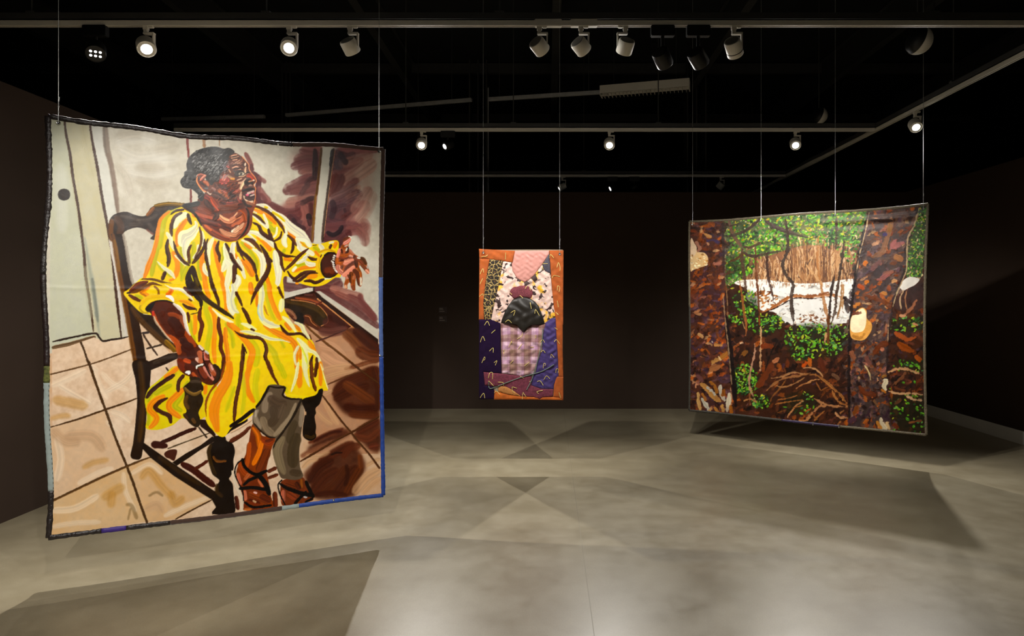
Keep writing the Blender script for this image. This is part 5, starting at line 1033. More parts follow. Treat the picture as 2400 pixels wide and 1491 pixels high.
    for a, w, c in (([(1050, 110), (1150, 180), (1250, 280)], 10, (60, 40, 30)), ([(1200, 200), (1400, 260), (1600, 300)], 12, (150, 76, 52)), ([(1250, 280), (1400, 380), (1600, 430)], 12, (120, 52, 34)), ([(1330, 420), (1500, 540), (1700, 640), (1850, 640)], 12, (138, 66, 40)), ([(1350, 420), (1450, 500)], 8, (164, 84, 40)), ([(1570, 240), (1680, 330), (1800, 340), (1890, 200)], [7, 12, 10, 4], (230, 152, 112)), ([(1600, 480), (1700, 560), (1800, 570), (1900, 500)], [6, 12, 14, 8], (226, 156, 116)), ([(1500, 150), (1550, 250), (1500, 320)], 12, (70, 40, 30)), ([(1650, 440), (1760, 480), (1770, 520)], 7, (90, 42, 26)), ([(1800, 520), (1900, 430)], 8, (236, 206, 180)), ([(1420, 60), (1500, 120), (1560, 160)], 14, (176, 68, 38)), ([(1300, 360), (1450, 380), (1560, 420)], 9, (92, 40, 24))):
        L(a, w, c, soft=1.8, br=0.4, alpha=0.9)
    DB()
    for a, w, c in (([(0, 330), (100, 280), (200, 230)], 10, (196, 120, 84)), ([(30, 420), (150, 360), (230, 270)], 9, (160, 84, 52)), ([(60, 520), (160, 450), (220, 390)], 9, (224, 168, 130)), ([(0, 560), (80, 580), (180, 520)], 9, (206, 140, 100)), ([(150, 180), (220, 230), (250, 330)], 12, (156, 70, 22)), ([(90, 280), (180, 220)], 7, (110, 52, 32)), ([(20, 480), (120, 410)], 5, (108, 54, 34)), ([(120, 600), (210, 500), (270, 380)], 9, (132, 66, 36)), ([(0, 640), (90, 640), (180, 580)], 10, (140, 76, 52))):
        L(a, w, c, soft=1.5, br=0.4, alpha=0.9)
    L([(250, 120), (295, 210), (290, 380), (230, 530), (120, 650)], [5, 6, 5, 4, 3], (46, 30, 20))
    HD()
    face = [(480, 1200), (620, 1080), (700, 700), (900, 400), (1100, 240), (1260, 215), (1400, 290), (1480, 380), (1560, 480), (1560, 560), (1600, 640), (1690, 740), (1715, 830), (1670, 900), (1710, 970), (1700, 1060), (1700, 1150), (1680, 1240), (1690, 1300), (1620, 1350), (1480, 1390), (1350, 1420), (1200, 1480), (1000, 1500), (700, 1450), (560, 1400)]
    F(face, (118, 62, 42), True, col2=(80, 42, 30), mix=2.4, var=0.2)
    # hair
    hairline = [(130, 880), (110, 830), (130, 760), (190, 690), (195, 610), (250, 570), (240, 450), (280, 320), (370, 220), (500, 140), (700, 88), (880, 85), (1000, 120), (1050, 130), (1120, 110), (1200, 135), (1260, 190), (1240, 230), (1150, 280), (1130, 380), (1080, 480), (1020, 600), (950, 700), (920, 820), (840, 830), (780, 900), (700, 850), (600, 680), (520, 650), (450, 690), (455, 820), (500, 920), (600, 1050), (620, 1100), (600, 1200), (560, 1240), (510, 1200), (480, 1140), (490, 1100), (400, 1010), (330, 970), (230, 960), (160, 930)]
    F(hairline, (44, 42, 40), True, var=0.3)
    rg = p.rng
    cva = p.cover(spline(p.P(hairline), True, 3.0)); cvb = p.cover(spline(p.P(face), True, 3.0))
    def inside(x, y):
        q = p.P([(x, y)])[0]
        for ya, yb, xa, xb, cv in (cva, cvb):
            if ya <= q[1] < yb and xa <= q[0] < xb and cv[int(q[1]) - ya, int(q[0]) - xa] > 0.5: return True
        return False
    def hair(x0, y0, x1, y1, n, c, w=(1.4, 2.6)):
        for k in range(n):
            x = rg.uniform(x0, x1); y = rg.uniform(y0, y1); l = rg.uniform(25, 70); an = -0.55 + rg.normal() * 0.35
            if not (inside(x - 8, y + 8) and inside(x + l * 0.9, y - l * 0.55)): continue
            L([(x, y), (x + l * math.cos(an) * 0.5, y + l * math.sin(an) * 0.5 - 4), (x + l * math.cos(an), y + l * math.sin(an))], rg.uniform(*w), c, alpha=rg.uniform(0.5, 0.95), br=0.2)
    hair(290, 160, 1080, 620, 110, (18, 18, 17), (2, 4)); hair(300, 170, 1060, 640, 130, (112, 110, 108)); hair(460, 380, 1040, 680, 70, (160, 160, 158)); hair(330, 250, 960, 560, 40, (184, 184, 182), (1.0, 2.0))
    hair(140, 700, 420, 940, 50, (108, 106, 104)); hair(150, 640, 420, 900, 30, (20, 19, 18), (2, 4)); hair(420, 980, 560, 1180, 26, (96, 94, 92)); hair(720, 700, 900, 820, 24, (110, 106, 104)); hair(950, 400, 1120, 640, 34, (150, 144, 148)); hair(1040, 130, 1220, 220, 14, (70, 66, 62))
    # ear
    F([(450, 720), (520, 660), (620, 660), (660, 700), (620, 780), (690, 800), (740, 880), (720, 950), (690, 1000), (640, 1030), (560, 970), (500, 910), (460, 830)], (104, 52, 40), True, var=0.2)
    for a, w, c in (([(470, 720), (460, 810), (520, 920), (600, 1010), (660, 1040)], 3.2, (226, 140, 84)), ([(480, 690), (540, 660), (630, 690)], 4, (206, 120, 96)), ([(540, 780), (600, 720), (650, 690)], 5, (224, 140, 116)), ([(500, 720), (530, 800), (570, 870)], 4.4, (64, 56, 54)), ([(610, 820), (670, 840), (700, 900)], 7, (196, 112, 76)), ([(570, 850), (620, 900), (680, 930)], 4, (60, 46, 44)), ([(620, 960), (700, 970)], 4, (96, 92, 90)), ([(530, 800), (560, 760)], 4, (214, 120, 100)), ([(680, 1040), (740, 1090), (770, 1070)], 3, (206, 180, 160))):
        L(a, w, c, br=0.25)
    # cheeks, jaw
    for a, w, c in (([(930, 1000), (1010, 1080), (1080, 1140), (1120, 1200)], [8, 12, 14, 12], (182, 94, 42)), ([(760, 1180), (820, 1290), (900, 1390)], [14, 22, 18], (180, 74, 38)), ([(650, 1130), (720, 1180)], 10, (150, 62, 50)), ([(820, 1090), (950, 1150), (1100, 1280)], 16, (74, 42, 30)), ([(1150, 1090), (1240, 1110), (1200, 1150)], 10, (62, 38, 32)), ([(1000, 1250), (1200, 1300), (1400, 1280)], 16, (92, 44, 34)), ([(1350, 1180), (1400, 1240)], 10, (160, 64, 52)), ([(1100, 1300), (1220, 1300)], 9, (150, 64, 52)), ([(950, 1380), (1150, 1370), (1300, 1350)], 14, (104, 52, 30)), ([(650, 1230), (720, 1330), (800, 1430)], 12, (60, 38, 32)), ([(520, 1380), (640, 1420), (740, 1480)], 14, (124, 56, 26)),
                    ([(980, 820), (1060, 830), (1100, 780)], 14, (186, 80, 72)), ([(1020, 780), (1060, 700)], 9, (206, 132, 116)), ([(1120, 700), (1200, 740), (1260, 770)], 6, (214, 166, 128)), ([(1180, 770), (1260, 770)], 5, (206, 140, 60)), ([(1120, 860), (1260, 850), (1330, 830)], 9, (150, 70, 36)), ([(1100, 930), (1250, 950), (1380, 900)], 9, (128, 60, 34)), ([(1230, 1060), (1340, 1020), (1400, 960)], 8, (178, 86, 66)), ([(1050, 980), (1150, 1000), (1250, 1010)], 8, (120, 56, 44)), ([(900, 920), (1020, 950), (1100, 970)], 7, (100, 62, 54)), ([(1000, 1030), (1100, 1080)], 5, (176, 90, 72)), ([(850, 880), (900, 960)], 7, (92, 60, 54)), ([(780, 960), (850, 1000)], 6, (150, 110, 100)),
                    ([(1380, 990), (1420, 900), (1470, 800)], [5, 8, 5], (226, 186, 148)), ([(1380, 1190), (1390, 1110), (1400, 1040)], [6, 6, 3], (206, 160, 132)), ([(1340, 860), (1440, 830), (1500, 760)], 4, (216, 172, 140)), ([(1310, 800), (1420, 760)], 3.4, (206, 168, 140))):
        L(a, w, c, soft=1.4, br=0.4, alpha=0.88)
    # brow, forehead wrinkles
    for a in ([(1180, 290), (1250, 270), (1320, 260)], [(1190, 330), (1280, 310), (1350, 290)], [(1220, 370), (1320, 350)], [(1230, 460), (1320, 410), (1380, 370)], [(1260, 470), (1360, 430), (1430, 390)], [(1210, 540), (1290, 510), (1350, 530)], [(1130, 560), (1180, 640)], [(1260, 640), (1280, 590)], [(1330, 590), (1400, 560)], [(1340, 450), (1410, 460)]):
        L(a, 2.8, (214, 162, 130), br=0.3)
    for a in ([(1200, 310), (1330, 280)], [(1220, 350), (1380, 320)], [(1210, 490), (1300, 460), (1420, 480), (1480, 500)], [(1240, 560), (1330, 540), (1430, 550)], [(1150, 500), (1120, 560)], [(1120, 330), (1200, 360)]):
        L(a, 2.6, (52, 34, 28), br=0.3)
    L([(1400, 320), (1450, 420), (1430, 500)], 9, (92, 52, 38), alpha=0.8); L([(1100, 500), (1150, 520)], 5, (186, 104, 96)); L([(1420, 430), (1500, 520)], 8, (70, 44, 38), alpha=0.8); L([(1490, 440), (1480, 490)], 4, (226, 200, 176)); L([(1500, 520), (1480, 600), (1500, 640)], 4, (216, 176, 140))
    # eye
    F([(1300, 600), (1360, 580), (1450, 610), (1480, 660), (1440, 700), (1360, 720), (1290, 720), (1250, 680)], (56, 46, 40), var=0.2)
    F([(1340, 660), (1390, 630), (1450, 640), (1470, 670), (1420, 695), (1370, 690)], (206, 190, 164)); F([(1375, 645), (1410, 640), (1425, 665), (1405, 690), (1375, 685)], (34, 28, 22)); L([(1390, 655), (1400, 662)], 1.6, (226, 216, 190)); L([(1350, 720), (1440, 715), (1500, 680)], 2.6, (206, 168, 132)); L([(1250, 600), (1300, 650), (1310, 700)], 5, (70, 60, 56)); L([(1510, 640), (1560, 640)], 4, (46, 36, 30)); L([(1520, 660), (1570, 670)], 2.4, (206, 176, 140))
    # nose, mouth, chin
    L([(1540, 700), (1600, 710), (1660, 780)], 10, (168, 56, 26)); L([(1480, 860), (1520, 800), (1600, 790)], 7, (52, 34, 28)); L([(1490, 860), (1560, 880), (1640, 850)], 8, (44, 30, 26)); L([(1560, 830), (1640, 810)], 4, (180, 120, 84)); L([(1645, 805), (1680, 800)], 4, (232, 210, 186)); L([(1560, 930), (1600, 900), (1650, 960)], 4, (200, 150, 130)); L([(1470, 920), (1540, 960), (1640, 950)], 7, (112, 62, 44))
    L([(1430, 1020), (1520, 1000), (1600, 980), (1680, 1000)], 6, (44, 30, 28)); F([(1440, 1080), (1520, 1040), (1620, 1010), (1680, 1020), (1690, 1100), (1680, 1180), (1600, 1200), (1500, 1150)], (60, 34, 34), var=0.2); F([(1520, 1060), (1600, 1030), (1670, 1010), (1670, 1050), (1600, 1080), (1540, 1100)], (216, 176, 164)); L([(1500, 1110), (1550, 1120)], 5, (206, 92, 116)); L([(1590, 1130), (1680, 1100)], 3.2, (226, 196, 184)); L([(1600, 1070), (1680, 1070)], 2.4, (180, 96, 96)); L([(1450, 1130), (1520, 1220), (1650, 1250)], [3, 6, 5], (222, 190, 160)); L([(1480, 1170), (1580, 1220), (1680, 1180)], 4, (60, 40, 36)); L([(1520, 1260), (1600, 1300), (1670, 1300)], 7, (160, 100, 72)); L([(1430, 1220), (1520, 1330), (1620, 1350)], 6, (58, 40, 34))
    L([(1420, 300), (1500, 390), (1560, 470), (1565, 560), (1610, 640), (1690, 740), (1715, 830), (1665, 900), (1705, 970), (1690, 1060), (1700, 1150), (1670, 1290)], 2.0, (224, 140, 84), (1, 1), br=0.3)
    hair(950, 700, 1080, 760, 12, (150, 130, 130)); hair(900, 860, 1300, 1240, 60, (56, 36, 30), (1.5, 3)); hair(860, 900, 1350, 1350, 50, (160, 90, 66), (1, 2.2)); hair(1150, 380, 1450, 480, 20, (170, 110, 90), (1, 2))
    DA(); hairc = (70, 62, 58)
    L([(1000, 90), (1150, 70), (1250, 40)], 12, (46, 42, 38), br=0.5); L([(1040, 130), (1160, 200), (1250, 330), (1290, 420)], [5, 6, 6, 4], (40, 28, 18))
    return p

pp = draw_portrait()
LT = empty('portrait_painting', SH_L.pt(SH_L.W / 2, 0))
tag(LT, 'large unstretched painting of a seated woman in a striped yellow dress, hung by two cables', 'painting')
L_CORNERS = [(107, 266), (903, 345), (903, 1166.5), (107, 1266)]
def place_left(A, S):
    top = SH_L.H - 0.038 * np.sin(np.pi * np.clip(A, 0, 1)) ** 1.3 * (1 - 0.35 * A) - 0.006 * np.sin(A * 21)
    wob = (-0.008 + 0.010 * np.sin(S * 7.3 + 0.6) + 0.006 * np.sin(S * 17)) * (1 - A) + (0.008 * np.cos(S * 5.2 + 0.4) - 0.006) * A
    bot = 0.004 * np.sin(A * 9.0)
    a = 0.014 + A * (SH_L.W - 0.028) + wob
    s = 0.012 + bot * (1 - S) + S * (top - 0.024)
    n = 0.010 * np.sin(A * 11 + S * 2.0) * S ** 2 + 0.006 * np.sin(A * 5 - S * 9) + 0.02 * np.exp(-((S - 0.03) / 0.05) ** 2) * np.sin(A * 8) * 0.4
    # wrinkles hanging from the top edge and two fold lines
    n = n + 0.006 * np.sin(A * 30 + 6 * S) * np.exp(-((S - 0.9) / 0.09) ** 2) * np.exp(-((A - 0.28) / 0.16) ** 2)
    n = n + 0.0014 * np.exp(-((S - 0.595) / 0.005) ** 2) + 0.0009 * np.exp(-((S - 0.42) / 0.005) ** 2)
    return a, s, n
M_portrait = paint_material('oil_paint_portrait', rough=0.30, bump=0.4, gain=1.08)
canvas_mesh('canvas', SH_L, pp, L_CORNERS, 640, 800, place_left, M_portrait, LT)
M_leather = simple('dark_leather_trim', srgb(40, 33, 31), rough=0.36, noise=0.3, scale=60, bump=0.6)
M_burg = simple('black_brown_trim', srgb(34, 20, 18), rough=0.45, noise=0.3, scale=40, bump=0.4)
M_green = simple('green_print_trim', srgb(88, 92, 40), rough=0.8, noise=0.6, scale=90)
M_paleblue = simple('pale_blue_trim', srgb(150, 162, 158), rough=0.8, noise=0.08, scale=50)
M_velvet = simple('brown_velvet_trim', srgb(66, 40, 24), rough=0.8, noise=0.15, scale=30, sheen=0.6)
M_blue = simple('blue_satin_trim', srgb(30, 66, 150), rough=0.55, noise=0.15, scale=25, bump=0.15)
M_denim = simple('denim_blue_trim', srgb(72, 98, 158), rough=0.7, noise=0.15, scale=60)
M_purple = simple('purple_trim', srgb(64, 40, 128), rough=0.6, noise=0.12, scale=40)
rgb_ = np.random.default_rng(5)
def v_(y): return 1 - (y - 266) / 1000.0
def bind_left(name, path, mat, label, w=0.028, cr=0.12):
    o = binding(name, SH_L, place_left, path, w, mat, LT, rgb_, cr); o['label'] = label
bind_left('edge_binding', [(0, v_(640)), (0, 1.0)], M_leather, 'crinkled black leather strip', cr=0.25)
bind_left('edge_binding', [(0, v_(858)), (0, v_(640))], M_burg, 'black-brown strip')
bind_left('edge_binding', [(0, v_(898)), (0, v_(858))], M_green, 'green printed scrap')
bind_left('edge_binding', [(0, v_(1156)), (0, v_(898))], M_paleblue, 'pale blue stitched strip')
bind_left('edge_binding', [(0, 0), (0, v_(1156))], M_leather, 'black leather strip', cr=0.2)
bind_left('edge_binding', [(0, 1), (0.2, 1), (0.45, 1), (0.69, 1)], M_leather, 'braided black leather strip', cr=0.25)
bind_left('edge_binding', [(0.69, 1), (0.85, 1), (1, 1)], M_velvet, 'brown velvet strip')
bind_left('edge_binding', [(1, 1), (1, 0.63)], M_velvet, 'brown velvet strip')
bind_left('edge_binding', [(1, 0.63), (1, 0.40)], M_denim, 'denim blue strip')
bind_left('edge_binding', [(1, 0.40), (1, 0)], M_blue, 'bright blue strip')
bind_left('edge_binding', [(0, 0), (0.135, 0)], M_leather, 'black leather strip', cr=0.2)
bind_left('edge_binding', [(0.135, 0), (0.20, 0)], M_purple, 'purple scrap', w=0.03)
bind_left('edge_binding', [(0.20, 0), (0.32, 0)], M_leather, 'black leather strip', cr=0.2)
bind_left('edge_binding', [(0.32, 0), (0.655, 0)], M_velvet, 'dark brown strip')
bind_left('edge_binding', [(0.655, 0), (0.71, 0)], M_paleblue, 'pale blue scrap')
bind_left('edge_binding', [(0.71, 0), (1, 0)], M_blue, 'bright blue strip')
for u, v in ((0.995, 0.405), (0.825, 0.003)):
    a, s, n = [float(x[0, 0]) for x in place_left(np.array([[u]]), np.array([[v]]))]
    MB().lathe([(0.0, 0.006), (0.005, 0.004), (0.007, 0.0), (0.007, -0.01)], aim_matrix(-SH_L.N, SH_L.pt(a, s, n + 0.006) - Vector(LT.location)), 12).build('snap', M_grommet, LT, True)
# running stitches along the pale blue strip
for k in range(22):
    v = v_(905 + k * 11.6)
    a, s, n = [float(x[0, 0]) for x in place_left(np.array([[0.004]]), np.array([[v]]))]
    c = SH_L.pt(a + 0.004, s, n + 0.0055) - Vector(LT.location)
    MB().tube([c + Vector((0, 0, -0.005)), c + Vector((0, 0, 0.005))], 0.0009, 5).build('stitch', M_leather, LT)
gl = grommet(SH_L, place_left, 0.026, 0.988, LT); gr = grommet(SH_L, place_left, 0.984, 0.993, LT)
cable(gl, 'steel cable at the portrait painting\'s left corner'); cable(gr, 'steel cable at the portrait painting\'s right corner')
# ---------------------------------------------------------------- patchwork hanging
CT = empty('patchwork_hanging', SH_C.pt(SH_C.W / 2, 0))
tag(CT, 'small patchwork hanging with orange border and black leather dome, hung by two cables', 'textile')
def c1(*p): return [(1100 + x / 7.454, 560 + y / 7.454) for x, y in p]
def c2(*p): return [(1100 + x / 7.454, 745 + y / 7.454) for x, y in p]
def to_sheet(q): return [((x - 1122) / 198.0 * SH_C.W, (937 - y) / 353.0 * SH_C.H) for x, y in q]
def C3(a, s, n=0.0): return Vector((a - SH_C.W / 2, -n, s))      # local to CT
def warp(x, z):
    return 0.006 * math.sin(x * 8 + z * 3) + 0.004 * math.sin(z * 9 - x * 5)

def patch(name, pts, mat, level, bulge=0.004, wr=0.0015, wf=55.0, label=None, dome=0.0):
    q = to_sheet(pts); out = []
    for i in range(len(q)):
        a, b = Vector(q[i]), Vector(q[(i + 1) % len(q)]); k = max(1, int((b - a).length / 0.012))
        out += [a.lerp(b, t / k) for t in range(k)]
    P = np.array([tuple(v) for v in out]); n = len(P)
    x0, y0 = P.min(0); x1, y1 = P.max(0)
    G = np.stack(np.meshgrid(np.arange(x0, x1, 0.009), np.arange(y0, y1, 0.009)), -1).reshape(-1, 2)
    G = G + np.random.default_rng(7).uniform(-0.002, 0.002, G.shape)
    A, B = P, np.roll(P, -1, 0)
    def dist(Q):
        d = np.full(len(Q), 9.0); ins = np.zeros(len(Q), bool)
        for a, b in zip(A, B):
            e = b - a; t = np.clip(((Q - a) @ e) / max(e @ e, 1e-9), 0, 1); d = np.minimum(d, np.hypot(*(Q - a - t[:, None] * e).T))
            m = (a[1] > Q[:, 1]) != (b[1] > Q[:, 1])
            if m.any():
                xc = a[0] + (Q[:, 1] - a[1]) / (b[1] - a[1] + 1e-12) * e[0]; ins ^= m & (Q[:, 0] < xc)
        return d, ins
    d, ins = dist(G); G = G[ins & (d > 0.005)]
    res = geometry.delaunay_2d_cdt([Vector(v) for v in np.concatenate([P, G])], [(i, (i + 1) % n) for i in range(n)], [], 1, 1e-5)
    V = np.array([tuple(v) for v in res[0]]); F_ = [tuple(f) for f in res[2]]
    d, _ = dist(V); cen = P.mean(0); rad = np.abs(P - cen).max(0)
    r = np.random.default_rng(level); ph = r.uniform(0, 6, 4)
    h = bulge * (1 - np.exp(-d / 0.010)) + wr * (np.sin(V[:, 0] * wf + 3 * np.sin(V[:, 1] * wf * 0.6 + ph[0])) + np.sin(V[:, 1] * wf * 1.3 + 2.5 * np.sin(V[:, 0] * wf * 0.5 + ph[1]))) * np.clip(d / 0.02, 0, 1)
    if dome:
        e = np.clip(1 - ((V - cen) / (rad * 1.02)) ** 2 @ np.array([1, 1]), 0, 1); h = h + dome * np.sqrt(e) * (1 + 0.10 * np.sin(V[:, 0] * 95 + 1.2 * np.sin(V[:, 1] * 30)) * np.clip((cen[1] + 0.06 - V[:, 1]) * 9, 0, 1))
    verts = [C3(x, y, 0.0012 * level + z + warp(x, y)) for (x, y), z in zip(V, h)]
    from collections import Counter
    ec = Counter(); eo = {}
    for f in F_:
        for i in range(len(f)):
            e = (f[i], f[(i + 1) % len(f)]); k = tuple(sorted(e)); ec[k] += 1; eo[k] = e
    low = {}
    for k, c in ec.items():
        if c == 1:
            a, b = eo[k]
            for v in (a, b):
                if v not in low: low[v] = len(verts); verts.append(C3(V[v][0], V[v][1], -0.002 + warp(V[v][0], V[v][1])))
            F_.append((b, a, low[a], low[b]))
    o = mesh_obj(name, verts, F_, mat, CT, True)
    if label: o['label'] = label
    return o

def obj_noise(nt, scale, detail=4.0, dist=0.0):
    tc = node(nt, 'ShaderNodeTexCoord'); n = node(nt, 'ShaderNodeTexNoise', inp={'Scale': scale, 'Detail': detail, 'Distortion': dist})
    nt.links.new(tc.outputs['Object'], n.inputs['Vector']); return n
def m_leopard():
    m, nt, b = new_mat('leopard_print'); tc = node(nt, 'ShaderNodeTexCoord')
    v = node(nt, 'ShaderNodeTexVoronoi', feature='DISTANCE_TO_EDGE', inp={'Scale': 27.0}); v2 = node(nt, 'ShaderNodeTexVoronoi', feature='F1', inp={'Scale': 27.0})
    nz = node(nt, 'ShaderNodeTexNoise', inp={'Scale': 38.0, 'Detail': 2.0}); nt.links.new(tc.outputs['Object'], nz.inputs['Vector'])
    vm = node(nt, 'ShaderNodeVectorMath', operation='MULTIPLY_ADD'); vm.inputs[1].default_value = (0.035, 0.035, 0.035); nt.links.new(nz.outputs['Color'], vm.inputs[0]); nt.links.new(tc.outputs['Object'], vm.inputs[2])
    for n in (v, v2): nt.links.new(vm.outputs[0], n.inputs['Vector'])
    r = ramp(nt, [(0.0, srgb(190, 168, 104)), (0.05, srgb(160, 130, 72)), (0.09, srgb(34, 26, 18)), (1, srgb(26, 20, 14))])
    r2 = ramp(nt, [(0.0, srgb(140, 96, 54)), (0.16, srgb(96, 66, 36)), (0.24, srgb(0, 0, 0)), (1, srgb(0, 0, 0))])
    nt.links.new(v.outputs['Distance'], r.inputs['Fac']); nt.links.new(v2.outputs['Distance'], r2.inputs['Fac'])
    mx = node(nt, 'ShaderNodeMix', data_type='RGBA', blend_type='LIGHTEN'); mx.inputs[0].default_value = 1
    nt.links.new(r.outputs[0], mx.inputs[6]); nt.links.new(r2.outputs[0], mx.inputs[7]); nt.links.new(mx.outputs[2], b.inputs['Base Color']); b.inputs['Roughness'].default_value = 0.8
    return m
def m_floral():
    m, nt, b = new_mat('blotched_floral_print')
    n1 = obj_noise(nt, 17, 3, 0.6); n2 = obj_noise(nt, 11, 2, 0.3); n3 = obj_noise(nt, 60, 3)
    base = ramp(nt, [(0.35, srgb(222, 184, 172)), (0.65, srgb(232, 206, 194))]); nt.links.new(n3.outputs['Fac'], base.inputs['Fac'])
    k2 = ramp(nt, [(0.56, (0, 0, 0)), (0.64, (1, 1, 1))]); mp = node(nt, 'ShaderNodeMapping', inp={'Location': (3.1, 0.4, 1.7)})
    tc = node(nt, 'ShaderNodeTexCoord'); nt.links.new(tc.outputs['Object'], mp.inputs['Vector']); nt.links.new(mp.outputs['Vector'], n2.inputs['Vector']); nt.links.new(n2.outputs['Fac'], k2.inputs['Fac'])
    m1 = node(nt, 'ShaderNodeMix', data_type='RGBA'); nt.links.new(k2.outputs[0], m1.inputs[0]); nt.links.new(base.outputs[0], m1.inputs[6]); m1.inputs[7].default_value = srgb(240, 184, 52)
    k1 = ramp(nt, [(0.555, (0, 0, 0)), (0.585, (1, 1, 1))]); nt.links.new(n1.outputs['Fac'], k1.inputs['Fac'])
    m2 = node(nt, 'ShaderNodeMix', data_type='RGBA'); nt.links.new(k1.outputs[0], m2.inputs[0]); nt.links.new(m1.outputs[2], m2.inputs[6]); m2.inputs[7].default_value = srgb(58, 36, 34)
    nt.links.new(m2.outputs[2], b.inputs['Base Color']); b.inputs['Roughness'].default_value = 0.6
    return m
def m_plaid():
    m, nt, b = new_mat('plaid_flannel'); tc = node(nt, 'ShaderNodeTexCoord')
    cols = None
    def band(direction, scale, ph, lo):
        w = node(nt, 'ShaderNodeTexWave', wave_type='BANDS', bands_direction=direction, inp={'Scale': scale, 'Distortion': 1.2, 'Detail': 2.0, 'Phase Offset': ph})
        nt.links.new(tc.outputs['Object'], w.inputs['Vector'])
        r = ramp(nt, [(0.42, (1, 1, 1)), (0.60, lo), (1.0, lo)]); nt.links.new(w.outputs['Fac'], r.inputs['Fac']); return r
    r1 = band('X', 2.5, 0.3, srgb(214, 206, 182)); r2 = band('Z', 2.5, 1.2, srgb(214, 206, 182)); r3 = band('X', 5.0, 1.4, srgb(232, 220, 232)); r4 = band('Z', 5.0, 0.5, srgb(232, 220, 232))
    prev = None
    for r in (r1, r2, r3, r4):
        mx = node(nt, 'ShaderNodeMix', data_type='RGBA', blend_type='MULTIPLY'); mx.inputs[0].default_value = 1
        if prev is None: mx.inputs[6].default_value = srgb(226, 192, 214)
        else: nt.links.new(prev, mx.inputs[6])
        nt.links.new(r.outputs[0], mx.inputs[7]); prev = mx.outputs[2]
    n = obj_noise(nt, 260, 3); rn = ramp(nt, [(0.35, (0.72, 0.7, 0.66)), (0.62, (1.1, 1.08, 1.06))]); nt.links.new(n.outputs['Fac'], rn.inputs['Fac'])
    mx = node(nt, 'ShaderNodeMix', data_type='RGBA', blend_type='MULTIPLY'); mx.inputs[0].default_value = 1; nt.links.new(prev, mx.inputs[6]); nt.links.new(rn.outputs[0], mx.inputs[7])
    nt.links.new(mx.outputs[2], b.inputs['Base Color']); b.inputs['Roughness'].default_value = 0.9
    return m
M_orange = simple('orange_velvet', srgb(172, 82, 18), rough=0.8, noise=0.2, scale=22, sheen=0.1)
M_orange2 = simple('bright_orange_velvet', srgb(196, 98, 18), rough=0.8, noise=0.2, scale=30, sheen=0.1)
M_pink = simple('pink_satin', srgb(206, 144, 134), rough=0.45, noise=0.05, scale=20)
M_slate = simple('slate_brocade', srgb(70, 66, 80), rough=0.6, noise=0.35, scale=90)
M_tweed = simple('maroon_tweed', srgb(122, 58, 68), rough=0.95, noise=0.5, scale=170)
M_wool = simple('plum_wool', srgb(112, 48, 66), rough=0.95, noise=0.35, scale=60)
M_dome = simple('black_leather', srgb(34, 30, 26), rough=0.45, noise=0.15, scale=40, bump=0.1)
M_navy = simple('midnight_purple_velvet', srgb(30, 12, 46), rough=0.9, noise=0.12, scale=30, spec=0.15)
M_indigo = simple('indigo_crushed_velvet', srgb(62, 44, 110), rough=0.7, noise=0.22, scale=45, sheen=0.15)
M_tan = simple('tan_felt', srgb(186, 124, 66), rough=0.9, noise=0.25, scale=110)
M_thread = simple('cream_yarn', srgb(222, 200, 120), rough=0.8, noise=0.1, scale=300)
M_cord = simple('grey_green_cord', srgb(112, 126, 118), rough=0.8, noise=0.35, scale=260, bump=0.5)

# backing sheet
k = 12; vv = []; ff = []
for r in range(k + 1):
    for c in range(k + 1):
        a, s = 0.004 + c / k * (SH_C.W - 0.008), 0.004 + r / k * (SH_C.H - 0.008); vv.append(C3(a, s, -0.004 + warp(a, s)))
for r in range(k):
    for c in range(k): ff.append((r * (k + 1) + c, r * (k + 1) + c + 1, (r + 1) * (k + 1) + c + 1, (r + 1) * (k + 1) + c))
mesh_obj('lining', vv, ff, M_lining, CT, True)
patch('orange_strip', c1((165, 172), (795, 207), (752, 412), (350, 352), (175, 342)), M_orange, 2, label='orange velvet strip')
patch('orange_strip', c1((175, 338), (354, 350), (300, 650), (247, 1120), (258, 1412), (165, 1414)), M_orange, 1, label='orange velvet strip')
patch('orange_strip', c1((1395, 202), (1645, 200), (1642, 700), (1638, 1491)) + c2((1632, 120), (1630, 500), (1640, 1032), (1560, 1025), (1550, 750), (1520, 300), (1505, 0)) + c1((1470, 1200), (1440, 800), (1410, 420)), M_orange, 1, label='orange velvet strip')
patch('blotched_patch', c1((585, 385), (740, 415), (755, 560), (830, 690), (960, 760), (1130, 640), (1270, 455), (1420, 600), (1445, 900), (1505, 1350), (1300, 1491), (540, 1491), (375, 1425), (430, 1170), (520, 760)), m_floral(), 1, wr=0.002, wf=70, label='cream fabric with brown and yellow blotches')
patch('leopard_patch', c1((355, 350), (590, 385), (560, 560), (520, 760), (470, 1000), (430, 1170), (380, 1412), (260, 1416), (245, 1120), (265, 900), (300, 650)), m_leopard(), 2, wr=0.0006, label='leopard print strip')
patch('pink_patch', c1((795, 207), (1395, 205), (1393, 268), (1270, 450), (1130, 640), (1040, 720), (960, 760), (830, 690), (755, 560), (740, 430), (760, 400)), M_pink, 2, wr=0.0013, wf=105, label='wrinkled pink satin')
patch('slate_patch', c1((1393, 262), (1412, 420), (1416, 605), (1320, 560), (1275, 460)), M_slate, 3, wr=0.0006, label='slate triangle')
patch('purple_patch', c2((170, 30), (370, 25), (540, 80), (545, 500), (566, 972), (250, 945), (270, 1180), (420, 1200), (440, 1280), (430, 1420), (170, 1422)), M_navy, 2, wr=0.0006, label='midnight purple velvet')
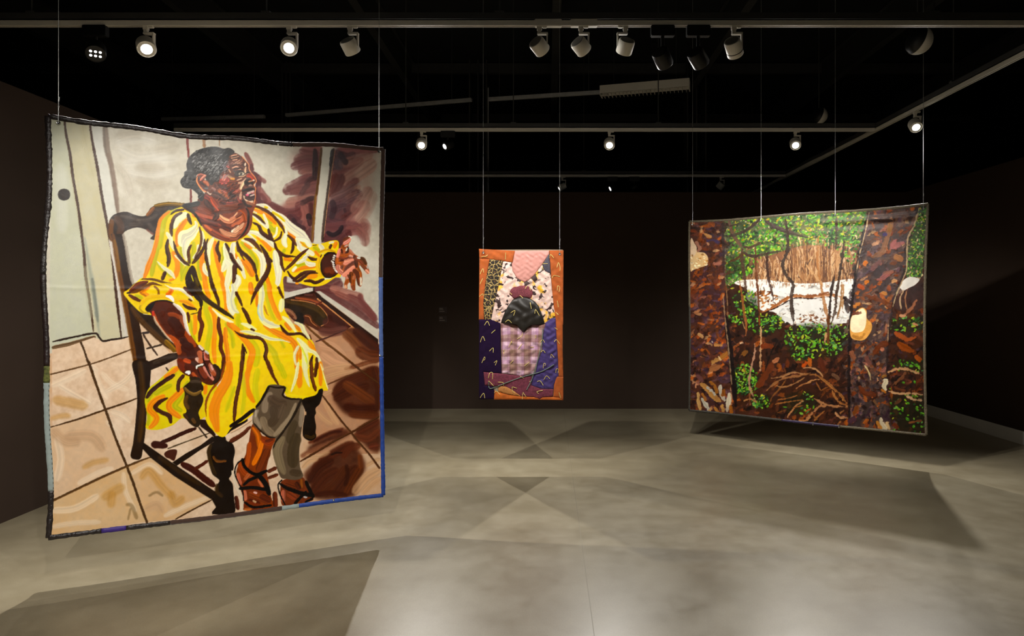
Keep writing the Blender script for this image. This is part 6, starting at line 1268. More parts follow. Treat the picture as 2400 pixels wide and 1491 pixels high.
patch('indigo_patch', c1((1318, 1478), (1430, 1382), (1500, 1380)) + c2((1506, 0), (1520, 300), (1550, 750), (1560, 1010), (1480, 1160), (1470, 1250), (1240, 1240), (1080, 1180), (1100, 1030), (1160, 940), (1200, 750), (1270, 560), (1290, 200), (1328, 110)), M_indigo, 2, wr=0.0025, wf=80, label='wrinkled indigo velvet')
patch('orange_strip', c2((440, 1270), (510, 1290), (700, 1340), (900, 1370), (1130, 1385), (1470, 1378), (1640, 1400), (1638, 1440), (900, 1428), (430, 1428)), M_orange2, 1, label='bright orange bottom strip')
patch('plum_patch', c2((250, 945), (566, 972), (840, 1010), (1090, 1020), (1080, 1180), (1240, 1240), (1470, 1250), (1460, 1380), (1280, 1390), (1230, 1422), (1130, 1386), (900, 1372), (640, 1200), (500, 1190), (420, 1190), (270, 1176)), M_wool, 3, wr=0.0008, label='plum wool strip')
patch('orange_strip', c2((1520, 1027), (1640, 1030), (1640, 1440), (1560, 1390), (1468, 1380), (1480, 1180)), M_orange, 3, wr=0.0006, label='orange velvet corner')
patch('tan_patch', c2((502, 1240), (540, 1190), (640, 1200), (760, 1260), (905, 1372), (700, 1340), (508, 1290)), M_tan, 4, wr=0.0004, label='tan felt wedge')
patch('plaid_patch', c2((545, 85), (700, 85), (850, 140), (950, 250), (1010, 180), (1090, 120), (1330, 110), (1285, 300), (1270, 560), (1200, 750), (1120, 985), (1020, 1005), (920, 1022), (840, 1010), (700, 980), (566, 972)), m_plaid(), 3, wr=0.0030, wf=62, label='quilted plaid flannel')
patch('leather_dome', c1((545, 1470), (620, 1280), (690, 1150), (760, 1060), (860, 1020), (960, 1015), (1060, 1040), (1140, 1090), (1210, 1170), (1270, 1330), (1312, 1450)) + c2((1310, 112), (1080, 122), (1000, 180), (950, 245), (880, 180), (830, 112), (548, 92)), M_dome, 4, wr=0.0022, wf=52, dome=0.034, label='padded black leather')
patch('tweed_patch', c1((715, 880), (790, 832), (900, 815), (1030, 825), (1100, 880), (1110, 960), (1080, 1045), (1000, 1030), (930, 1022), (860, 1024), (780, 1048), (700, 970)), M_tweed, 5, bulge=0.009, wr=0.001, label='maroon tweed cap')

def height(a, s):
    """outermost cloth surface under a point, so that threads lie on it"""
    best = 0.0
    for ch in CT.children:
        hit, loc, nrm, i = ch.ray_cast(C3(a, s, 0.3), Vector((0, 1, 0)))
        if hit: best = max(best, -loc.y)
    return best
bpy.context.view_layer.update()
def thread(name, pts, r, mat, frame):
    q = to_sheet(frame(*pts)); sp = spline(np.array(q) * 1000, False, 5.0) / 1000 if len(q) > 2 else np.linspace(q[0], q[1], 5)
    P = [C3(a, s, height(a, s) + r * 0.8) for a, s in sp]
    return MB().tube(P, r, 6).build(name, mat, CT, True)
S1 = [[(210, 315), (300, 300), (315, 275)], [(635, 240), (630, 360)], [(185, 620), (235, 520), (250, 590)], [(185, 790), (235, 690)], [(175, 1010), (235, 960), (245, 1000)], [(1400, 330), (1420, 275), (1475, 335)], [(1530, 500), (1555, 415), (1585, 500), (1580, 560)], [(1445, 680), (1480, 640), (1580, 660)], [(1535, 900), (1545, 820), (1580, 850), (1565, 925)], [(1535, 1080), (1555, 1190)], [(1510, 1280), (1555, 1330), (1535, 1300)], [(880, 985), (940, 1035)], [(1065, 1110), (1085, 1220)], [(1145, 1300), (1160, 1235), (1225, 1340)], [(725, 1290), (800, 1250), (775, 1340)], [(630, 1455), (685, 1415), (740, 1465)], [(975, 870), (1005, 820)], [(1050, 830), (1070, 900)], [(710, 940), (745, 975)], [(1280, 435), (1370, 432)], [(1275, 480), (1290, 540)]]
S2 = [[(265, 130), (315, 60), (355, 135)], [(385, 270), (455, 208)], [(192, 425), (235, 325), (272, 400)], [(352, 578), (415, 525), (418, 605)], [(220, 785), (265, 680), (275, 720), (250, 740)], [(435, 780), (485, 745), (455, 825)], [(335, 1050), (360, 960), (408, 960), (405, 1070)], [(340, 1100), (345, 1215)], [(345, 1100), (425, 1185)], [(500, 1120), (590, 1130), (598, 1180)], [(190, 1395), (250, 1315), (272, 1400)], [(435, 1310), (480, 1280), (535, 1340)], [(685, 520), (735, 410), (740, 440)], [(835, 370), (915, 320), (930, 265)], [(850, 550), (920, 455)], [(1070, 510), (1130, 515)], [(1160, 295), (1160, 355)], [(600, 560), (600, 630)], [(720, 795), (770, 740)], [(965, 840), (1050, 770)], [(1230, 430), (1280, 380), (1315, 430)], [(1480, 420), (1520, 380), (1575, 450)], [(1250, 600), (1290, 565), (1325, 610)], [(1425, 695), (1430, 635), (1480, 690)], [(1290, 880), (1300, 800), (1330, 800), (1320, 840)], [(1510, 960), (1520, 895), (1555, 900), (1550, 965)], [(1300, 1080), (1350, 1015), (1405, 1065)], [(1185, 1115), (1240, 1105), (1290, 1180)], [(1285, 1270), (1180, 1290), (1210, 1325)], [(750, 1200), (750, 1270), (790, 1310)], [(760, 1205), (830, 1230)], [(925, 1420), (930, 1320)], [(935, 1300), (990, 1380)], [(1565, 1300), (1595, 1400)], [(890, 1020), (945, 1055)], [(1490, 170), (1540, 205)], [(1050, 1110), (1080, 1115)]]
ST = [thread('yarn_stitch', s, 0.0027, M_thread, c1) for s in S1] + [thread('yarn_stitch', s, 0.0027, M_thread, c2) for s in S2]
thread('braided_cord', [(340, 1110), (350, 1220), (420, 1222), (600, 1150), (870, 1050), (1120, 980), (1300, 920), (1480, 815)], 0.0042, M_cord, c2)['label'] = 'grey-green cord sewn on'
thread('braided_cord', [(1285, 190), (1270, 420), (1220, 640), (1150, 900), (1080, 1100), (1000, 1260)], 0.0042, M_cord, c2)['label'] = 'grey-green cord sewn on'
def place_c(A, S): return A * SH_C.W, S * SH_C.H, np.zeros_like(A) + 0.008
g1 = grommet(SH_C, place_c, 0.055, 0.977, CT, 0.011); g2 = grommet(SH_C, place_c, 0.958, 0.968, CT, 0.011)
cable(g1, 'steel cable at the patchwork hanging\'s left corner'); cable(g2, 'steel cable at the patchwork hanging\'s right corner')
# ---------------------------------------------------------------- forest painting
def draw_forest():
    p = Paint(1596, 462, 2192, 1040, (64, 36, 22), ss=1.35, seed=11, rag=3.0)
    F = p.fill
    def L(a, w, c, **k):
        k.setdefault('taper', (0.35, 0.15)); k.setdefault('dry', 0.35); k.setdefault('soft', 1.1); k.setdefault('col2', [v * 0.72 for v in c]); p.line(a, w, c, **k)
    R1 = lambda: p.frame(1600, 460, 4.97); R2 = lambda: p.frame(1890, 460, 4.97); R3 = lambda: p.frame(1600, 740, 4.97); R4 = lambda: p.frame(1890, 740, 4.97); PX = lambda: p.frame(0, 0, 1.0)
    GR = [(66, 124, 36), (92, 152, 40), (48, 92, 38), (124, 172, 60), (36, 66, 32), (168, 172, 56), (62, 110, 66), (78, 134, 34), (104, 160, 78), (30, 52, 28)]
    BRN = [(92, 50, 28), (70, 36, 22), (116, 62, 30), (56, 32, 24), (84, 46, 36), (104, 56, 40), (48, 28, 22)]
    PUR = [(70, 50, 70), (88, 62, 80), (60, 42, 62), (112, 78, 82)]
    LITE = [(190, 140, 100), (168, 112, 74), (150, 96, 80), (196, 156, 110)]
    ORN = [(150, 72, 28), (176, 92, 34), (128, 58, 24)]
    PX()
    allp = [(1600, 470), (2190, 470), (2190, 1035), (1600, 1035)]
    F([(1590, 455), (2200, 455), (2200, 1045), (1590, 1045)], (66, 36, 22), False, col2=(44, 26, 20), mix=2.4, var=0.25)
    low = [(1690, 700), (1760, 770), (1850, 790), (2000, 790), (2175, 730), (2175, 1030), (1620, 980), (1690, 860)]
    p.scatter(low, 260, BRN, (18, 46), (8, 16), -0.6, 0.6, 0.7); p.scatter(low, 90, ORN, (14, 34), (6, 13), -0.8, 0.5, 0.6); p.scatter(low, 60, [(30, 20, 18), (24, 16, 14), (40, 26, 24)], (18, 40), (8, 16), -0.7, 0.5, 0.8); p.scatter(low, 200, BRN, (8, 18), (3, 7), -0.6, 0.8, 0.7); p.scatter(low, 60, PUR, (8, 18), (3, 7), -0.5, 0.6, 0.5); p.scatter(low, 90, [(34, 20, 16), (26, 18, 14)], (12, 30), (4, 8), -0.6, 0.6, 0.7)
    # foliage
    fol = [(1697, 508), (1790, 500), (1960, 490), (2040, 490), (2030, 560), (2010, 640), (1960, 612), (1880, 592), (1800, 602), (1760, 650), (1735, 660), (1700, 670)]
    F(fol, (112, 112, 76), False, col2=(58, 72, 44), mix=2.8, var=0.3)
    p.scatter(fol, 240, [(38, 50, 30), (28, 36, 26), (58, 62, 44), (92, 70, 50)], (6, 12), (3, 5), -0.3, 0.9, 0.8); p.scatter(fol, 300, [(206, 180, 140), (186, 156, 116), (150, 128, 100), (214, 200, 170)], (4, 9), (2, 4), -0.4, 0.9, 0.8); p.scatter(fol, 1150, GR, (6, 12), (3.2, 6), -0.2, 0.8, 0.92); p.scatter(fol, 220, [(150, 186, 60), (176, 168, 40), (128, 186, 70), (190, 150, 40)], (5, 9), (2.5, 4.5), -0.2, 0.8, 0.9)
    # reeds
    R1(); reed = [(700, 900), (800, 720), (1000, 690), (1250, 610), (1491, 570), (2100, 600), (2060, 700), (2030, 900), (2010, 1020), (1491, 1060), (900, 1000), (720, 1010)]
    F(reed, (150, 106, 72), True, col2=(92, 60, 42), mix=2, var=0.3)
    q = p.rng
    for k in range(430):
        x = q.uniform(740, 2010); lo = q.uniform(880, 1060); hi = lo - q.uniform(120, 520) * (0.55 if x < 1150 else 1.0); b = q.normal() * 24
        hi = max(hi, q.uniform(480, 600) if x > 1250 else 680)
        c = [(206, 158, 110), (224, 182, 134), (180, 128, 84), (156, 108, 70), (236, 198, 156), (104, 70, 50)][q.integers(6)]
        L([(x, lo), (x + b, (lo + hi) / 2), (x + b * q.normal(), hi)], q.uniform(1.6, 3.6), c, br=0.15, alpha=0.9)
    for k in range(46):
        x = q.uniform(760, 2000); y = q.uniform(620, 960); an = q.uniform(-0.9, 0.9)
        L([(x, y), (x + 60 * math.sin(an), y - 70)], q.uniform(1.2, 2.4), (70, 48, 38), alpha=0.8)
    PX(); p.scatter([(1750, 560), (1800, 530), (1900, 545), (2010, 540), (2030, 600), (2010, 640), (1975, 600), (1900, 565), (1830, 575), (1780, 610), (1755, 650)], 260, GR + [(206, 180, 140), (150, 120, 84), (120, 90, 60)], (6, 12), (3, 6), -0.2, 0.9, 0.92); R1()
    # snow
    snow = [(600, 1010), (700, 975), (950, 968), (1090, 990), (1300, 1010), (1491, 1015), (1700, 1000), (2020, 975), (2000, 1200), (1960, 1380), (1950, 1450), (1750, 1545), (1560, 1530), (1400, 1510), (1250, 1500), (1130, 1440), (1060, 1350), (920, 1330), (820, 1250), (740, 1190), (740, 1080)]
    F(snow, (222, 220, 214), True, col2=(206, 204, 200), mix=1.6, var=0.05)
    p.scatter(snow, 70, [(196, 194, 190), (212, 208, 200), (234, 232, 228), (180, 172, 160)], (10, 26), (4, 9), 0.1, 0.4, 0.6)
    p.scatter(snow, 46, [(120, 90, 66), (90, 70, 56), (150, 116, 84), (70, 54, 46)], (4, 12), (1.5, 3.5), 0.4, 0.9, 0.8)
    for k in range(90):
        x = q.uniform(760, 1990); y = q.uniform(980, 1060); L([(x, y - 26), (x + q.normal() * 8, y + 10)], q.uniform(1.2, 2.4), (176, 128, 86), alpha=0.85)
    p.scatter([(860, 1120), (1060, 1100), (1100, 1250), (1000, 1330), (900, 1280), (800, 1180)], 46, [(150, 92, 44), (120, 66, 34), (90, 54, 34), (176, 120, 70), (220, 210, 196)], (5, 12), (3, 6), -0.6, 0.7, 0.95)
    p.scatter([(1340, 1440), (1491, 1360), (1640, 1420), (1800, 1480), (1700, 1540), (1500, 1510)], 60, [(120, 76, 48), (92, 58, 40), (150, 104, 66), (226, 222, 214)], (5, 12), (2, 4), 0.2, 0.6, 0.9)
    p.scatter([(760, 1200), (940, 1340), (1080, 1360), (1150, 1450), (1300, 1500), (1600, 1530), (1900, 1480), (1990, 1450), (1980, 1490), (1700, 1580), (1400, 1560), (1180, 1500), (1050, 1400), (860, 1330)], 60, BRN + [(44, 30, 22), (60, 80, 30)], (8, 18), (4, 8), 0.3, 0.6, 0.9)
    L([(1200, 1250), (1330, 1260)], 8, (226, 224, 220), soft=4); L([(1120, 1400), (1260, 1440)], 8, (228, 226, 220), soft=4)
    L([(930, 1340), (1060, 1290), (1180, 1210), (1300, 1160), (1491, 1170), (1700, 1150), (1890, 1180)], [5, 7, 8, 7, 8, 7, 6], (168, 106, 60), br=0.4); L([(960, 1350), (1100, 1290), (1230, 1215), (1330, 1185), (1500, 1192), (1700, 1172)], 2.6, (64, 40, 30))
    # leafy clusters
    PX()
    for poly, n in (([(1720, 690), (1750, 680), (1775, 700), (1770, 735), (1740, 740), (1722, 715)], 46), ([(1690, 610), (1740, 600), (1765, 640), (1720, 650), (1695, 650)], 40), ([(1750, 740), (1820, 740), (1830, 765), (1790, 785), (1755, 770)], 60), ([(1840, 780), (1880, 760), (1990, 765), (1985, 800), (1960, 835), (1930, 840), (1880, 845), (1850, 830)], 200), ([(1720, 865), (1755, 855), (1778, 885), (1770, 915), (1740, 925), (1722, 910)], 110), ([(1760, 930), (1800, 925), (1805, 950), (1775, 955)], 26), ([(1705, 740), (1740, 745), (1730, 760)], 14), ([(2085, 750), (2165, 745), (2165, 775), (2090, 775)], 26), ([(2100, 848), (2165, 845), (2165, 870), (2110, 870)], 16), ([(2095, 930), (2165, 930), (2165, 1010), (2110, 1010), (2085, 960)], 24), ([(1620, 920), (1635, 915), (1640, 940), (1620, 950)], 16), ([(1840, 930), (1900, 920), (1910, 960), (1850, 970)], 14)):
        F(poly, (30, 34, 20), True, alpha=0.6, soft=4); p.scatter(poly, int(n * 1.7), GR + [(140, 176, 44), (104, 164, 44)], (5, 10), (3, 5.4), -0.5, 0.9, 0.95)
    # right strip of foliage
    strip = [(2148, 490), (2172, 488), (2168, 560), (2160, 650), (2125, 650), (2124, 600), (2128, 560), (2140, 520)]
    F(strip, (70, 84, 44), False, col2=(44, 60, 34), mix=2, var=0.2); p.scatter(strip, 330, GR + [(206, 186, 140), (176, 150, 110)], (5, 9), (2.6, 4.2), -0.2, 0.9, 0.95)
    F([(2112, 665), (2130, 650), (2155, 655), (2140, 672), (2110, 690)], (216, 210, 200), True); F([(2108, 690), (2155, 665), (2165, 670), (2165, 720), (2100, 725)], (60, 38, 34), True, var=0.3)
    for a, w, c in (([(2118, 680), (2110, 700), (2112, 725)], 3, (206, 172, 132)), ([(2128, 675), (2122, 700), (2126, 725)], 3, (176, 122, 82)), ([(2150, 700), (2135, 725), (2112, 745)], [4, 8, 5], (176, 112, 78))): L(a, w, c)
    # trees in the middle distance
    R1()
    for a, w, c in (([(540, 290), (580, 420), (650, 540), (690, 600)], [9, 9, 8, 7], (128, 96, 76)), ([(690, 600), (690, 760), (720, 950), (725, 1100)], 7, (84, 60, 46)), ([(900, 270), (780, 370), (640, 440), (500, 470)], 7, (70, 54, 48)), ([(960, 280), (1080, 360), (1250, 420), (1460, 480)], [9, 10, 8, 6], (84, 68, 62)), ([(1200, 270), (1220, 450), (1220, 620), (1160, 800), (1200, 920), (1280, 1030), (1260, 1200), (1290, 1491)], [7, 7, 8, 7, 8, 8, 9, 9], (66, 52, 44)), ([(980, 650), (980, 800), (1000, 980), (1040, 1150), (1050, 1240)], 6, (70, 46, 36)), ([(850, 600), (850, 850), (870, 1100), (890, 1350), (890, 1491)], 4.6, (104, 58, 32)), ([(700, 650), (800, 700), (920, 680), (1100, 640)], 6, (70, 54, 46)), ([(690, 590), (800, 590), (900, 540)], 5, (84, 62, 48)), ([(540, 760), (640, 720), (700, 660)], 6, (96, 64, 36)), ([(660, 990), (690, 1180), (710, 1350), (730, 1491)], 5.6, (146, 88, 44)), ([(530, 350), (700, 310)], 3, (70, 50, 40)), ([(500, 470), (490, 1000)], 2.4, (206, 190, 150)), ([(500, 1010), (520, 1240), (522, 1480)], 3, (150, 110, 76)), ([(640, 1010), (720, 985)], 3, (200, 186, 160))):
        L(a, w, c, br=0.35)
    R2()
    for a, w, c in (([(140, 480), (125, 750), (150, 940), (190, 1150), (230, 1350), (260, 1491)], [4, 5, 5, 6, 8, 9], (176, 120, 72)), ([(440, 520), (420, 700), (390, 900), (350, 1150), (330, 1350), (290, 1491)], 6, (62, 44, 32)), ([(330, 900), (290, 1100), (270, 1300), (262, 1491)], 6, (58, 42, 34)), ([(350, 250), (350, 450), (340, 620)], 6, (72, 56, 46)), ([(410, 1000), (400, 1250), (350, 1440)], 3.4, (176, 130, 84)), ([(430, 1020), (420, 1330)], 3.4, (186, 140, 94)), ([(0, 800), (120, 950), (190, 1030)], 4, (206, 160, 112)), ([(0, 1170), (150, 1150), (260, 1120)], 6, (150, 92, 54)), ([(440, 1180), (530, 1260)], 9, (52, 38, 34)), ([(470, 1250), (480, 1350)], 11, (70, 60, 58))):
        L(a, w, c, br=0.35)
    # left trunk
    trunk = [(100, 290), (475, 290), (490, 900), (500, 1491), (560, 2200), (600, 2700), (180, 2680), (100, 2500), (90, 1400)]
    R1(); F(trunk, (82, 48, 34), False, col2=(58, 34, 36), mix=2.4, var=0.25)
    p.scatter(trunk, 200, BRN, (18, 44), (9, 17), -0.5, 0.6, 0.8); p.scatter(trunk, 60, PUR, (16, 36), (7, 14), -0.3, 0.5, 0.6); p.scatter(trunk, 200, BRN, (9, 20), (4, 9), -0.5, 0.8, 0.75); p.scatter(trunk, 70, PUR, (8, 22), (4, 8), -0.2, 0.6, 0.65); p.scatter(trunk, 90, ORN, (10, 24), (5, 11), -0.6, 0.7, 0.8); p.scatter(trunk, 46, LITE, (8, 22), (4, 10), -0.5, 0.8, 0.75)
    p.scatter([(100, 1900), (500, 1900), (580, 2650), (150, 2650)], 60, [(44, 26, 22), (36, 22, 20), (60, 40, 52)], (12, 24), (4, 9), 0.6, 0.6, 0.75)
    F([(105, 500), (140, 570), (180, 640), (260, 660), (300, 720), (280, 800), (200, 830), (130, 855), (95, 850)], (226, 196, 150), True, col2=(206, 168, 116), mix=2, var=0.12); F([(105, 490), (140, 540), (170, 600), (150, 680), (100, 700)], (216, 190, 160), True, var=0.1); L([(160, 530), (200, 600), (180, 640)], 8, (176, 122, 100)); p.scatter([(110, 700), (290, 690), (270, 820), (110, 850)], 26, [(238, 214, 172), (186, 134, 70), (246, 226, 190)], (5, 10), (2.5, 5), 0.3, 0.6, 0.9)
    L([(260, 440), (340, 480)], 7, (206, 150, 90)); L([(280, 520), (360, 510), (440, 540)], 6, (76, 58, 96)); L([(370, 790), (440, 770)], 8, (176, 112, 92)); L([(470, 300), (480, 900)], 6, (60, 50, 50), alpha=0.7, soft=3)
    R3()
    for a, w, c in (([(220, 790), (300, 860), (370, 940), (450, 1000)], [9, 13, 12, 9], (196, 142, 78)), ([(280, 830), (350, 880), (380, 930)], 6, (214, 206, 190)), ([(320, 770), (380, 820), (410, 900)], 8, (176, 112, 44)), ([(440, 810), (450, 900), (490, 980)], 9, (212, 200, 180)), ([(480, 860), (470, 930)], 9, (160, 92, 34)), ([(550, 900), (540, 1000), (520, 1120)], [8, 11, 8], (218, 204, 176)), ([(560, 1050), (570, 1130)], 9, (176, 104, 36)), ([(180, 900), (190, 1000), (210, 1100)], 8, (214, 168, 104)), ([(220, 960), (270, 1030), (320, 1110)], [7, 10, 8], (212, 204, 184)), ([(230, 910), (280, 990)], 7, (176, 112, 50)), ([(370, 1070), (420, 1120)], 7, (186, 126, 60)), ([(460, 1040), (480, 1110)], 9, (206, 152, 84)), ([(340, 1080), (300, 1120)], 6, (200, 150, 90)), ([(190, 210), (240, 250)], 8, (206, 156, 104)), ([(370, 340), (460, 345)], 7, (206, 146, 86)), ([(440, 490), (490, 460), (520, 430)], 10, (176, 116, 52)), ([(350, 540), (440, 500)], 9, (196, 142, 80)), ([(340, 620), (420, 590)], 14, (168, 108, 66)), ([(420, 470), (450, 520)], 4, (226, 190, 140)), ([(570, 450), (590, 550)], 2.4, (206, 176, 130)), ([(560, 830), (575, 960)], 3, (206, 160, 120)), ([(170, 690), (240, 760)], 9, (122, 76, 72)), ([(340, 290), (350, 310)], 4, (226, 210, 196))):
        L(a, w, c, br=0.3)
    L([(505, 0), (530, 250), (560, 420), (590, 700), (625, 1060)], 11, (26, 18, 20), alpha=0.9, soft=3, dry=0)
    L([(470, -250), (490, 0), (540, 420), (575, 800)], 3, (196, 160, 120), alpha=0.8, dry=0.6)
    # undergrowth branches
    for a, w, c in (([(905, 120), (910, 300), (905, 500), (905, 640)], 4.4, (206, 160, 116)), ([(730, 0), (740, 120), (735, 240)], 4, (176, 104, 56)), ([(890, 0), (890, 120)], 4.4, (130, 62, 30)), ([(840, 330), (835, 460), (790, 640), (780, 800), (820, 930), (865, 1010)], [3, 4, 5, 5, 5, 4], (186, 138, 110)), ([(780, 900), (790, 1040)], 4, (160, 96, 60)), ([(720, 985), (800, 970), (870, 1010)], 4, (186, 130, 80)), ([(700, 590), (760, 690)], 2, (170, 86, 50)), ([(690, 60), (720, 150)], 2, (190, 150, 100)),
                    ([(980, 870), (1060, 800), (1180, 730), (1350, 700), (1491, 670)], [3, 5, 5, 5, 4], (182, 122, 74)), ([(1030, 730), (1150, 710), (1290, 660), (1400, 680)], 3.4, (196, 140, 92)), ([(1200, 750), (1120, 860), (1040, 950), (1020, 1010)], 3.6, (150, 92, 46)), ([(1090, 815), (1180, 830), (1300, 790), (1420, 720)], 3.6, (186, 130, 82)), ([(1080, 1030), (1250, 1000), (1400, 980)], 3, (170, 108, 54)), ([(1110, 980), (1230, 960), (1330, 930)], 3, (160, 98, 50)), ([(1220, 1180), (1310, 1060), (1410, 990)], 4, (190, 130, 84)), ([(1350, 1220), (1430, 1220), (1491, 1170)], 4, (196, 136, 86)), ([(1280, 1075), (1420, 1040)], 3, (150, 92, 44)), ([(1100, 1130), (1200, 1100)], 2.6, (140, 86, 44)), ([(1400, 610), (1491, 600)], 3, (190, 140, 100)), ([(1320, 850), (1400, 800), (1491, 780)], 3, (170, 110, 66)), ([(1430, 1120), (1491, 1080)], 4, (170, 100, 50)), ([(1220, 190), (1250, 250)], 2, (170, 190, 60)), ([(600, 370), (700, 290)], 6, (150, 84, 44)), ([(670, 320), (700, 310)], 5, (230, 190, 150)), ([(920, 350), (1060, 360)], 12, (136, 62, 28)), ([(1060, 540), (1110, 500)], 10, (190, 120, 80)), ([(880, 820), (960, 700), (1040, 560)], 16, (112, 54, 26)), ([(700, 450), (740, 420)], 10, (140, 90, 40)), ([(1400, 590), (1440, 540)], 8, (200, 86, 30)), ([(1290, 110), (1300, 220)], 7, (48, 38, 34)), ([(1110, 280), (1020, 450), (960, 640)], 5, (34, 24, 20))):
        L(a, w, c, br=0.3)
    R4()
    for a, w, c in (([(0, 690), (100, 690), (200, 750), (300, 830), (400, 930), (480, 1040)], [3, 5, 6, 6, 6, 5], (190, 124, 66)), ([(10, 605), (100, 620), (170, 680), (190, 720)], 3.6, (200, 148, 100)), ([(0, 790), (80, 750), (170, 740)], 4, (196, 138, 86)), ([(80, 960), (170, 1010), (270, 1050), (400, 1060), (500, 1060)], 5, (196, 136, 88)), ([(0, 1200), (80, 1120), (150, 1060), (240, 1050)], 5, (190, 130, 84)), ([(90, 1220), (150, 1160), (210, 1110)], 4, (176, 112, 58)), ([(300, 870), (330, 950), (400, 1020), (500, 1060)], 5, (186, 122, 66)), ([(340, 1125), (380, 1180), (480, 1195)], [5, 6, 4], (206, 150, 104)), ([(390, 1140), (440, 1100)], 4, (170, 112, 64)), ([(110, 770), (170, 880)], 2.6, (150, 90, 46)), ([(170, 870), (250, 830)], 2.6, (140, 84, 44)), ([(360, 1270), (400, 1230)], 3, (170, 110, 60)), ([(80, 1160), (120, 1210)], 3, (150, 96, 50)), ([(490, 600), (490, 760), (520, 920)], 2.2, (220, 176, 130)), ([(30, 500), (40, 580)], 10, (190, 100, 36)), ([(250, 0), (255, 180), (250, 330)], 7, (120, 72, 40)), ([(230, 200), (210, 330)], 4, (210, 160, 110)), ([(300, 680), (380, 740)], 10, (120, 84, 60)), ([(150, 500), (200, 640)], 14, (96, 44, 24))):
        L(a, w, c, br=0.3)
    # right trunk
    PX(); tr = [(2034, 497), (2090, 491), (2153, 487), (2142, 520), (2126, 560), (2125, 612), (2110, 660), (2098, 705), (2086, 750), (2082, 800), (2079, 860), (2080, 910), (2084, 960), (2090, 1010), (1988, 1000), (1992, 960), (1992, 900), (1990, 820), (1992, 760), (1996, 700), (2006, 640), (2018, 570)]
    F(tr, (80, 60, 52), False, col2=(52, 42, 42), mix=2.4, var=0.25)
    p.scatter(tr, 240, [(66, 54, 54), (96, 72, 62), (112, 86, 74), (74, 58, 54), (56, 44, 46), (92, 62, 48), (104, 66, 50), (84, 66, 70)], (20, 52), (9, 19), -0.8, 0.4, 0.8); p.scatter(tr, 210, BRN + [(76, 60, 58), (58, 46, 48)], (8, 20), (4, 9), -0.7, 0.7, 0.75); p.scatter(tr, 60, PUR, (8, 20), (4, 8), -0.5, 0.7, 0.65); p.scatter(tr, 80, ORN, (9, 24), (5, 11), -0.8, 0.7, 0.8); p.scatter(tr, 34, LITE, (9, 24), (5, 11), -0.6, 0.7, 0.75)
    p.scatter([(1995, 800), (2080, 800), (2085, 1000), (1992, 1000)], 70, [(44, 26, 22), (36, 22, 20), (58, 38, 46), (66, 36, 24)], (12, 24), (5, 9), 1.2, 0.6, 0.8)
    R2()
    for a, w, c in (([(990, 250), (960, 400), (920, 550), (880, 650), (760, 720)], [10, 14, 12, 14, 10], (152, 104, 72)), ([(970, 330), (960, 410)], 11, (160, 106, 44)), ([(1040, 520), (1000, 590), (1130, 540)], [12, 14, 8], (176, 104, 100)), ([(960, 900), (880, 960), (830, 970)], [12, 12, 6], (158, 92, 86)), ([(1040, 700), (1110, 740)], 14, (176, 116, 66)), ([(700, 770), (680, 790)], 10, (214, 120, 40)), ([(720, 990), (690, 1010)], 8, (214, 124, 44)), ([(610, 1040), (660, 1070)], 12, (180, 84, 40)), ([(1000, 1000), (1040, 980)], 8, (214, 156, 100)), ([(540, 1290), (620, 1250)], 9, (206, 130, 60)), ([(880, 1120), (940, 1140)], 8, (196, 128, 60)), ([(900, 460), (920, 440)], 8, (70, 52, 104)), ([(900, 1250), (980, 1190)], 10, (160, 92, 44)), ([(740, 240), (1000, 220), (1280, 180)], 7, (110, 84, 76)), ([(740, 280), (1000, 290)], 7, (52, 36, 32)), ([(1000, 880), (900, 900)], 10, (150, 90, 70)), ([(760, 860), (860, 760)], 10, (120, 80, 76)), ([(700, 1160), (900, 1230), (980, 1300)], 10, (112, 60, 34))):
        L(a, w, c, br=0.3)
    L([(700, 260), (620, 650), (560, 1000), (530, 1250), (505, 1700), (495, 2100), (500, 2600)], 7, (30, 22, 22), alpha=0.85, soft=3, dry=0)
    L([(1250, 330), (1160, 600), (1150, 850), (1050, 1120), (960, 1600), (940, 2200)], 6, (40, 28, 28), alpha=0.7, soft=3, dry=0)
    F([(540, 1380), (640, 1300), (700, 1330), (705, 1420), (760, 1480), (765, 1540), (740, 1600), (680, 1670), (600, 1680), (520, 1640), (510, 1480)], (206, 150, 76), True, var=0.12); F([(540, 1390), (640, 1310), (690, 1340), (700, 1450), (670, 1560), (590, 1590), (525, 1570), (512, 1480)], (232, 216, 180), True, var=0.06); L([(540, 1370), (640, 1360)], 8, (120, 62, 40))
    L([(730, 195), (690, 400), (620, 680), (580, 900)], 2.4, (214, 182, 140), dry=0.5); L([(1310, 140), (1250, 350), (1180, 500), (1170, 760), (1160, 880), (1060, 1120), (1010, 1290)], 3.4, (216, 184, 140), dry=0.3)
    R4()
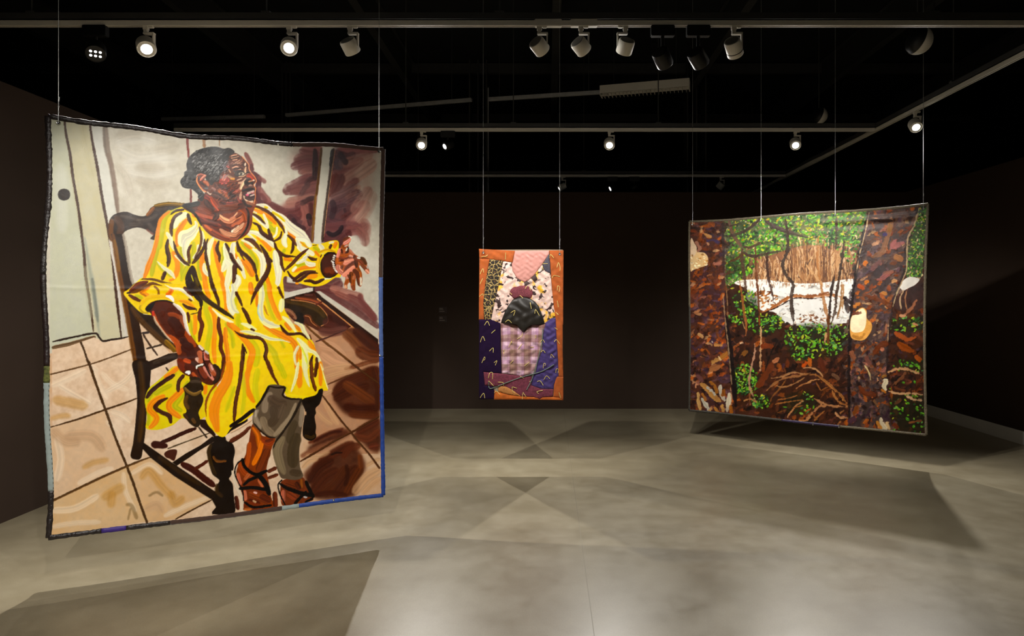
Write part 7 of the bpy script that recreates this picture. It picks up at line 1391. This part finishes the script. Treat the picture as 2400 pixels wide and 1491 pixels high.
    for a, w, c in (([(540, 230), (620, 260), (700, 200)], 6, (190, 132, 60)), ([(680, 580), (730, 660), (750, 750)], 3.6, (222, 196, 140)), ([(890, 710), (930, 700)], 8, (176, 120, 56)), ([(900, 750), (930, 760), (905, 820), (930, 880)], [9, 13, 10, 4], (226, 210, 176)), ([(880, 860), (930, 900)], 6, (190, 116, 44)), ([(865, 1190), (880, 1260), (920, 1320)], [4, 12, 14], (224, 206, 172)), ([(820, 1230), (870, 1320)], 7, (190, 126, 54)), ([(930, 1240), (970, 1330)], 6, (214, 180, 130)), ([(660, 1260), (720, 1210)], 6, (176, 96, 40)), ([(520, 430), (560, 500)], 12, (150, 92, 64)), ([(640, 460), (740, 360), (800, 330)], 6, (130, 70, 40)), ([(700, 490), (740, 560)], 12, (120, 72, 60)), ([(800, 430), (880, 340), (940, 330)], 14, (112, 54, 26)), ([(870, 400), (900, 390)], 8, (206, 130, 100)), ([(550, 1150), (590, 1060)], 9, (130, 70, 28)), ([(620, 830), (680, 900), (800, 920)], 12, (110, 52, 26)), ([(780, 990), (860, 1060)], 5, (120, 84, 56)), ([(940, 100), (930, 200)], 6, (170, 112, 84)), ([(960, 90), (950, 300)], 2.4, (200, 160, 120)), ([(500, 1230), (560, 1200)], 12, (80, 50, 62)),
                    # far right undergrowth
                    ([(950, 660), (1060, 620), (1200, 630), (1340, 690)], [4, 6, 6, 5], (206, 156, 110)), ([(960, 880), (1080, 910), (1200, 905), (1350, 920)], 4.6, (206, 160, 116)), ([(1170, 940), (1250, 975), (1350, 990)], 5, (216, 172, 130)), ([(1010, 800), (1100, 740), (1160, 660)], 6, (130, 80, 50)), ([(1030, 200), (1100, 240), (1180, 280), (1280, 250)], [10, 12, 8, 5], (170, 84, 36)), ([(1080, 330), (1150, 380), (1240, 410)], [14, 16, 9], (150, 72, 22)), ([(1280, 480), (1330, 520)], 12, (170, 84, 30)), ([(1190, 1250), (1340, 1220)], 5, (140, 84, 46)), ([(1020, 830), (1150, 880)], 6, (116, 62, 36)), ([(1010, 1260), (1070, 1310)], 8, (110, 50, 26)), ([(1090, 0), (1160, 0)], 6, (206, 150, 110)), ([(1240, 90), (1300, 110)], 4, (200, 140, 100)), ([(1030, 1030), (1100, 970)], 8, (104, 66, 40))):
        L(a, w, c, br=0.3)
    PX()
    for x, y, s in ((2127, 982, 9), (2142, 1000, 11), (2115, 960, 9), (2150, 960, 8), (2128, 945, 8), (2118, 897, 7), (2144, 895, 7), (2148, 855, 9), (2112, 852, 7), (2140, 928, 6), (2160, 968, 7), (2096, 1008, 8), (2086, 912, 8), (2088, 945, 7), (2095, 858, 7)):
        p.dab(x, y, s, s * 0.62, q.uniform(0, 1.2), (70, 128, 34)); p.dab(x + 1, y - 1, s * 0.5, s * 0.25, 0.6, (110, 170, 60))
    return p

pf = draw_forest()
RT = empty('forest_painting', SH_R.pt(SH_R.W / 2, 0))
tag(RT, 'unstretched painting of a snowy forest between two tree trunks, hung by four cables', 'painting')
R_CORNERS = [(1615, 517), (2173, 477), (2173, 1023.5), (1615, 963)]
def place_right(A, S):
    top = SH_R.H - 0.010 * np.sin(A * 3.14) - 0.006 * np.sin(A * 9.4) + 0.02 * np.clip(A - 0.93, 0, 1) * 3
    wob = (0.004 * np.sin(S * 6) - 0.016 * (1 - S) * (1 - S) * 0.6) * (1 - A) + (0.016 * S ** 3 - 0.012 * np.sin(S * 3.14) + 0.006 * (1 - S)) * A
    a = 0.012 + A * (SH_R.W - 0.024) + wob
    s = 0.010 + S * (top - 0.020) + 0.004 * np.sin(A * 8) * (1 - S)
    n = 0.008 * np.sin(A * 7 + S * 3) + 0.012 * np.exp(-((A - 0.84) / 0.2) ** 2) * np.exp(-((S - 0.95) / 0.03) ** 2) * np.sin(S * 120) * 0.5 + 0.012 * np.sin(A * 3 - S * 5) * S
    return a, s, n
canvas_mesh('canvas', SH_R, pf, R_CORNERS, 600, 580, place_right, paint_material('oil_paint_forest', rough=0.30, bump=0.7, gain=1.08), RT)
M_olive = simple('olive_stitched_trim', srgb(96, 86, 66), rough=0.6, noise=0.45, scale=110, bump=0.5)
M_darktrim = simple('dark_stitched_trim', srgb(52, 48, 40), rough=0.6, noise=0.45, scale=110, bump=0.5)
M_violet = simple('dark_violet_trim', srgb(40, 26, 62), rough=0.5, noise=0.2, scale=40)
def bind_right(path, mat, label, w=0.024):
    o = binding('edge_binding', SH_R, place_right, path, w, mat, RT, rgb_, 0.15, thick=0.008); o['label'] = label
bind_right([(0, 1), (0.25, 1), (0.6, 1), (1, 1)], M_olive, 'olive plaited strip')
bind_right([(1, 1), (1, 0.5), (1, 0)], M_olive, 'olive plaited strip')
bind_right([(0, 0.55), (0, 1)], M_olive, 'olive plaited strip'); bind_right([(0, 0), (0, 0.55)], M_darktrim, 'dark stitched strip')
bind_right([(0, 0), (0.44, 0)], M_darktrim, 'dark stitched strip'); bind_right([(0.44, 0), (0.68, 0)], M_violet, 'dark violet strip'); bind_right([(0.68, 0), (1, 0)], M_olive, 'olive plaited strip')
for u in (0.57, 0.675):
    a, s, n = [float(x[0, 0]) for x in place_right(np.array([[u]]), np.array([[0.0]]))]
    MB().box(SH_R.pt(a, s, n) - Vector(RT.location), (0.008, 0.022, 0.034), bev=0.002).build('metal_clip', M_grommet, RT)
gp = [grommet(SH_R, place_right, u, v, RT, 0.010) for u, v in ((0.018, 0.985), (0.345, 0.985), (0.66, 0.985), (0.985, 0.982))]
for g, lb in zip(gp, ('leftmost of the forest painting\'s four steel cables', 'second cable from left on the forest painting', 'third cable from left on the forest painting', 'rightmost of the forest painting\'s four steel cables')): cable(g, lb)
